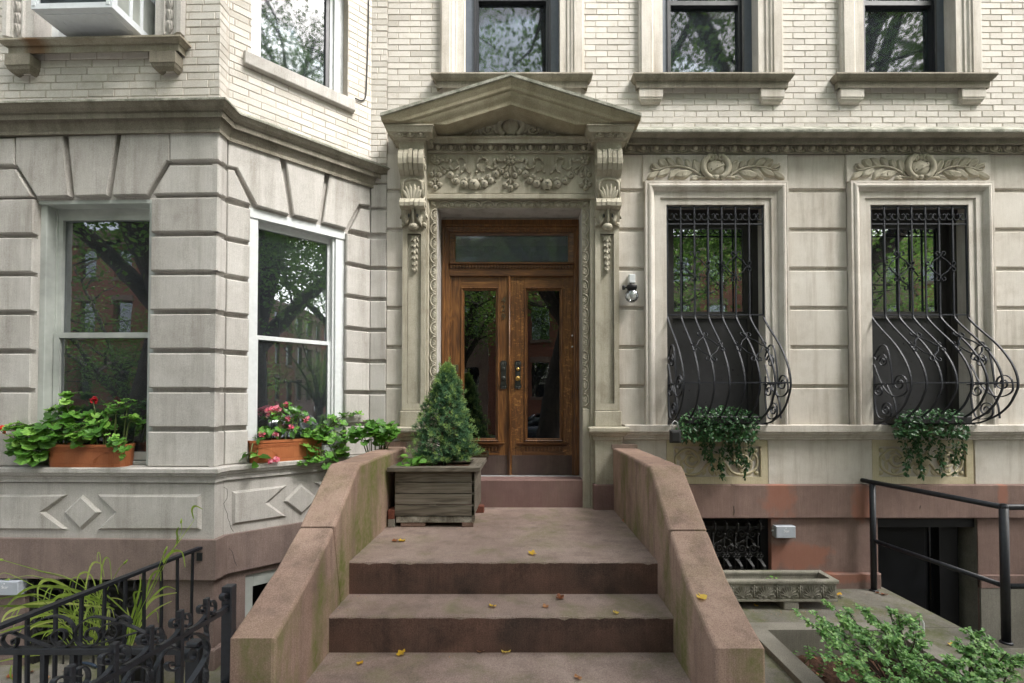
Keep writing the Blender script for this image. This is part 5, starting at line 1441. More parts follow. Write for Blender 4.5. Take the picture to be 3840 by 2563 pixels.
# ================================================================ PIPE HANDRAIL of the areaway
P1, P2 = Vector((3.33, -.10, PZ)), Vector((3.585, -1.10, PZ))
HR = thing('pipe_railing', 'black painted pipe railing with two posts round the basement stair pit', 'railing', tuple(P1))
for p, r in ((P1, .026), (P2, .028)):
    mb = MB(); mb.tube([p, p + Vector((0, 0, 1.01))], r, 12, world=True); mb.lathe((p.x, PZ, -p.y), [(r + .012, 0), (r + .010, .012), (r, .016)], 12); mb.build('post', M['iron'], HR)
d = (P2 - P1); e0 = P1 - d.normalized() * .13
mb = MB(); mb.tube([e0 + Vector((0, 0, 1.03)), P2 + Vector((0, 0, 1.005)), P2 + Vector((0, 0, 1.005)) + Vector((.015, -.0, 0)), P2 + Vector((2.5, 0, 1.005))], .022, 10, world=True); mb.ell(P2 + Vector((0, 0, 1.005)), (.03, .03, .03), 10, 6, True); mb.build('top_rail', M['iron'], HR)
mb = MB(); mb.tube([P1 + Vector((0, 0, .475)), P2 + Vector((0, 0, .42))], .019, 10, world=True); mb.tube([P2 + Vector((0, 0, .42)), P2 + Vector((2.5, 0, .42))], .019, 10, world=True)
mb.ell(P1 + Vector((0, 0, .475)), (.03, .03, .024), 10, 6, True); mb.build('mid_rail', M['iron'], HR)
# ================================================================ LEFT IRONWORK
A0, A1 = Vector((-2.46, -1.005, .737)), Vector((-2.58, -2.30, .737))
GR = thing('guard_railing', 'plain black iron guard railing with straight balusters fixed to the bay', 'railing', (A0.x, A0.y, LZ))
ext = (A1 - A0) * 1.12
mb = MB(); mb.tube([A0, A0 + ext], 1, flat=(.021, .010), world=True, up=(0, 0, 1)); mb.tube([A0 + Vector((0, .0, 0)), A0 + Vector((0, .02, -.07))], .008, 6, world=True); mb.block(A0.x - .02, A0.x + .02, .64, .70, 1.0, 1.02)
mb.build('top_rail', M['iron'], GR)
for k in range(10):
    p = A0 + (A1 - A0) * ((.06 + k * .1065))
    mb = MB(); mb.tube([Vector((p.x + .004 * math.sin(t * 9 + k), p.y, LZ + (p.z - LZ) * t)) for t in (0, .3, .6, 1)], .0105, 4, world=True, smooth=False); mb.build('baluster', M['iron'], GR)
# scrolled front fence
FY = -2.32
FF = Frame((0, FY, 0), (1, 0, 0), (0, -1, 0))
z9 = lambda x, y: (x * .2448, 1223.5 + y * .2448)
f9 = lambda x, y: FF.px(*z9(x, y))
FN = thing('scrolled_fence', 'low black iron fence with large rolled scrolls above its rail', 'fence', (-2.2, FY, LZ))
zr = f9(900, 1100)[1]; xr = f9(1790, 1100)[0]
mb = MB(FF); mb.block(-3.4, xr, zr - .016, zr + .016, -.016, .016, .003); mb.block(-3.4, xr, LZ + .08, LZ + .10, -.012, .012); mb.build('rail', M['iron'], FN)
for x in (165, 415, 690, 950, 1225, 1500):
    u = f9(x, 1200)[0]; mb = MB(FF); mb.block(u - .011, u + .011, LZ - .1, zr - .016, -.011, .011); mb.build('baluster', M['iron'], FN)
mb = MB(FF); mb.block(xr - .01, xr + .06, LZ - .1, zr + .02, -.03, .03, .004); mb.block(xr - .015, xr + .045, zr + .02, zr + .045, -.03, .02, .006); mb.build('post', M['iron'], FN)
def bar(fr, conv, pts, flat, k=4, w=0.0, name='scroll', root=None, mat='iron'):
    q = smoothpath([Vector((x, y, 0)) for x, y in pts], k)
    mb = MB(fr); mb.tube([(*conv(p.x, p.y), w) for p in q], 1, flat=flat); return mb.build(name, M[mat], root)
for pts in ([(160, 1000), (130, 1035), (120, 1000), (165, 985), (150, 1060), (75, 1070), (25, 1010), (55, 945), (110, 930), (250, 985), (510, 1080)],
            [(0, 960), (200, 900), (430, 790), (560, 780), (660, 830), (705, 930), (680, 1020), (600, 1065), (520, 1030), (490, 960), (540, 905), (610, 920), (620, 980), (570, 1010)],
            [(1400, 950), (1150, 840), (930, 785), (820, 800), (725, 880), (705, 970), (745, 1040), (820, 1060), (900, 1030), (940, 960), (900, 895), (830, 905), (810, 970), (860, 1000)],
            [(870, 1050), (1080, 990), (1300, 925)],
            [(920, 930), (980, 860), (1070, 850), (1110, 920), (1060, 990), (990, 960), (1020, 900)],
            [(1090, 830), (1130, 780), (1200, 790), (1230, 850)], [(1480, 980), (1600, 1040), (1700, 1070)]):
    bar(FF, f9, pts, (.003, .010), root=FN)
# side gate standing out from the newel towards the street
GF = Frame((-1.335, 0, 0), (0, 1, 0), (1, 0, 0))
g9 = lambda x, y: GF.px(*z9(x, y))
GT = thing('iron_gate', 'black wrought iron gate with spiked sloping scrollwork beside the stoop newel', 'gate', (-1.335, -2.5, 0))
pu_, pv_ = g9(2150, 490); ra = g9(2165, 672); rb = g9(500, 1600)
zR = ra[1] - .0; zB = g9(2180, 1345)[1]
mb = MB(GF); mb.block(pu_ - .022, pu_ + .022, -.1, pv_, -.022, .022, .004); mb.build('post', M['iron'], GT)
sl = (rb[1] - ra[1]) / (rb[0] - ra[0])
rz = lambda u: ra[1] + sl * (u - ra[0])
uE = pu_ - 1.35
mb = MB(GF); mb.tube([(pu_, rz(pu_) - .012, 0), (uE, rz(uE) - .012, 0)], 1, flat=(.010, .009), up=(0, 0, 1)); mb.build('rail', M['iron'], GT)
mb = MB(GF); mb.tube([(pu_, zB, 0), (uE, zB + sl * (uE - pu_), 0)], 1, flat=(.012, .011), up=(0, 0, 1)); mb.build('rail', M['iron'], GT)
rail_y = lambda x: 672 + (2165 - x) * .599
spx = (1935, 1690, 1405, 1070, 655)
sp_ = [g9(x, rail_y(x))[0] for x in spx]
sp_ += [2 * sp_[-1] - sp_[-2], 3 * sp_[-1] - 2 * sp_[-2]]
def pat(pts, ref=1690):
    o = g9(ref, rail_y(ref)); return [(g9(x, y)[0] - o[0], g9(x, y)[1] - o[1]) for x, y in pts]
S_left = pat([(1480, 1082), (1560, 1040), (1630, 985), (1675, 920), (1690, 865), (1668, 830), (1630, 825), (1600, 850), (1602, 895), (1635, 908), (1655, 890), (1645, 868)])
S_right = pat([(1728, 880), (1748, 900), (1785, 868), (1786, 805), (1760, 770), (1728, 785), (1726, 820), (1748, 832)])
S_low = pat([(1440, 1400), (1462, 1270), (1530, 1150), (1600, 1100), (1665, 1110), (1696, 1175), (1684, 1255), (1630, 1308), (1578, 1300), (1556, 1258), (1580, 1232), (1622, 1240), (1628, 1262)])
A_low = [g9(x, y) for x, y in ((1800, 1190), (1825, 1150), (1805, 1095), (1765, 1090), (1740, 1135), (1745, 1185), (1790, 1200))]
def add_scroll(pts, fl):
    q = smoothpath([Vector((a_, b_, 0)) for a_, b_ in pts], 4); mb = MB(GF); mb.tube([(p.x, p.y, 0) for p in q], 1, flat=fl); mb.build('scroll', M['iron'], GT)
add_scroll([g9(x, y) for x, y in ((1730, 1010), (1760, 960), (1830, 940), (1900, 968), (1940, 1050), (1935, 1130), (1890, 1230), (1800, 1370), (1740, 1460))], (.004, .012))
add_scroll(A_low, (.0035, .011))
add_scroll([(u_ + (pu_ - sp_[1]) * 0 , v_) for u_, v_ in [g9(x, y) for x, y in ((1968, 760), (2000, 755), (2060, 735), (2120, 680), (2150, 620), (2130, 575), (2095, 570), (2075, 600), (2095, 630), (2130, 618))]], (.0035, .011))
for k, u in enumerate(sp_):
    z = rz(u); mb = MB(GF)
    mb.block(u - .011, u + .011, z - .02, z + (.085 if k % 2 == 0 else .088), -.009, .009, .003)
    if k % 2 == 0: mb.tube([(u, z - .02 - (z - zB) * t, 0) for t in [i / 14 for i in range(15)]], 1, flat=(.009, .009), twist=.5)
    else: mb.block(u - .010, u + .010, zB, z - .021, -.009, .009)
    mb.build('spike', M['iron'], GT)
    P_ = lambda pts: [(u + a_, z + b_) for a_, b_ in pts]
    add_scroll(P_(S_right), (.0025, .0075))
    add_scroll(P_(S_left), (.0028, .008))
    if k: add_scroll(P_(S_low), (.003, .008))
# ================================================================ FIXTURES
LP = thing('wall_lamp', 'small wall lamp with glass jar shade beside the entrance portal', 'lamp', (WF.pu(1449, 640), 0, WF.pv(1449, 640)))
lx = WF.pu(1449, 660, .08)
zl = lambda y: WF.pv(1449, y, .08)
mb = MB(); mb.block(WF.pu(1442, 640, .05), WF.pu(1456, 640, .05), zl(649), zl(629), 0, .075, .005); mb.build('mount_box', M['whitepaint'], LP)
mb = MB(); mb.tube([(lx - .005, zl(648), .05), (lx, zl(656), .085)], .010, 8); mb.lathe((lx, 0, .085), [(.012, zl(653)), (.045, zl(655)), (.05, zl(657)), (.05, zl(663)), (.043, zl(664)), (.043, zl(667)), (.03, zl(667.5))], 16); mb.lathe((lx - .075, 0, .075), [(.012, zl(655)), (.016, zl(656)), (.016, zl(664)), (.01, zl(665))], 10); mb.tube([(lx - .075, zl(660), .075), (lx - .03, zl(660), .08)], .008, 6); mb.build('lamp_holder', M['rubber'], LP)
mb = MB(); mb.lathe((lx, 0, .085), [(.040, zl(667)), (.055, zl(671)), (.066, zl(677)), (.064, zl(684)), (.05, zl(690)), (.03, zl(693)), (.028, zl(694))], 18); mb.build('glass_jar', M['jar'], LP)
mb = MB(); mb.lathe((lx, 0, .085), [(.012, zl(668)), (.025, zl(675)), (.022, zl(681)), (.005, zl(685))], 12); mb.build('bulb', M['curtain'], LP)
def text_mesh(body, size, ext=.001):
    cu = bpy.data.curves.new('lettering', 'FONT'); cu.body = body; cu.size = size; cu.extrude = ext; cu.align_x = 'CENTER'
    ob = bpy.data.objects.new('lettering', cu); C.objects.link(ob); dg = bpy.context.evaluated_depsgraph_get()
    me = bpy.data.meshes.new_from_object(ob.evaluated_get(dg)); bpy.data.objects.remove(ob); me.materials.clear(); me.materials.append(M['letter']); return me
def meter_box(fr, ua, ub, va, vb, label):
    c = fr.P((ua + ub) / 2, va, 0)
    B = thing('utility_box', label, 'box', tuple(c), 'grey boxes on the basement walls')
    mb = MB(fr); mb.block(ua, ub, va, vb, .005, .07, .005); mb.build('cover', M['plasticgrey'], B)
    mb = MB(fr); mb.lathe((ua - .008, (va + vb) / 2, .02), [(.012, -.01), (.012, .01), (.006, .012)], 10, 'w'); mb.block(ua - .006, ua + .01, va + .01, vb - .02, .0, .03, .002); mb.build('hinge', M['alu'], B)
    me = text_mesh('Star', (vb - va) * .30); o = bpy.data.objects.new('lettering', me); C.objects.link(o); o.parent = B
    o.location = fr.P((ua + ub) / 2 + .005, (va + vb) / 2 + .0, .0708) - c; o.rotation_euler = (rad(90), 0, math.atan2(fr.u.y, fr.u.x))
    mb = MB(fr); a_, b_ = (ua + ub) / 2, (va + vb) / 2 + (vb - va) * .30
    mb.block(a_ - .003, a_ + .003, b_ - .001, b_ + .010, .070, .0712); mb.block(a_ - .006, a_ - .004, b_ + .004, b_ + .006, .070, .0712); mb.block(a_ + .004, a_ + .006, b_ + .004, b_ + .006, .070, .0712); mb.build('star_mark', M['letter'], B)
sx = lambda x: 1615 + x * .10143
meter_box(Frame((0, -.012, 0), (1, 0, 0), (0, -1, 0)), WF.pu(sx(1620), 1220, .07), WF.pu(sx(2060), 1220, .07), WF.pv(1800, 1162.3 + 712 * .10143, .07), WF.pv(1800, 1162.3 + 445 * .10143, .07), 'small pale grey box with faint lettering beside the basement grille of the brick house')
meter_box(BF, BF.pu(-22, 1350, .07), BF.pu(41, 1350, .07), BF.pv(20, 1367, .07), BF.pv(20, 1335, .07), 'small pale grey box low on the bay behind the tall grass')
# cable on the oblique face
mb = MB(OB); k_ = [(853, 0), (852, 60), (850, 130), (848, 190), (846, 221), (842, 230), (832, 232), (818, 227)]
q = smoothpath([Vector((*OB.px(x, y, .012), 0)) for x, y in [(846, 0), (845, 60), (843, 130), (841, 190), (839, 221), (834, 230), (826, 231), (815, 226)]], 4)
mb.tube([(p.x, p.y, .012) for p in q], .006, 6); mb.tube([(q[0].x, q[0].y, .012), (q[0].x, 6.3, .012)], .006, 6)
tag(mb.build('cable', M['rubber'], None, OB.P(1.1, 5, 0)), 'thin black cable running down the pale brick of the bay corner', 'cable')
# air conditioner
ACR = thing('air_conditioner', 'white window air conditioner overhanging the bay sill', 'air conditioner', tuple(BF.P(BF.pu(217, 40), AW[2] + .02, 0)))
ua, ub = BF.pu(71, 21, .28), BF.pu(257, 16, .28); va = BF.pv(160, 19, .28); vb = va + .40
mb = MB(BF); 
plate(mb, ua, ub, va, vb, .262, .28, [(ua + .045, ub - .045, va + .04, vb - .04)])
mb.block(ua, ub, va, va + .012, -.15, .262); mb.block(ua, ub, vb - .012, vb, -.15, .262); mb.block(ua, ua + .012, va + .012, vb - .012, -.15, .262)
for a_, b_ in ((va + .012, va + .05), (vb - .05, vb - .012)): mb.block(ub - .012, ub, a_, b_, -.15, .262)
for w_ in (.235, .10, .0, -.15): mb.block(ub - .012, ub, va + .05, vb - .05, w_, w_ + .027)
for u_ in (ua + .02, ub - .03): mb.block(u_ - .014, u_ + .014, va + .02, va + .05, .28, .284, .002)
mb.build('case', M['metalwhite'], ACR)
mb = MB(BF); mb.block(ua + .05, ub - .05, va + .04, vb - .04, .20, .21)
n = 60
for k in range(n): u_ = ua + .047 + (ub - ua - .094) * k / n; mb.block(u_, u_ + .0022, va + .04, vb - .04, .21, .255)
mb.build('condenser_fins', M['darksteel'], ACR)
mb = MB(BF); mb.block(ub - .05, ub - .02, va + .05, vb - .05, -.15, .25)
for k in range(26):
    v_ = va + .055 + .0115 * k; mb.block(ub - .02, ub - .004, v_, v_ + .006, -.12, .10)
    if k < 24: mb.block(ub - .02, ub - .004, v_, v_ + .006, .13, .23)
mb.build('side_louvre', M['greypaint'], ACR)
mb = MB(BF); mb.block(ua + .05, ub - .05, va - .006, va + .001, -.1, .23, .004)
for uu, ww in ((ua + .15, .15), (ub - .1, .2), (ub - .12, .05), (ua + .18, .02)): mb.tube([(uu + .03 * math.cos(t), va - .006, ww + .03 * math.sin(t)) for t in [i * .5 for i in range(13)]], .003, 4)
mb.build('base_pan', M['metalwhite'], ACR)
mb = MB(BF); mb.block(ub + .01, AW[1] - .06, va, 6.4, -.12, -.11); 
for k in range(12): mb.block(ub + .012 + k * .013, ub + .018 + k * .013, va, 6.4, -.11, -.10)
mb.build('side_curtain', M['whitepaint'], ACR)
# key lock box hanging from the first guard
LB = thing('lock_box', 'black key lock box hanging from the window guard', 'lock box', tuple(at_y(1549, 1000, -.36)))
p = ORG[LB.name]
mb = MB(Frame((p.x, p.y, p.z), (1, -.12, 0), (-.12, -1, 0))); mb.block(-.048, .048, -.065, .052, -.025, .025, .010); mb.block(-.036, .036, -.05, .038, .025, .033, .005); mb.build('box_body', M['rubber'], LB)
mb = MB(Frame((p.x, p.y, p.z), (1, 0, 0), (0, -1, 0))); mb.tube([(-.03, .05, 0), (-.028, .11, .0), (-.005, .135, 0), (.02, .12, 0), (.03, .05, 0)], .005, 6); mb.build('shackle', M['alu'], LB)
# ================================================================ PLANTS
rg = random.Random(21)
def rdir(r, zmin=-1, zmax=1):
    z = r.uniform(zmin, zmax); a = r.uniform(0, 2 * math.pi); k = math.sqrt(max(0, 1 - z * z))
    return Vector((k * math.cos(a), k * math.sin(a), z))
def basis(n, hint):
    n = n.normalized(); a = hint - n * hint.dot(n)
    if a.length < 1e-3: a = n.orthogonal()
    a.normalize(); return n, a, n.cross(a)
def leaf_oval(mb, p, d, n, Ln, W, fold=.25, droop=.15):
    n, a, b = basis(n, d)
    pts = [p]
    mid = [p + a * Ln * t - n * (droop * Ln * t * t) for t in (.0, .35, .7, 1.0)]
    i = [mb.vw(m) for m in mid]
    l = [mb.vw(mid[1] + b * W * .5 + n * W * fold), mb.vw(mid[2] + b * W * .40 + n * W * fold * .8)]
    r = [mb.vw(mid[1] - b * W * .5 + n * W * fold), mb.vw(mid[2] - b * W * .40 + n * W * fold * .8)]
    for q in (l, r):
        f1, f2, f3 = (i[0], i[1], q[0]), (i[1], i[2], q[1], q[0]), (i[2], i[3], q[1])
        for f in (f1, f2, f3): mb.face(f if q is r else f[::-1], True)
def leaf_round(mb, p, d, n, R, lob=6, cup=.18, r=rg):
    """scalloped round leaf, petiole at p, blade centre out along d"""
    n, a, b = basis(n, d)
    c = mb.vw(p); N = lob * 3
    inner, outer = [], []
    for k in range(N + 1):
        t = .35 + (2 * math.pi - .7) * k / N
        rad_ = R * (1 + .13 * math.cos(t * lob) + r.uniform(-.03, .03)) * (.86 + .14 * math.sin(t / 2))
        v = (a * -math.cos(t) + b * math.sin(t))
        w = n * (cup * R * (.6 * math.cos(t * lob * .5) ** 2 + .3)) 
        inner.append(mb.vw(p + v * rad_ * .55 + w * .35 + n * R * .04 * math.cos(t * lob)))
        outer.append(mb.vw(p + v * rad_ + w * .8 + n * R * .08 * math.cos(t * lob)))
    for k in range(N):
        mb.face((c, inner[k], inner[k + 1]), True); mb.face((inner[k], outer[k], outer[k + 1], inner[k + 1]), True)
def stadium(fr, uc, w, hu, hw, z, n=8):
    pts = []
    r = hw
    for s, a0 in ((1, -90), (-1, 90)):
        for k in range(n + 1):
            a = rad(a0 + 180 * k / n); pts.append((uc + s * (hu - r) + r * math.cos(a) , z, w + r * math.sin(a)))
    return pts
def window_box(name, label, fr, uc, w, hu, hw, z0, h, mat, swag):
    root = thing(name, label, 'flower box', tuple(fr.P(uc, z0, w)), 'terracotta window boxes on the bay sills')
    mb = MB(fr); R5 = []
    for t, k in ((0, .90), (.12, .91), (.14, .90), (.16, .925), (.86, .985), (.88, 1.05), (.97, 1.06), (1.0, 1.055), (1.0, .95), (.80, .93)):
        R5.append([mb.v(*p) for p in stadium(fr, uc, w, hu * k if False else hu * (k * .3 + .7), hw * k, z0 + h * t)])
    mb.rings(R5, True, True, False); mb.build('box', mat, root)
    mb = MB(fr)
    for k in range(3):
        kk = .965 + .004 * k
        mb.tube([(p[0], p[1], p[2]) for p in stadium(fr, uc, w, hu * (kk * .3 + .7) + .001, hw * kk + .0015, z0 + h * (.70 + .045 * k), 8)[:]], .0022, 4)
        cx = uc + swag * hu * .92; rr = hu * (.62 - .03 * k)
        pts = []
        for q in range(13):
            a = rad(90 + (swag * 88) * q / 12) if swag > 0 else rad(90 - 88 * q / 12)
            u_ = cx + rr * math.cos(a); v_ = z0 + h * .16 + h * (.54 + .04 * k) * math.sin(a)
            t = (v_ - z0) / h; pts.append((u_, v_, w + hw * (.925 + .06 * (t - .16) / .7) + .001))
        mb.tube(pts, .0022, 4)
    mb.build('moulded_lines', mat, root)
    mb = MB(fr); mb.face([mb.v(*p) for p in stadium(fr, uc, w, hu * .96, hw * .9, z0 + h * .86)]); mb.build('potting_soil', M['soil'], root)
    return root
sz = 1.3445
u_ = (BF.pu(106, 1060, -.02) + BF.pu(297, 1060, -.02)) / 2
window_box('window_box', 'weathered terracotta flower box with red geraniums on the bay front sill', BF, u_, -.055, .315, .098, sz, .175, M['terracotta'], 1)
uo = (OB.pu(588, 1040, 0) + OB.pu(727, 1040, 0)) / 2
window_box('window_box', 'clean orange terracotta flower box with pink begonias on the oblique bay sill', OB, uo, -.03, .30, .085, sz, .185, M['terracotta2'], -1)
def geranium(root, fr, clusters, soil, leafname, mat, base_r, oval=0.0, seed=1):
    r = random.Random(seed); mb = MB(fr); st = MB(fr)
    for (x, y, w, rx, n, R) in clusters:
        u, v = fr.px(x, y, w); c = fr.P(u, v, w)
        sc = rx / 290.0
        b = fr.P(*soil)
        base = b + fr.u * max(-base_r, min(base_r, (c - b).dot(fr.u) * .8)) 
        mid = base.lerp(c, .55) + Vector((0, 0, .04 + .1 * abs((c - base).dot(fr.u))))
        q = smoothpath([base, mid, c], 5); st.tube(q, [.007 - .004 * i / len(q) for i in range(len(q))], 5, world=True)
        for k in range(int(n * 1.35)):
            o = rdir(r); o = Vector((o.x, o.y, o.z * .75)) * sc * r.random() ** .4
            p = c + o
            nrm = (Vector((0, 0, 1)) + rdir(r) * .65 + fr.n * .35 + o / max(sc, .01) * .3).normalized()
            d = (o / max(sc, .01) + rdir(r) * .5 + fr.n * .2); d.z *= .4
            mb.tone = min(1, max(0, r.gauss(.45 + .25 * o.z / max(sc, .01), .2)))
            st.tube([c - Vector((0, 0, .01)), c.lerp(p, .6) + Vector((0, 0, -.012)), p], .0018, 3, world=True)
            if r.random() < oval: leaf_oval(mb, p, d, nrm, R * 2.1 * r.uniform(.7, 1.2), R * 1.25 * r.uniform(.8, 1.1), .12, .3)
            else: leaf_round(mb, p, d, nrm, R * r.uniform(.5, 1.15), r.choice((5, 6, 7)), .25, r)
    mb.build(leafname, mat, root); st.build('stem', M['stem'], root)
def flower_head(root, fr, spots, mat, name='flower', Rp=.012, seed=4):
    r = random.Random(seed)
    for (x, y, w, R, n) in spots:
        mb = MB(fr); u, v = fr.px(x, y, w); c = fr.P(u, v, w)
        for k in range(n):
            o = rdir(r); p = c + o * R * r.uniform(.5, 1)
            for q in range(3):
                mb.tone = r.random(); leaf_oval(mb, p, rdir(r), (o + rdir(r) * .6 + fr.n * .6), Rp * 1.9, Rp * 1.7, .2, -.1)
        mb.build(name, mat, root)
g1 = thing('geranium', 'leafy green geranium with a dark red bloom in the weathered window box', 'plant', tuple(BF.P(u_, sz + .15, -.05)))
geranium(g1, BF, [(48, 985, .02, 22, 14, .045), (60, 1015, .05, 30, 24, .048), (95, 1000, .05, 34, 26, .046), (80, 1045, .06, 26, 16, .05), (40, 1030, .05, 16, 8, .04), (120, 975, .02, 30, 18, .042), (150, 930, -.02, 20, 9, .042), (148, 908, -.03, 16, 7, .045), (128, 945, -.02, 16, 7, .045), (165, 955, -.02, 18, 8, .045),
    (165, 990, .02, 34, 34, .032), (205, 985, .03, 32, 34, .03), (190, 1010, .05, 26, 20, .03), (235, 975, -.02, 24, 12, .038), (215, 955, -.05, 20, 9, .038), (268, 935, -.03, 20, 9, .032), (295, 925, -.04, 14, 6, .03), (300, 965, -.04, 16, 6, .045), (262, 1010, .06, 20, 12, .03), (283, 1025, .07, 18, 10, .032), (285, 1050, .09, 6, 2, .032), (115, 1000, .0, 26, 16, .045), (250, 945, -.06, 14, 6, .03)],
    (u_, sz + .14, -.06), 'leaf', M['geran'], .26, 0, 5)
flower_head(g1, BF, [(214, 919, -.03, .022, 11)], M['red']); flower_head(g1, BF, [(2, 987, .05, .028, 14)], M['orange'])
mb = MB(BF); c0, c1 = BF.px(214, 922, -.03), BF.px(222, 965, -.05); mb.tube([(*c0, -.03), (*c1, -.05)], .003, 5); c0, c1 = BF.px(3, 990, .05), BF.px(36, 1010, .05); mb.tube([(*c0, .05), (*c1, .05)], .003, 5); mb.build('flower_stalk', M['stem'], g1)
mb = MB(BF); bu, bv = BF.px(242, 1050, -.02); mb.lathe((BF.pu(243, 1045, -.1), sz + .15, -.10), [(.045, 0), (.045, .10), (.03, .12)], 14); 
g2 = thing('begonia', 'pink flowering begonia in the clean orange window box', 'plant', tuple(OB.P(uo, sz + .15, 0)))
geranium(g2, OB, [(620, 990, -.02, 26, 12, .034), (640, 960, -.02, 26, 12, .032), (660, 985, -.02, 24, 12, .034), (690, 955, -.03, 24, 12, .036), (645, 935, -.03, 22, 6, .034), (600, 1000, .03, 16, 6, .03), (675, 940, -.03, 22, 8, .036), (590, 1048, .06, 22, 5, .05), (575, 1040, .07, 10, 3, .03)], (uo - .1, sz + .15, -.02), 'leaf', M['begonia'], .15, .8, 8)
flower_head(g2, OB, [(620, 946, .0, .040, 15), (636, 940, .0, .026, 8), (659, 963, .0, .018, 5), (668, 980, .0, .014, 4), (703, 962, .02, .014, 5), (601, 998, .06, .014, 4), (633, 998, .06, .015, 4), (656, 927, .0, .009, 3), (618, 1058, .08, .014, 5), (634, 1056, .08, .013, 4)], M['pink'], 'flower', .015)
g3 = thing('geranium', 'trailing pale green geranium spilling over the oblique bay sill', 'plant', tuple(OB.P(uo + .25, sz + .15, 0)))
geranium(g3, OB, [(718, 1005, .04, 26, 14, .034), (750, 1010, .05, 26, 14, .036), (790, 1000, .04, 22, 10, .036), (725, 1055, .10, 22, 9, .034), (770, 1050, .09, 20, 9, .036), (705, 990, .0, 20, 8, .036), (730, 1000, .03, 24, 12, .036), (745, 985, .02, 24, 10, .036), (715, 1025, .06, 22, 9, .036), (735, 1045, .08, 22, 9, .036), (705, 1060, .10, 20, 7, .034), (765, 1000, .04, 24, 10, .036), (775, 1035, .06, 26, 14, .038), (785, 975, .0, 20, 6, .034), (755, 960, .0, 16, 4, .04), (795, 955, .02, 18, 4, .036), (825, 950, .04, 12, 3, .036), (745, 1070, .12, 14, 5, .034)], (uo + .22, sz + .15, -.02), 'leaf', M['geran'], .06, 0, 11)
g4 = thing('geranium', 'bright broad leaved plant rising behind the left stoop wall', 'plant', tuple(at_y(860, 1040, -.35)))
fr4 = Frame(at_y(860, 1000, -.35).xy.to_3d(), (1, 0, 0), (0, -1, 0)); fr4.o.z = 0
b4 = at_y(862, 1045, -.35)
geranium(g4, fr4, [(830, 990, .0, 26, 12, .05), (860, 975, .02, 24, 12, .05), (895, 980, .02, 22, 10, .05), (870, 1000, .05, 24, 10, .045), (820, 1000, 0, 22, 7, .05), (850, 985, .02, 24, 9, .05), (880, 985, .0, 24, 9, .05), (900, 990, .02, 16, 5, .05), (835, 1010, .05, 16, 5, .05), (875, 1010, .0, 18, 5, .045), (905, 1005, .05, 14, 4, .04)], (b4.x - fr4.o.x, b4.z - .12, 0), 'leaf', M['geran'], .04, 0, 13)
# ---------------- vines in the window guards
def vine(label, strands, top, seed, c, loc):
    r = random.Random(seed); V = thing('trailing_vine', label, 'plant', loc, 'trailing vines in the window guards')
    mb = MB(WF); st = MB(WF)
    x0, x1, y0, y1, n = top
    for k in range(n):
        w = r.uniform(.03, .34); x, y = r.uniform(x0, x1), y0 + (y1 - y0) * r.random() ** .8
        e = 1 - abs((x - (x0 + x1) / 2) / (x1 - x0) * 2) ** 4
        if y < y0 + (1 - e) * 30: continue
        u, v = WF.px(x, y, w); mb.tone = min(1, max(0, r.gauss(.42, .22)))
        leaf_oval(mb, WF.P(u, v, w), rdir(r, -.9, .4) + Vector((0, -.3, -.2)), rdir(r, -.1, 1) + Vector((0, -.7, .3)), r.uniform(.030, .05), r.uniform(.016, .026), .15, .2)
    for k in range(26):
        x = r.uniform(x0 + 10, x1 - 10); u, v = WF.px(x, y1 - 10, .15); st.tube([WF.P(u, 1.66, .12), WF.P(u, v + .06, .2), WF.P(u + .02, v - .04, .22)], .0025, 4, world=True)
    for (xa, ya, xb, yb, w, n) in strands:
        for rep in range(2):
            pa = WF.P(*WF.px(xa + r.uniform(-6, 6), ya, w), w); pb = WF.P(*WF.px(xb + r.uniform(-4, 4), yb - rep * 22, w - .05), w - .05)
            q = smoothpath([pa, pa.lerp(pb, .35) + Vector((r.uniform(-.03, .03), .01, 0)), pa.lerp(pb, .7) + Vector((r.uniform(-.02, .02), 0, 0)), pb], 6)
            st.tube(q, .0018, 4, world=True)
            for k in range(n):
                t = r.random() ** .8; p = q[min(len(q) - 1, int(t * len(q)))] + rdir(r) * (.035 * (1 - t) + .010)
                mb.tone = min(1, max(0, r.gauss(.35, .2)))
                leaf_oval(mb, p, rdir(r, -1, .1) + Vector((0, -.2, -.4)), rdir(r, -.2, .8) + Vector((0, -.8, .2)), r.uniform(.030, .046), r.uniform(.015, .022), .12, .25)
    mb.build('leaf', M['ivy'], V); st.build('stem', M['stem'], V)
    mb = MB(WF); mb.block(c - .36, c + .30, 1.645, 1.72, .05, .25, .01); mb.build('trough', M['rubber'], V)
vine('dense dark green trailing vine in the guard beside the portal', [(1630, 985, 1633, 1078, .14, 46), (1655, 985, 1656, 1096, .13, 50), (1672, 985, 1676, 1060, .13, 40), (1700, 985, 1708, 1098, .13, 46), (1612, 990, 1618, 1050, .14, 30), (1690, 990, 1695, 1070, .15, 40), (1720, 980, 1722, 1040, .14, 26), (1575, 985, 1572, 1012, .15, 14)], (1556, 1740, 932, 1010, 1250), 3, 1.888, (1.888, -.2, 1.65))
vine('dense dark green trailing vine in the guard over the pit railing', [(2075, 985, 2076, 1088, .13, 50), (2110, 985, 2114, 1092, .13, 60), (2150, 985, 2163, 1086, .13, 50), (2190, 985, 2192, 1088, .13, 44), (2210, 985, 2206, 1050, .13, 30), (2130, 985, 2128, 1050, .13, 34), (2095, 985, 2096, 1045, .13, 30)], (2052, 2218, 936, 1000, 900), 7, 3.86, (3.86, -.2, 1.65))
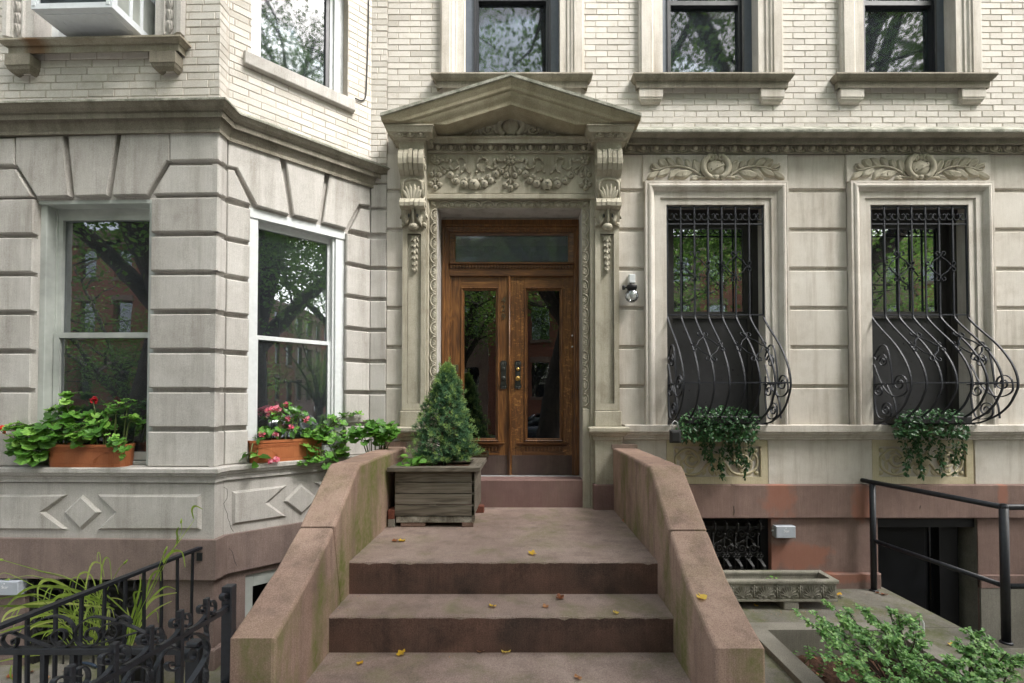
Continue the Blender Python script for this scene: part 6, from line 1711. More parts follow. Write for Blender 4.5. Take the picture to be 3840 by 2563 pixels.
# ---------------- wooden planter with the dwarf spruce
PB = thing('wooden_planter', 'square weathered wooden planter box with wide rim on bricks', 'planter', (-.71, -.45, .826))
bx0, bx1, by0, by1, bz0_, bz1_ = -1.045, -.395, -.755, -.14, .895, 1.285
mb = MB(WF)
hh = (bz1_ - .02 - bz0_) / 4
for k in range(4):
    mb.tone = (.35, .6, .5, .7)[k]
    z0, z1 = bz0_ + .02 + hh * k + .004, bz0_ + .02 + hh * (k + 1) - .003
    mb.block(bx0, bx1, z0, z1, -by0 - .02, -by0, .003)
mb.build('front_board', M['greywood'], PB)
mb = MB(Frame((bx1, 0, 0), (0, 1, 0), (1, 0, 0)))
for k in range(4): mb.tone = (.5, .3, .6, .45)[k]; z0 = bz0_ + .02 + hh * k; mb.block(by0 + .022, by1, z0 + .002, z0 + hh - .002, -.02, 0, .003)
mb.block(by0 + .0, by0 + .018, bz0_ - .02, bz1_, -.02, .004); mb.build('side_board', M['greywood'], PB)
mb = MB(Frame((bx0, 0, 0), (0, -1, 0), (-1, 0, 0))); mb.block(-by1, -by0 - .022, bz0_, bz1_, -.02, 0); mb.f = WF; mb.block(bx0, bx1, bz0_, bz1_, -by1 - .02, -by1); mb.build('back_board', M['greywood'], PB)
M['rotwood'] = stone('rotten_skirting_wood', (.10, .085, .06), (.42, .40, .34), stain=(.03, .025, .015), st=.8, streak=.7, grain=.4, big=14)
mb = MB(WF); mb.block(bx0 + .01, bx1 - .01, bz0_ - .032, bz0_ + .018, -by0 - .03, -by0 - .006, .003); mb.build('bottom_skirt', M['rotwood'], PB)
mb = MB(WF); rz0, rz1 = bz1_, bz1_ + .034
def rimbox(x0, x1, y0, y1): mb.f = Frame((0, 0, 0), (1, 0, 0), (0, -1, 0)); mb.block(x0, x1, rz0, rz1, -y1, -y0, .003)
rimbox(bx0 - .05, bx1 + .05, by0 - .05, by0 + .055); rimbox(bx0 - .05, bx1 + .05, by1 - .05, by1 + .05); rimbox(bx0 - .05, bx0 + .055, by0 + .057, by1 - .052)
mb.build('rim', M['greywood'], PB)
M['greywoody'] = woodmat('weathered_wood_sideways', (.045, .038, .028), (.125, .105, .078), (.21, .185, .15), 1, 1.0, .85, 0, 1.0, .5)
mb = MB(WF); rimbox(bx1 - .055, bx1 + .05, by0 + .057, by1 - .052); mb.build('rim', M['greywoody'], PB)
lumpy('bark_mulch', bx0 + .02, bx1 - .02, by0 + .02, by1 - .02, 1.262, .010, M['mulch'], 26, PB)
def brick(x, y, z, dx, dy, dz, mat, label, rot=0):
    t = Frame((x, y, 0), (math.cos(rot), math.sin(rot), 0), (math.sin(rot), -math.cos(rot), 0))
    mb = MB(t); mb.block(-dx / 2, dx / 2, z, z + dz, -dy / 2, dy / 2, .005)
    tag(mb.build('brick', mat, None, (x, y, z)), label, 'brick', 'loose bricks propping the planters')
M['oldred'] = stone('old_red_brick', (.13, .045, .03), (.20, .075, .05), stain=(.03, .02, .015), st=.6, grain=.4)
zl_ = .827
brick(-.90, -.70, zl_, .20, .09, .035, M['brown'], 'flat brown brick under the left front of the wooden planter')
brick(-.455, -.70, zl_, .095, .10, .040, M['brown'], 'short brown brick under the right front corner of the wooden planter', .1)
brick(-1.074, -.70, zl_, .055, .12, .065, M['concrete'], 'pale mortar stained brick against the stoop wall, lower of two')
brick(-1.074, -.70, zl_ + .066, .055, .12, .075, M['oldred'], 'red brick standing on the pale brick against the stoop wall')
brick(-.41, -.2, zl_, .10, .08, .06, M['oldred'], 'red brick under the back corner of the wooden planter')
SP = thing('dwarf_spruce', 'conical dwarf spruce with bright green tip in the wooden planter', 'tree', (-.70, -.45, 1.26))
r = random.Random(8); c0 = Vector((-.70, -.45, 1.24)); Hs = .94
mb = MB(); mb.tube([c0, c0 + Vector((.01, 0, .3)), c0 + Vector((.03, 0, Hs * .9))], [.022, .016, .004], 7, world=True); 
nd = MB()
def prof_r(t):
    base = .275 * (1 - t) ** .66 * min(1, .70 + t * 2.4)
    return base
def tuft(p, d, tone, size, k=13):
    for i in range(k):
        dd = (d * 1.0 + rdir(r) * .75).normalized(); n_, a_, b_ = basis(rdir(r), dd)
        Ln = size * r.uniform(.6, 1.1); w = .0018
        nd.tone = min(1, max(0, tone + r.uniform(-.12, .12)))
        q = p + d * r.uniform(-.012, .012)
        i0, i1, i2, i3 = nd.vw(q - b_ * w * .6), nd.vw(q + b_ * w * .6), nd.vw(q + a_ * Ln + b_ * w), nd.vw(q + a_ * Ln - b_ * w)
        nd.face((i0, i1, i2, i3))
for k in range(4200):
    t = r.random() ** 1.35; z = .10 + t * (Hs - .10)
    ang = r.uniform(0, 2 * math.pi)
    lump = 1 + .13 * math.sin(ang * 3 + z * 9) + .19 * math.sin(ang * 5 - z * 25) + .15 * math.sin(ang * 8 + z * 47)
    R = prof_r(t) * lump * r.uniform(.66, 1.04)
    lean = .035 * t
    p = c0 + Vector((R * math.cos(ang) + lean, R * math.sin(ang), z))
    if math.cos(ang) < -.15 and .08 < t < .22 and r.random() < .6: continue
    d = Vector((math.cos(ang), math.sin(ang), .55 + t)).normalized()
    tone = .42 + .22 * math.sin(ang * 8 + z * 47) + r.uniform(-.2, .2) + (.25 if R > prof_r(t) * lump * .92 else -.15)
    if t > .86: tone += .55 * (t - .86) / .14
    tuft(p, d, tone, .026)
    if k % 12 == 0: mb.tube([c0 + Vector((lean * .5, 0, z * .75)), c0.lerp(p, .8) + Vector((0, 0, z * .1))], [.004, .0018], 4, world=True)
for k in range(4):
    for j in range(16):
        p = c0 + Vector((.035 + (-.05, .015, .05, -.02)[k] * (1 + .3 * j / 16), .02 * (k - 1.5), Hs - .14 + (.15, .20, .13, .11)[k] * j / 16)); tuft(p, Vector((0, 0, 1)), .75 + .25 * j / 16, .022, 8)
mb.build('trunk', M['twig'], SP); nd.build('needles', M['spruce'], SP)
WD = thing('ground_plant', 'small green leafy weed in the corner of the wooden planter', 'plant', (-.93, -.68, 1.27))
mb = MB(); r = random.Random(2)
for k in range(26):
    p = Vector((-.92 + r.uniform(-.10, .14), -.66 + r.uniform(-.07, .07), 1.315 + r.uniform(0, .075))); mb.tone = r.uniform(.3, .9)
    leaf_oval(mb, p, rdir(r, -.2, .3), Vector((0, -.5, 1)) + rdir(r) * .5, .075, .055, .1, .3)
mb.build('leaf', M['geran'], WD)
mb = MB()
for k in range(8): p = Vector((-.92 + r.uniform(-.1, .12), -.66 + r.uniform(-.06, .06), 1.26)); mb.tube([p, p + Vector((r.uniform(-.03, .03), 0, .06))], .002, 4, world=True)
mb.build('stem', M['stem'], WD)
# ---------------- cast stone trough with shells
TR = thing('stone_trough', 'rectangular cast stone trough with scallop shells on two blocks', 'planter', (2.15, -.47, .06))
tx0, tx1, tyf, tyb, tz0, tz1 = 1.56, 2.72, -.54, -.27, .135, .315
TF = Frame((0, 0, 0), (1, 0, 0), (0, -1, 0))
mb = MB(TF); t = .03
mb.block(tx0 + .02, tx1 - .02, tz0, tz1 - .03, -tyf - .045, -tyf - .012); mb.block(tx0 + .02, tx1 - .02, tz0, tz1 - .03, -tyb + .012, -tyb + .045)
mb.block(tx0 + .02, tx0 + .05, tz0, tz1 - .03, -tyb + .045, -tyf - .045); mb.block(tx1 - .05, tx1 - .02, tz0, tz1 - .03, -tyb + .045, -tyf - .045)
mb.block(tx0 + .01, tx1 - .01, tz0 - .002, tz0 + .018, -tyb + .004, -tyf - .004, .004)
mb.build('trough_body', M['mosscon'], TR)
mb = MB(TF)
mb.block(tx0, tx1, tz1 - .03, tz1, -tyf - .05, -tyf, .006); mb.block(tx0, tx1, tz1 - .03, tz1, -tyb, -tyb + .05, .006); mb.block(tx0, tx0 + .05, tz1 - .03, tz1 - .0005, -tyb + .051, -tyf - .051, .004); mb.block(tx1 - .05, tx1, tz1 - .03, tz1 - .0005, -tyb + .051, -tyf - .051, .004)
mb.build('rim', M['mosscon'], TR)
mb = MB(TF); w0 = -tyf - .012
for k in range(6):
    cx = tx0 + .13 + .198 * k; zb = tz0 + .045
    for a in (-78, -58, -38, -19, 0, 19, 38, 58, 78):
        if cx + .07 * math.sin(rad(a)) > tx1 - .03: continue
        mb.petal((cx + .008 * math.sin(rad(a)), zb), (cx + .078 * math.sin(rad(a)), zb + .088 * math.cos(rad(a)) + .004), .018, .016, w0, .2, 0, .6, 6, 4)
    mb.ell((cx, zb - .005, w0), (.02, .012, .012), 8, 5)
    for s in (-1, 1):
        mb.tube(spiral((cx + s * .05, tz0 + .038), .022, .005, 90, s * 1.1, 12, w0 + .004), .005, 5)
        mb.petal((cx + s * .03, tz0 + .03), (cx + s * .09, tz0 + .045), .018, .012, w0)
    e = cx + .099
    if e < tx1 - .04:
        mb.tube([(e, tz0 + .03, w0 + .004), (e, tz0 + .125, w0 + .004)], .007, 6)
        for z_, h_ in ((.12, .020), (.09, .024), (.05, .03)):
            for s in (-1, 1): mb.ell((e + s * h_ * .8, tz0 + z_, w0 + .002), (.012, .010, .010), 7, 5)
        mb.ell((e, tz0 + .135, w0 + .004), (.012, .012, .012), 7, 5)
mb.build('shell_frieze', M['mosscon'], TR)
mb = MB(); rows = [[mb.vw((tx0 + .04 + (tx1 - tx0 - .08) * i / 30, tyf + .045 + (tyb - tyf - .09) * j / 5, tz1 - .075 + R_.uniform(-.008, .008))) for i in range(31)] for j in range(6)]; mb.grid(rows); mb.build('mossy_soil', M['soil'], TR)
for (cx, s, lab) in ((1.78, .14, 'left grey block under the stone trough'), (2.31, .13, 'right broken grey block under the stone trough')):
    mb = MB(TF); mb.block(cx - s / 2, cx + s / 2, PZ, tz0 - .003, .33, .53, .008); tag(mb.build('concrete_block', M['concrete'], None, (cx, -.45, PZ)), lab, 'block', 'blocks under the stone trough')
WD = thing('ground_plant', 'tiny bright green weed sprouting inside the stone trough', 'plant', (2.22, -.42, .25)); mb = MB(); r = random.Random(6)
for k in range(34):
    p = Vector((2.20 + r.gauss(0, .045), -.43 + r.uniform(-.05, .05), .245 + r.uniform(0, .05))); mb.tone = r.uniform(.4, .95)
    leaf_oval(mb, p, rdir(r, -.1, .5), Vector((0, -.4, 1)) + rdir(r) * .5, .032, .02, .1, .2)
for k in range(70):
    p = Vector((r.uniform(1.75, 2.66), r.uniform(tyf + .06, tyb - .06), .243)); mb.tone = r.uniform(.1, .6); leaf_oval(mb, p, rdir(r, 0, .6), Vector((0, -.4, 1)) + rdir(r) * .5, .014, .008, .1, .2)
mb.build('leaf', M['begonia'], WD)
mb = MB(); mb.tube([(2.20, .23, .43), (2.21, .27, .43)], .003, 5); mb.build('stem', M['stem'], WD)
# ---------------- boxwood-like shrub
SH = thing('shrub', 'spreading small leaved green shrub in the planting bed', 'shrub', (2.55, -1.8, -.1))
r = random.Random(12); mb = MB(); st = MB()
def pixz(x, y, D): d = ray(x, y); return EYEV + d * (D / d.y)
tips = [(1835, 1408, 3.45), (1870, 1398, 3.5), (1905, 1380, 3.52), (1925, 1405, 3.4), (1948, 1398, 3.35), (1985, 1390, 3.3), (2040, 1395, 3.25), (2060, 1400, 3.2), (2110, 1416, 3.2), (2080, 1412, 3.2), (2030, 1430, 3.1), (1960, 1430, 3.1), (1900, 1430, 3.1), (1880, 1450, 3.05), (1930, 1470, 2.95), (1990, 1460, 2.95), (2050, 1460, 2.95), (2100, 1450, 3.0),
        (1900, 1500, 2.85), (1960, 1510, 2.8), (2020, 1500, 2.8), (2080, 1490, 2.85), (1930, 1540, 2.7), (1990, 1550, 2.68), (2050, 1545, 2.7), (2110, 1530, 2.75), (2000, 1590, 2.6), (1940, 1590, 2.6), (2070, 1600, 2.6), (2240, 1445, 3.0), (2260, 1460, 2.95), (2205, 1470, 2.9), (2230, 1490, 2.85), (2280, 1490, 2.85), (2310, 1490, 2.85), (2338, 1503, 2.85), (2190, 1510, 2.8), (2260, 1530, 2.75), (2210, 1550, 2.7), (2160, 1560, 2.7), (2160, 1530, 2.75), (2280, 1560, 2.7), (2140, 1590, 2.6), (2220, 1600, 2.6), (2300, 1530, 2.8), (1880, 1425, 3.3), (1945, 1415, 3.3), (2010, 1410, 3.25), (2090, 1425, 3.15), (2330, 1500, 2.83)]
root0 = Vector((2.42, -1.75, -.09)); root1 = Vector((2.68, -1.85, -.09))
for (x, y, D) in tips:
    y += 8
    tip = pixz(x, y, D)
    b = root1 if x > 2150 else root0; b = b + Vector((r.uniform(-.1, .1), r.uniform(-.1, .1), 0))
    L_ = (tip - b).length
    q = smoothpath([b, b.lerp(tip, .45) + Vector((r.uniform(-.04, .04), r.uniform(-.04, .04), .07)), b.lerp(tip, .8) + Vector((0, 0, .03)), tip], 7)
    st.tube(q, [.0065 - .005 * i / len(q) for i in range(len(q))], 4, world=True)
    for sub in range(10):
        i = r.randrange(int(len(q) * .4), len(q)); s0 = q[i]
        dd = ((tip - b).normalized() * .7 + rdir(r, -.5, .35) * .8).normalized(); dd.z *= .6
        ln = r.uniform(.04, .11) if sub else .05
        s1 = s0 + dd * ln if sub else tip
        st.tube([s0, s1], .0016, 3, world=True)
        nl = int(10 + ln * 90)
        for k in range(nl):
            t_ = k / nl; p = s0.lerp(s1, t_)
            side = dd.cross(rdir(r)).normalized(); mb.tone = min(1, max(0, r.gauss(.45 + .3 * t_, .17)))
            leaf_oval(mb, p, side + dd * .5, Vector((0, -.35, 1)) + rdir(r) * .55, r.uniform(.019, .030), r.uniform(.012, .018), .18, .15)
mb.build('leaf', M['shrubleaf'], SH); st.build('stem', M['twig'], SH)
WD = thing('ground_plant', 'low feathery green seedlings at the corner of the planting bed', 'plant', (1.95, -1.4, -.1)); mb = MB(); r = random.Random(16)
st = MB()
for k in range(26):
    b = Vector((r.uniform(1.9, 2.35), r.uniform(-2.1, -1.05), -.10)); t = b + Vector((r.uniform(-.08, .1), r.uniform(-.08, .05), r.uniform(.06, .2)))
    st.tube([b, t], .0015, 3, world=True)
    for j in range(9):
        mb.tone = r.uniform(.2, .7); p = b.lerp(t, .35 + .65 * j / 9); leaf_oval(mb, p, Vector(((-1) ** j, r.uniform(-.4, .4), .1)), Vector((0, -.4, 1)) + rdir(r) * .3, .03, .014, .1, .2)
mb.build('leaf', M['begonia'], WD); st.build('stem', M['stem'], WD)
# ---------------- tall grass by the left railing
def grass_clump(label, blades, seed, loc, heads=()):
    r = random.Random(seed); G = thing('tall_grass', label, 'grass', loc); mb = MB(); st = MB()
    for pts, w in blades:
        q = smoothpath(pts, 6); n = len(q); mb.tone = min(1, max(0, r.gauss(.5, .22)))
        L_, R2 = [], []
        for i, p in enumerate(q):
            tng = (q[min(i + 1, n - 1)] - q[max(i - 1, 0)]).normalized(); sd = tng.cross(Vector((.25, 1, .3))).normalized()
            k = w * (math.sin(math.pi * min(1, .12 + .88 * (i + .3) / n)) ** .7) * .5 + .0004
            L_.append(mb.vw(p + sd * k + Vector((0, -.15 * k, 0)))); R2.append(mb.vw(p - sd * k))
        mb.grid([L_, R2])
    mb.build('blade', M['grass'], G)
    for pts in heads:
        st.tube(smoothpath(pts, 5), .0016, 4, world=True)
        e = pts[-1]
        st.tube([e, e + (pts[-1] - pts[-2]).normalized() * .01, e + (pts[-1] - pts[-2]).normalized() * .035], [.003, .007, .002], 6, world=True)
    if heads: st.build('seed_head', M['grass'], G)
def pz(x, y, D): return pixz(x, y, D)
r = random.Random(31); bl = []
b3d = lambda x, y: (x * .38625, 962.3 + y * .38625)
def gp(pts, D, j=0.0): return [pz(*b3d(x, y), D + j * i) for i, (x, y) in enumerate(pts)]
for k in range(34):
    bx = r.uniform(430, 720); D = r.uniform(2.9, 3.45)
    ang = r.uniform(100, 200) if r.random() < .78 else r.uniform(40, 95)
    L_ = r.uniform(180, 560); ex = bx + L_ * math.cos(rad(ang)); ey = 1330 - abs(L_ * math.sin(rad(ang))) * .85 - r.uniform(0, 80)
    mx, my = bx + (ex - bx) * .5, 1340 + (ey - 1340) * .75 - L_ * .12
    dr = r.uniform(20, 160)
    bl.append((gp([(bx, 1380), (mx, my), (ex, ey), (ex + (ex - bx) * .18, ey + dr)], D), r.uniform(.006, .013)))
for pts, w in (([(660, 1100), (430, 960), (230, 900), (0, 830)], .005), ([(680, 1130), (520, 1060), (350, 1050), (255, 1180)], .02), ([(560, 1100), (330, 960), (230, 990), (235, 1150)], .02), ([(650, 1120), (300, 1090), (60, 1140), (0, 1240)], .018), ([(650, 1100), (430, 1010), (180, 1000), (20, 1130)], .018), ([(620, 1200), (330, 1120), (100, 1110), (-20, 1110)], .02),
               ([(640, 1250), (420, 1170), (190, 1180), (180, 1330)], .02), ([(760, 1160), (640, 1050), (560, 1010), (520, 1070)], .016), ([(620, 1330), (400, 1240), (150, 1230), (0, 1270)], .02), ([(620, 1400), (440, 1390), (200, 1400), (-10, 1440)], .018), ([(120, 1570), (70, 1540), (62, 1500), (72, 1460)], .016), ([(640, 1340), (500, 1250), (440, 1160), (500, 1090)], .016)):
    bl.append((gp(pts, 3.05), w))
grass_clump('bright green tall grass bending left behind the scrolled fence', bl, 5, tuple(pz(*b3d(640, 1380), 3.1).xy) + (LZ,),
            [gp([(660, 1120), (420, 950), (240, 900), (20, 838)], 3.05), gp([(620, 1100), (400, 1000), (200, 930), (60, 950)], 3.05), gp([(640, 1100), (360, 1060), (60, 920), (-10, 930)], 3.1), gp([(500, 1250), (560, 1150), (700, 900), (735, 860)], 3.1), gp([(800, 1200), (900, 1000), (960, 830), (980, 785)], 3.2)])
bl = []
for pts, w in (([(760, 1380), (850, 1100), (980, 840), (1060, 730), (1160, 590)], .006), ([(1050, 740), (1055, 700), (1050, 670), (1062, 640)], .018), ([(1150, 590), (1140, 540), (1160, 515), (1205, 535)], .014), ([(960, 860), (1020, 790), (1080, 790), (1100, 880)], .018), ([(780, 1350), (850, 1150), (920, 1060), (1050, 1030)], .018), ([(790, 1300), (860, 1120), (970, 1000), (1045, 1010)], .012), ([(760, 1350), (800, 1200), (860, 1000), (840, 910)], .016),
               ([(830, 1200), (860, 1060), (900, 930), (950, 900), (955, 960)], .014), ([(780, 1330), (820, 1200), (800, 1080), (800, 1030), (850, 1020)], .018), ([(800, 1280), (870, 1180), (940, 1120), (1020, 1080)], .010), ([(790, 1260), (880, 1170), (930, 1140), (940, 1210)], .010), ([(760, 1380), (770, 1200), (730, 1080), (640, 1060)], .012), ([(720, 1380), (760, 1250), (830, 1010), (830, 930)], .016), ([(740, 1390), (800, 1180), (870, 1010), (890, 960)], .012)):
    bl.append((gp(pts, 3.35), w))
grass_clump('tall grass stalk rising past the guard railing by the bay corner', bl, 6, tuple(pz(*b3d(760, 1390), 3.35).xy) + (LZ,), [gp([(820, 1200), (960, 900), (1070, 690), (1075, 620)], 3.35), gp([(850, 1100), (950, 890), (975, 800)], 3.35)])
# pot and hose in the left areaway
PT = thing('plant_pot', 'dark textured empty plant pot behind the left gate', 'pot', tuple(at_z(322, 1575, LZ)))
p = ORG[PT.name]; mb = MB(Frame((p.x, p.y, p.z), (1, 0, 0), (0, -1, 0))); mb.lathe((0, 0, 0), [(.09, 0), (.10, .02), (.135, .27), (.15, .28), (.15, .31), (.135, .31), (.12, .26)], 20); mb.build('pot_body', M['irondull'], PT)
mb = MB(Frame((p.x, p.y, p.z), (1, 0, 0), (0, -1, 0))); mb.lathe((0, 0, 0), [(.13, .285), (.06, .29), (.01, .295)], 16); mb.build('potting_soil', M['soil'], PT)
HS = MB(); q = [at_z(190 + 40 * math.cos(a), 1545 + 24 * math.sin(a), LZ + .02) for a in [i * .4 for i in range(15)]]
HS.tube(q, .010, 7, world=True); tag(HS.build('garden_hose', plain('dark_blue_hose', (.02, .035, .06), .5), None, tuple(q[0])), 'coil of dark blue hose on the left areaway paving', 'hose')
mb = MB(Frame((-1.42, -1.6, 0), (1, 0, 0), (0, -1, 0))); mb.block(-.16, .1, LZ - .05, -.02, -.5, .5, .01); tag(mb.build('concrete_step', M['concrete'], None, (-1.42, -1.6, LZ)), 'rough concrete step beside the left stoop wall', 'step')
# ---------------- fallen leaves: each its own
r = random.Random(77)
LF = [('yellow', 921, 1243, .826, 'ragged yellow leaf on the landing by the left stoop wall'), ('brown', 905, 1243, .826, 'small brown leaf beside the ragged yellow leaf on the landing'), ('yellow', 1222, 1272, .826, 'pale leaf in the middle of the landing edge'), ('brown', 1432, 1198, .826, 'brown leaf on the landing by the right stoop wall'), ('yellow', 880, 1359, .618, 'curled yellow leaf at the back of the upper step'), ('brown', 809, 1359, .618, 'pale leaf in the left corner of the upper step'), ('yellow', 1130, 1393, .618, 'tiny leaf at the middle of the upper step'), ('brown', 1283, 1373, .618, 'small pale leaf on the upper step right of its middle'), ('brown', 1252, 1393, .618, 'small brown leaf near the edge of the upper step'), ('yellow', 1412, 1408, .618, 'bright yellow leaf at the right edge of the upper step'), ('yellow', 921, 1502, .41, 'yellow leaf on the lower step left of its middle'), ('yellow', 1161, 1499, .41, 'orange yellow leaf on the lower step at its middle'), ('brown', 1104, 1497, .41, 'small pale leaf on the lower step left of the orange one'), ('yellow', 826, 1525, .41, 'narrow yellow leaf at the left of the lower step'), ('brown', 1325, 1558, .41, 'pale leaf at the front edge of the lower step'),
      ('yellow', 2297, 1560, -.003, 'bright yellow leaf on the paving at the lower right corner'), ('yellow', 1925, 1366, PZ, 'curled yellow leaf beside the right block of the trough'), ('yellow', 1734, 1391, PZ, 'yellow leaf beside the left block of the trough'), ('brown', 2030, 1366, PZ, 'brown leaf on the patio near the first railing post'), ('brown', 2012, 1362, PZ, 'small brown leaf on the patio near the first railing post'), ('brown', 1960, 1347, PZ, 'reddish leaf on the patio below the wall plinth'), ('yellow', 2183, 1481, PZ, 'long yellow leaf at the patio edge above the pit'), ('brown', 2140, 1490, PZ, 'brown leaf on the patio beside the kerb'),
      ('brown', 70, 1545, LZ, 'brown leaf on the areaway paving under the grass'), ('brown', 105, 1560, LZ, 'rusty leaf on the areaway paving near the hose'), ('brown', 150, 1540, LZ, 'tan leaf on the areaway paving behind the balusters'), ('brown', 25, 1555, LZ, 'rusty leaf on the areaway paving at the left edge'), ('brown', 175, 1558, LZ, 'orange brown leaf on the areaway paving by the hose')]
def fallen(kind, p, nrm, label, s=None):
    mb = MB(); R = s or r.uniform(.018, .030); mb.tone = r.random(); a = r.uniform(0, 6.28)
    leaf_round(mb, p + nrm * .006, Vector((math.cos(a), math.sin(a), .1)), nrm + rdir(r) * .25, R, r.choice((3, 5)), .5, r)
    tag(mb.build('fallen_leaf', M['yellowleaf' if kind == 'yellow' else 'brownleaf'], None, tuple(p)), label, 'leaf', 'fallen leaves')
for kind, x, y, z, lab in LF: fallen(kind, at_z(x, y, z + .002), Vector((0, 0, 1)), lab)
pk = at_z(1608, 1376, 1.0); 
d_ = ray(1608, 1376)
for i in range(400):
    q = EYEV + d_ * (2.0 + i * .004)
    zt = 1.112 + (q.y + 1.85) * .6 - .03
    if q.z < zt: break
fallen('yellow', Vector((q.x, q.y, zt + .004)), Vector((0, -.5, 1)).normalized(), 'bright yellow leaf on the sloping right stoop wall', .028)
mb = MB(); p = at_z(2117, 1462, .10); mb.tube([p, p + Vector((.004, 0, .05)), p + Vector((.012, .01, .10)), p + Vector((.004, .01, .125))], [.010, .010, .008, .003], 7, world=True); tag(mb.build('broken_twig', M['curtain'], None, tuple(p)), 'pale broken stick standing in the shrub', 'stick')
r = random.Random(55); mb = MB()
def flake(p, R):
    a = r.uniform(0, 6.28); mb.tone = r.random()
    leaf_oval(mb, p + Vector((0, 0, .002)), Vector((math.cos(a), math.sin(a), 0)), Vector((0, 0, 1)) + rdir(r) * .3, R, R * .6, .1, .1)
for (y, z) in ((-1.604, .826), (-1.923, .618), (-2.221, .41)):
    yb = 0 if z > .8 else y + .31
    for k in range(34): flake(Vector((r.choice((STX0 + abs(r.gauss(0, .12)), STX1 - abs(r.gauss(0, .12)), r.uniform(STX0, STX1))), yb - abs(r.gauss(0, .05)) - .012 if r.random() < .6 else r.uniform(y + .02, yb), z)), r.uniform(.004, .011))
for k in range(40): flake(Vector((-.70 + r.gauss(0, .28), -.74 - abs(r.gauss(0, .05)), .826)), r.uniform(.006, .014))
for k in range(120): flake(Vector((r.uniform(1.2, 3.4), r.uniform(-.8, -.02), PZ)), r.uniform(.005, .014))
for k in range(60): flake(Vector((r.gauss(2.1, .35), -.56 + r.gauss(0, .06), PZ)), r.uniform(.006, .016))
for k in range(90): flake(Vector((r.uniform(-4.2, -1.5), r.uniform(-2.2, -1.0), LZ)), r.uniform(.008, .03))
for k in range(70): flake(Vector((r.uniform(1.9, 2.8), r.uniform(-2.2, -1.0), -.085)), r.uniform(.015, .035))
lt = mb.build('leaf_litter', M['brownleaf'], None, (0, -1.2, .4)); struct(lt, 'stuff', 'dry brown crumbs of leaf litter scattered over steps and paving', 'litter')
# ================================================================ THE STREET BEHIND THE CAMERA (seen in the glass)
def leaf_simple(mb, p, d, n, Ln, W):
    n, a, b = basis(n, d); q = [mb.vw(p), mb.vw(p + a * Ln * .5 + b * W * .5 + n * W * .2), mb.vw(p + a * Ln), mb.vw(p + a * Ln * .5 - b * W * .5 + n * W * .2)]
    mb.face((q[0], q[2], q[1])); mb.face((q[0], q[3], q[2]))
def street_tree(label, x, y, h, lean, seed, crown, nl=6500, limbs=7, zf=.27, tk=1.0):
    r = random.Random(seed); T = thing('street_tree', label, 'tree', (x, y, 0), 'street trees'); st = MB(); lf = MB()
    base = Vector((x, y, -.05)); fork = base + Vector((lean[0], lean[1], h * zf))
    st.tube(smoothpath([base, base.lerp(fork, .5) + Vector((-.06, 0, 0)), fork], 5), [(.27 - .005 * i) * tk for i in range(11)], 9, world=True)
    ends = []
    for k in range(limbs):
        a = k * 2 * math.pi / limbs + r.uniform(-.3, .3) + seed
        up = (.12, .45, .25, .62, .18, .5, .35, .66)[k % 8]
        e = fork + Vector((math.cos(a) * crown * r.uniform(.75, 1), math.sin(a) * crown * r.uniform(.6, .9), h * up))
        m = fork.lerp(e, .5) + Vector((0, 0, h * .07)) + rdir(r) * .35
        q = smoothpath([fork - Vector((0, 0, .3)), m, e], 6); st.tube(q, [(.16 - .011 * i) * tk for i in range(len(q))], 7, world=True)
        for j in range(9):
            s0 = q[r.randrange(3, len(q))]; e2 = s0 + rdir(r, -.35, .8) * r.uniform(1.0, 2.6); st.tube([s0, s0.lerp(e2, .5) + rdir(r) * .15, e2], [.05, .03, .012], 5, world=True); ends += [e2, s0.lerp(e2, .6)]
    for k in range(nl):
        c = r.choice(ends); p = c + rdir(r) * 1.35 * r.random() ** .5
        lf.tone = min(1, max(0, r.gauss(.45, .2))); leaf_simple(lf, p, rdir(r, -.8, .3), rdir(r, -.2, 1), r.uniform(.09, .16), r.uniform(.05, .08))
    st.build('trunk', M['bark'], T); lf.build('crown', M['treeleaf'], T); return T
street_tree('leaning dark trunked street tree opposite the stoop, reflected in the door glass', .45, -6.5, 14.5, (.75, .0), 1, 4.8, 26000, 8, .27, 1.15)
street_tree('forked street tree reflected in the oblique bay window', 7.2, -6.3, 17.5, (-.7, .3), 2, 5.0, 34000, 10, .2, 1.6)
street_tree('spreading street tree left of the bay, reflected in its front window', -8.2, -6.4, 14, (.9, .1), 3, 4.8, 26000, 8, .27, 1.25)
street_tree('tall street tree across the road behind the parked cars', -3.5, -19.0, 14, (.3, 0), 4, 4.4, 12000)
street_tree('tall street tree across the road at the far left', -13.5, -18.8, 13, (.3, 0), 8, 4.6, 12000)
street_tree('tall street tree across the road at the far right', 15, -18.8, 13, (.3, 0), 9, 4.6, 12000)
street_tree('tall street tree across the road right of the entrance axis', 5.5, -19.0, 14, (-.3, 0), 5, 4.4, 12000)
street_tree('street tree farther along the near kerb to the right', 13.6, -6.3, 18, (-.4, 0), 6, 5.2, 30000, 10)
low = street_tree('low crowned street tree across the road, mirrored in the bay windows', -19.5, -18.7, 11, (.3, 0), 14, 4.4, 9000, 9, .16)
for x, y in ((-27.5, -18.9), (22.5, -18.8), (38, -18.7), (24, -6.2)):
    dup(low, None, (x + 19.5, y + 18.7, 0))
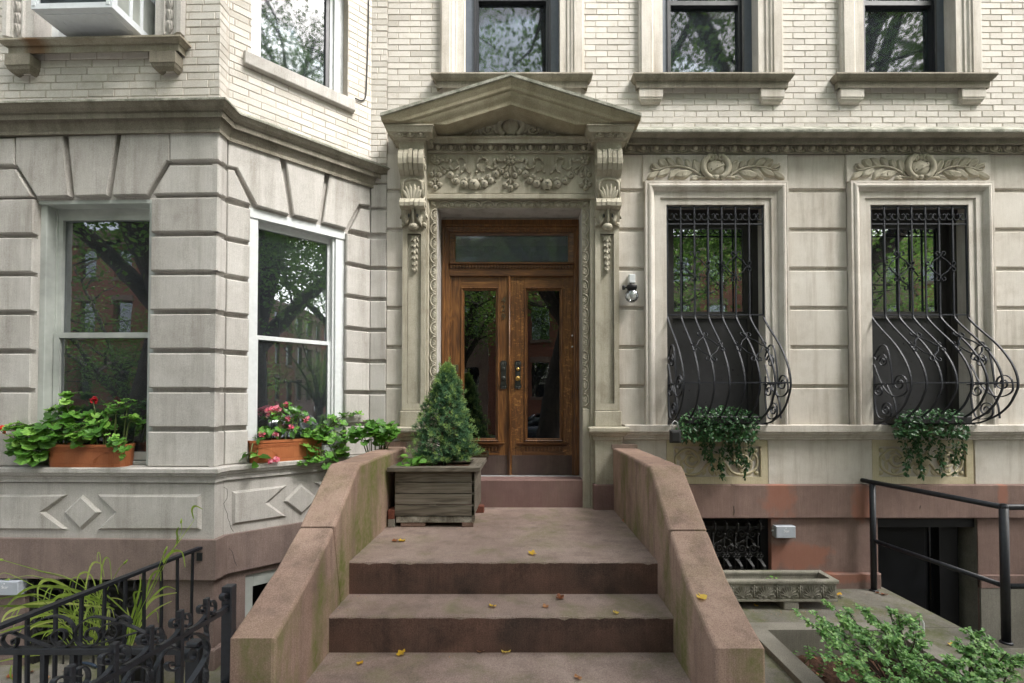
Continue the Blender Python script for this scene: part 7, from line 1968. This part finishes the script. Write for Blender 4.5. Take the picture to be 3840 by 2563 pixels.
def row_house(label, x0, x1, mat, seed):
    H = thing('row_house', label, 'house', ((x0 + x1) / 2, -22.5, 0), 'row houses across the street'); r = random.Random(seed)
    fr = Frame((0, -22.5, 0), (-1, 0, 0), (0, 1, 0)); a, b = -x1, -x0
    wins = []; W_ = b - a
    for fl_ in range(3):
        for k in range(3): c = a + W_ * (k + .5) / 3; wins.append((c - .5, c + .5, 2.2 + fl_ * 3.3, 4.2 + fl_ * 3.3))
    door = wins[0]; wins[0] = (door[0], door[1], 1.0, 3.9)
    mb = MB(fr); plate(mb, a, b, -.3, 10.4, -.4, 0, wins); mb.block(a, b, 10.4, 11.3, -.4, .02); mb.build('wall', mat, H)
    mb = MB(fr); mb.block(a, b, 10.5, 11.0, .02, .35, .02); mb.block(a, b, 11.0, 11.25, .02, .5, .02); mb.build('cornice', M['farbrown'], H)
    mb = MB(fr)
    for w in wins: mb.block(w[0] - .1, w[1] + .1, w[3], w[3] + .3, 0, .12); mb.block(w[0] - .1, w[1] + .1, w[2] - .18, w[2], 0, .12)
    mb.build('lintel', M['farbrown'], H)
    mb = MB(fr)
    for w in wins: mb.block(w[0], w[1], w[2], w[3], -.25, -.2); 
    mb.build('window', M['glass'], H)
    mb = MB(fr)
    for w in wins: mb.block(w[0], w[1], w[2], w[3], -.5, -.45)
    mb.build('interior', M['room'], H)
    mb = MB(fr); d = wins[0]
    for k in range(6): mb.block(d[0] - .2, d[1] + .2, -.1, 1.0 - k * .17, k * .3, (k + 1) * .3)
    mb.build('stoop', M['farbrown'], H)
for k in range(-7, 11):
    x0 = k * 6.1 - 2; row_house('red brick row house across the street, mirrored in the windows' if k % 2 == 0 else 'brownstone row house across the street, mirrored in the windows', x0, x0 + 6.07, M['redbrick'] if k % 2 == 0 else M['farbrown'], k)
def parked_car(label, x, y, paint, s=1):
    Cc = thing('parked_car', label, 'car', (x, y, -.13), 'cars parked along the kerbs')
    fr = Frame((x, y, -.13), (1, 0, 0), (0, 1, 0)); zb = .30
    def loft(secs, mat, nm, par):
        mb = MB(fr); R6 = []
        for (u, zb_, zt, hw) in secs:
            c = .10
            R6.append([mb.v(u, zb_ + c * .3, -hw + .03), mb.v(u, (zb_ + zt) / 2, -hw), mb.v(u, zt - c, -hw + .05), mb.v(u, zt, -hw + .2), mb.v(u, zt + .012, 0), mb.v(u, zt, hw - .2), mb.v(u, zt - c, hw - .05), mb.v(u, (zb_ + zt) / 2, hw), mb.v(u, zb_ + c * .3, hw - .03), mb.v(u, zb_, hw - .15), mb.v(u, zb_, -hw + .15)])
        mb.rings(R6, True, True, True); return mb.build(nm, mat, par)
    loft([(-2.25, .36, .72, .72), (-2.15, .28, .84, .83), (-1.5, .24, .94, .89), (-.8, .22, .97, .9), (.7, .22, .97, .9), (1.5, .24, .95, .88), (2.1, .28, .86, .83), (2.28, .36, .7, .7)], paint, 'body', Cc)
    loft([(-1.35, .9, .97, .74), (-.75, .9, 1.36, .66), (-.2, .9, 1.45, .63), (.6, .9, 1.45, .63), (1.2, .9, 1.33, .65), (1.75, .9, .97, .74)], M['blackglass'], 'cabin_glass', Cc)
    mb = MB(fr); mb.block(-.6, 1.1, 1.44, 1.475, -.55, .55, .02)
    for s_ in (-1, 1):
        for ua, ub in (((-1.3), -.68), (1.72, 1.1)): mb.tube([(ua, .98, s_ * .70), (ub, 1.43, s_ * .6)], .035, 6)
        mb.tube([(.2, .96, s_ * .71), (.2, 1.44, s_ * .62)], .04, 6)
    mb.build('roof', paint, Cc)
    for ux in (-1.4, 1.4):
        for s_ in (-1, 1):
            mb = MB(fr); mb.tube([(ux, .32, s_ * .70), (ux, .32, s_ * .905)], .32, 18); w_ = mb.build('wheel', M['rubber'], Cc)
            mb = MB(fr); mb.tube([(ux, .32, s_ * .90), (ux, .32, s_ * .915)], .20, 14); mb.build('rim', M['alu'], w_)
    for s_ in (-1, 1):
        mb = MB(fr); mb.ell((-2.17, .68, s_ * .6), (.08, .08, .17), 8, 6); mb.build('headlight', M['alu'], Cc)
        mb = MB(fr); mb.ell((2.2, .70, s_ * .6), (.07, .08, .17), 8, 6); mb.build('tail_light', M['red'], Cc)
M['blackglass'] = plain('car_glass', (.01, .012, .014), .05, 0, .05, 0, .8)
M['silver'] = plain('silver_car_paint', (.55, .57, .6), .25, .3, .02, coat=.6); M['darkcar'] = plain('dark_car_paint', (.03, .035, .045), .25, .2, .02, coat=.6); M['whitecar'] = plain('white_car_paint', (.75, .76, .77), .25, 0, .02, coat=.6)
for x, y, pnt, lab in ((12.3, -8.3, M['whitecar'], 'white car parked at the near kerb to the right'), (6.4, -8.3, M['darkcar'], 'dark car parked at the near kerb right of the stoop'), (-4.2, -8.3, M['silver'], 'silver car parked at the near kerb left of the stoop'), (1.2, -17.0, M['darkcar'], 'dark car parked across the street opposite the stoop'), (-6, -17.0, M['whitecar'], 'white car parked across the street left of the stoop'), (8.5, -17.0, M['silver'], 'silver car parked across the street right of the stoop')):
    parked_car(lab, x, y, pnt)
# ================================================================ CAMERA, LIGHT
sc = bpy.context.scene
cam = bpy.data.cameras.new('camera'); co = bpy.data.objects.new('camera', cam); C.objects.link(co)
co.location = EYEV; co.rotation_euler = (rad(90) + PITCH, 0, 0)
cam.sensor_width = 36; cam.lens = 36 * FPX / 2349.0
cam.shift_x = -(AX - 1174.5) / 2349.0; cam.shift_y = (AY - 784) / 2349.0
cam.clip_start = .05; cam.clip_end = 2000
sc.camera = co
w = bpy.data.worlds.new('World'); sc.world = w; w.use_nodes = True
nt = w.node_tree; nt.nodes.clear()
out = nt.nodes.new('ShaderNodeOutputWorld'); bg = nt.nodes.new('ShaderNodeBackground'); sk = nt.nodes.new('ShaderNodeTexSky')
sk.sky_type = 'NISHITA'; sk.sun_disc = False
az, el = math.atan2(.74, -.50), rad(50)
sk.sun_elevation = el; sk.sun_rotation = az; sk.dust_density = 5.0; sk.air_density = 1.0; sk.ozone_density = 1.0
hs = nt.nodes.new('ShaderNodeHueSaturation'); hs.inputs['Saturation'].default_value = .4
nt.links.new(sk.outputs[0], hs.inputs['Color']); nt.links.new(hs.outputs[0], bg.inputs[0]); bg.inputs[1].default_value = .14
nt.links.new(bg.outputs[0], out.inputs[0])
sun = bpy.data.lights.new('sun', 'SUN'); sun.energy = 2.1; sun.angle = rad(20); sun.color = (1.0, .975, .95)
so = bpy.data.objects.new('sun', sun); C.objects.link(so)
dv = Vector((math.sin(az) * math.cos(el), math.cos(az) * math.cos(el), math.sin(el)))
so.rotation_euler = (-dv).to_track_quat('-Z', 'Y').to_euler(); so.location = dv * 40
vs = sc.view_settings; sc.display_settings.display_device = 'sRGB'; vs.view_transform = 'Standard'; vs.look = 'None'; vs.exposure = 1.92; vs.gamma = 1
vs.use_curve_mapping = False
cy_ = sc.cycles; cy_.max_bounces = 8; cy_.transparent_max_bounces = 12; cy_.caustics_reflective = False; cy_.caustics_refractive = False; cy_.use_denoising = True
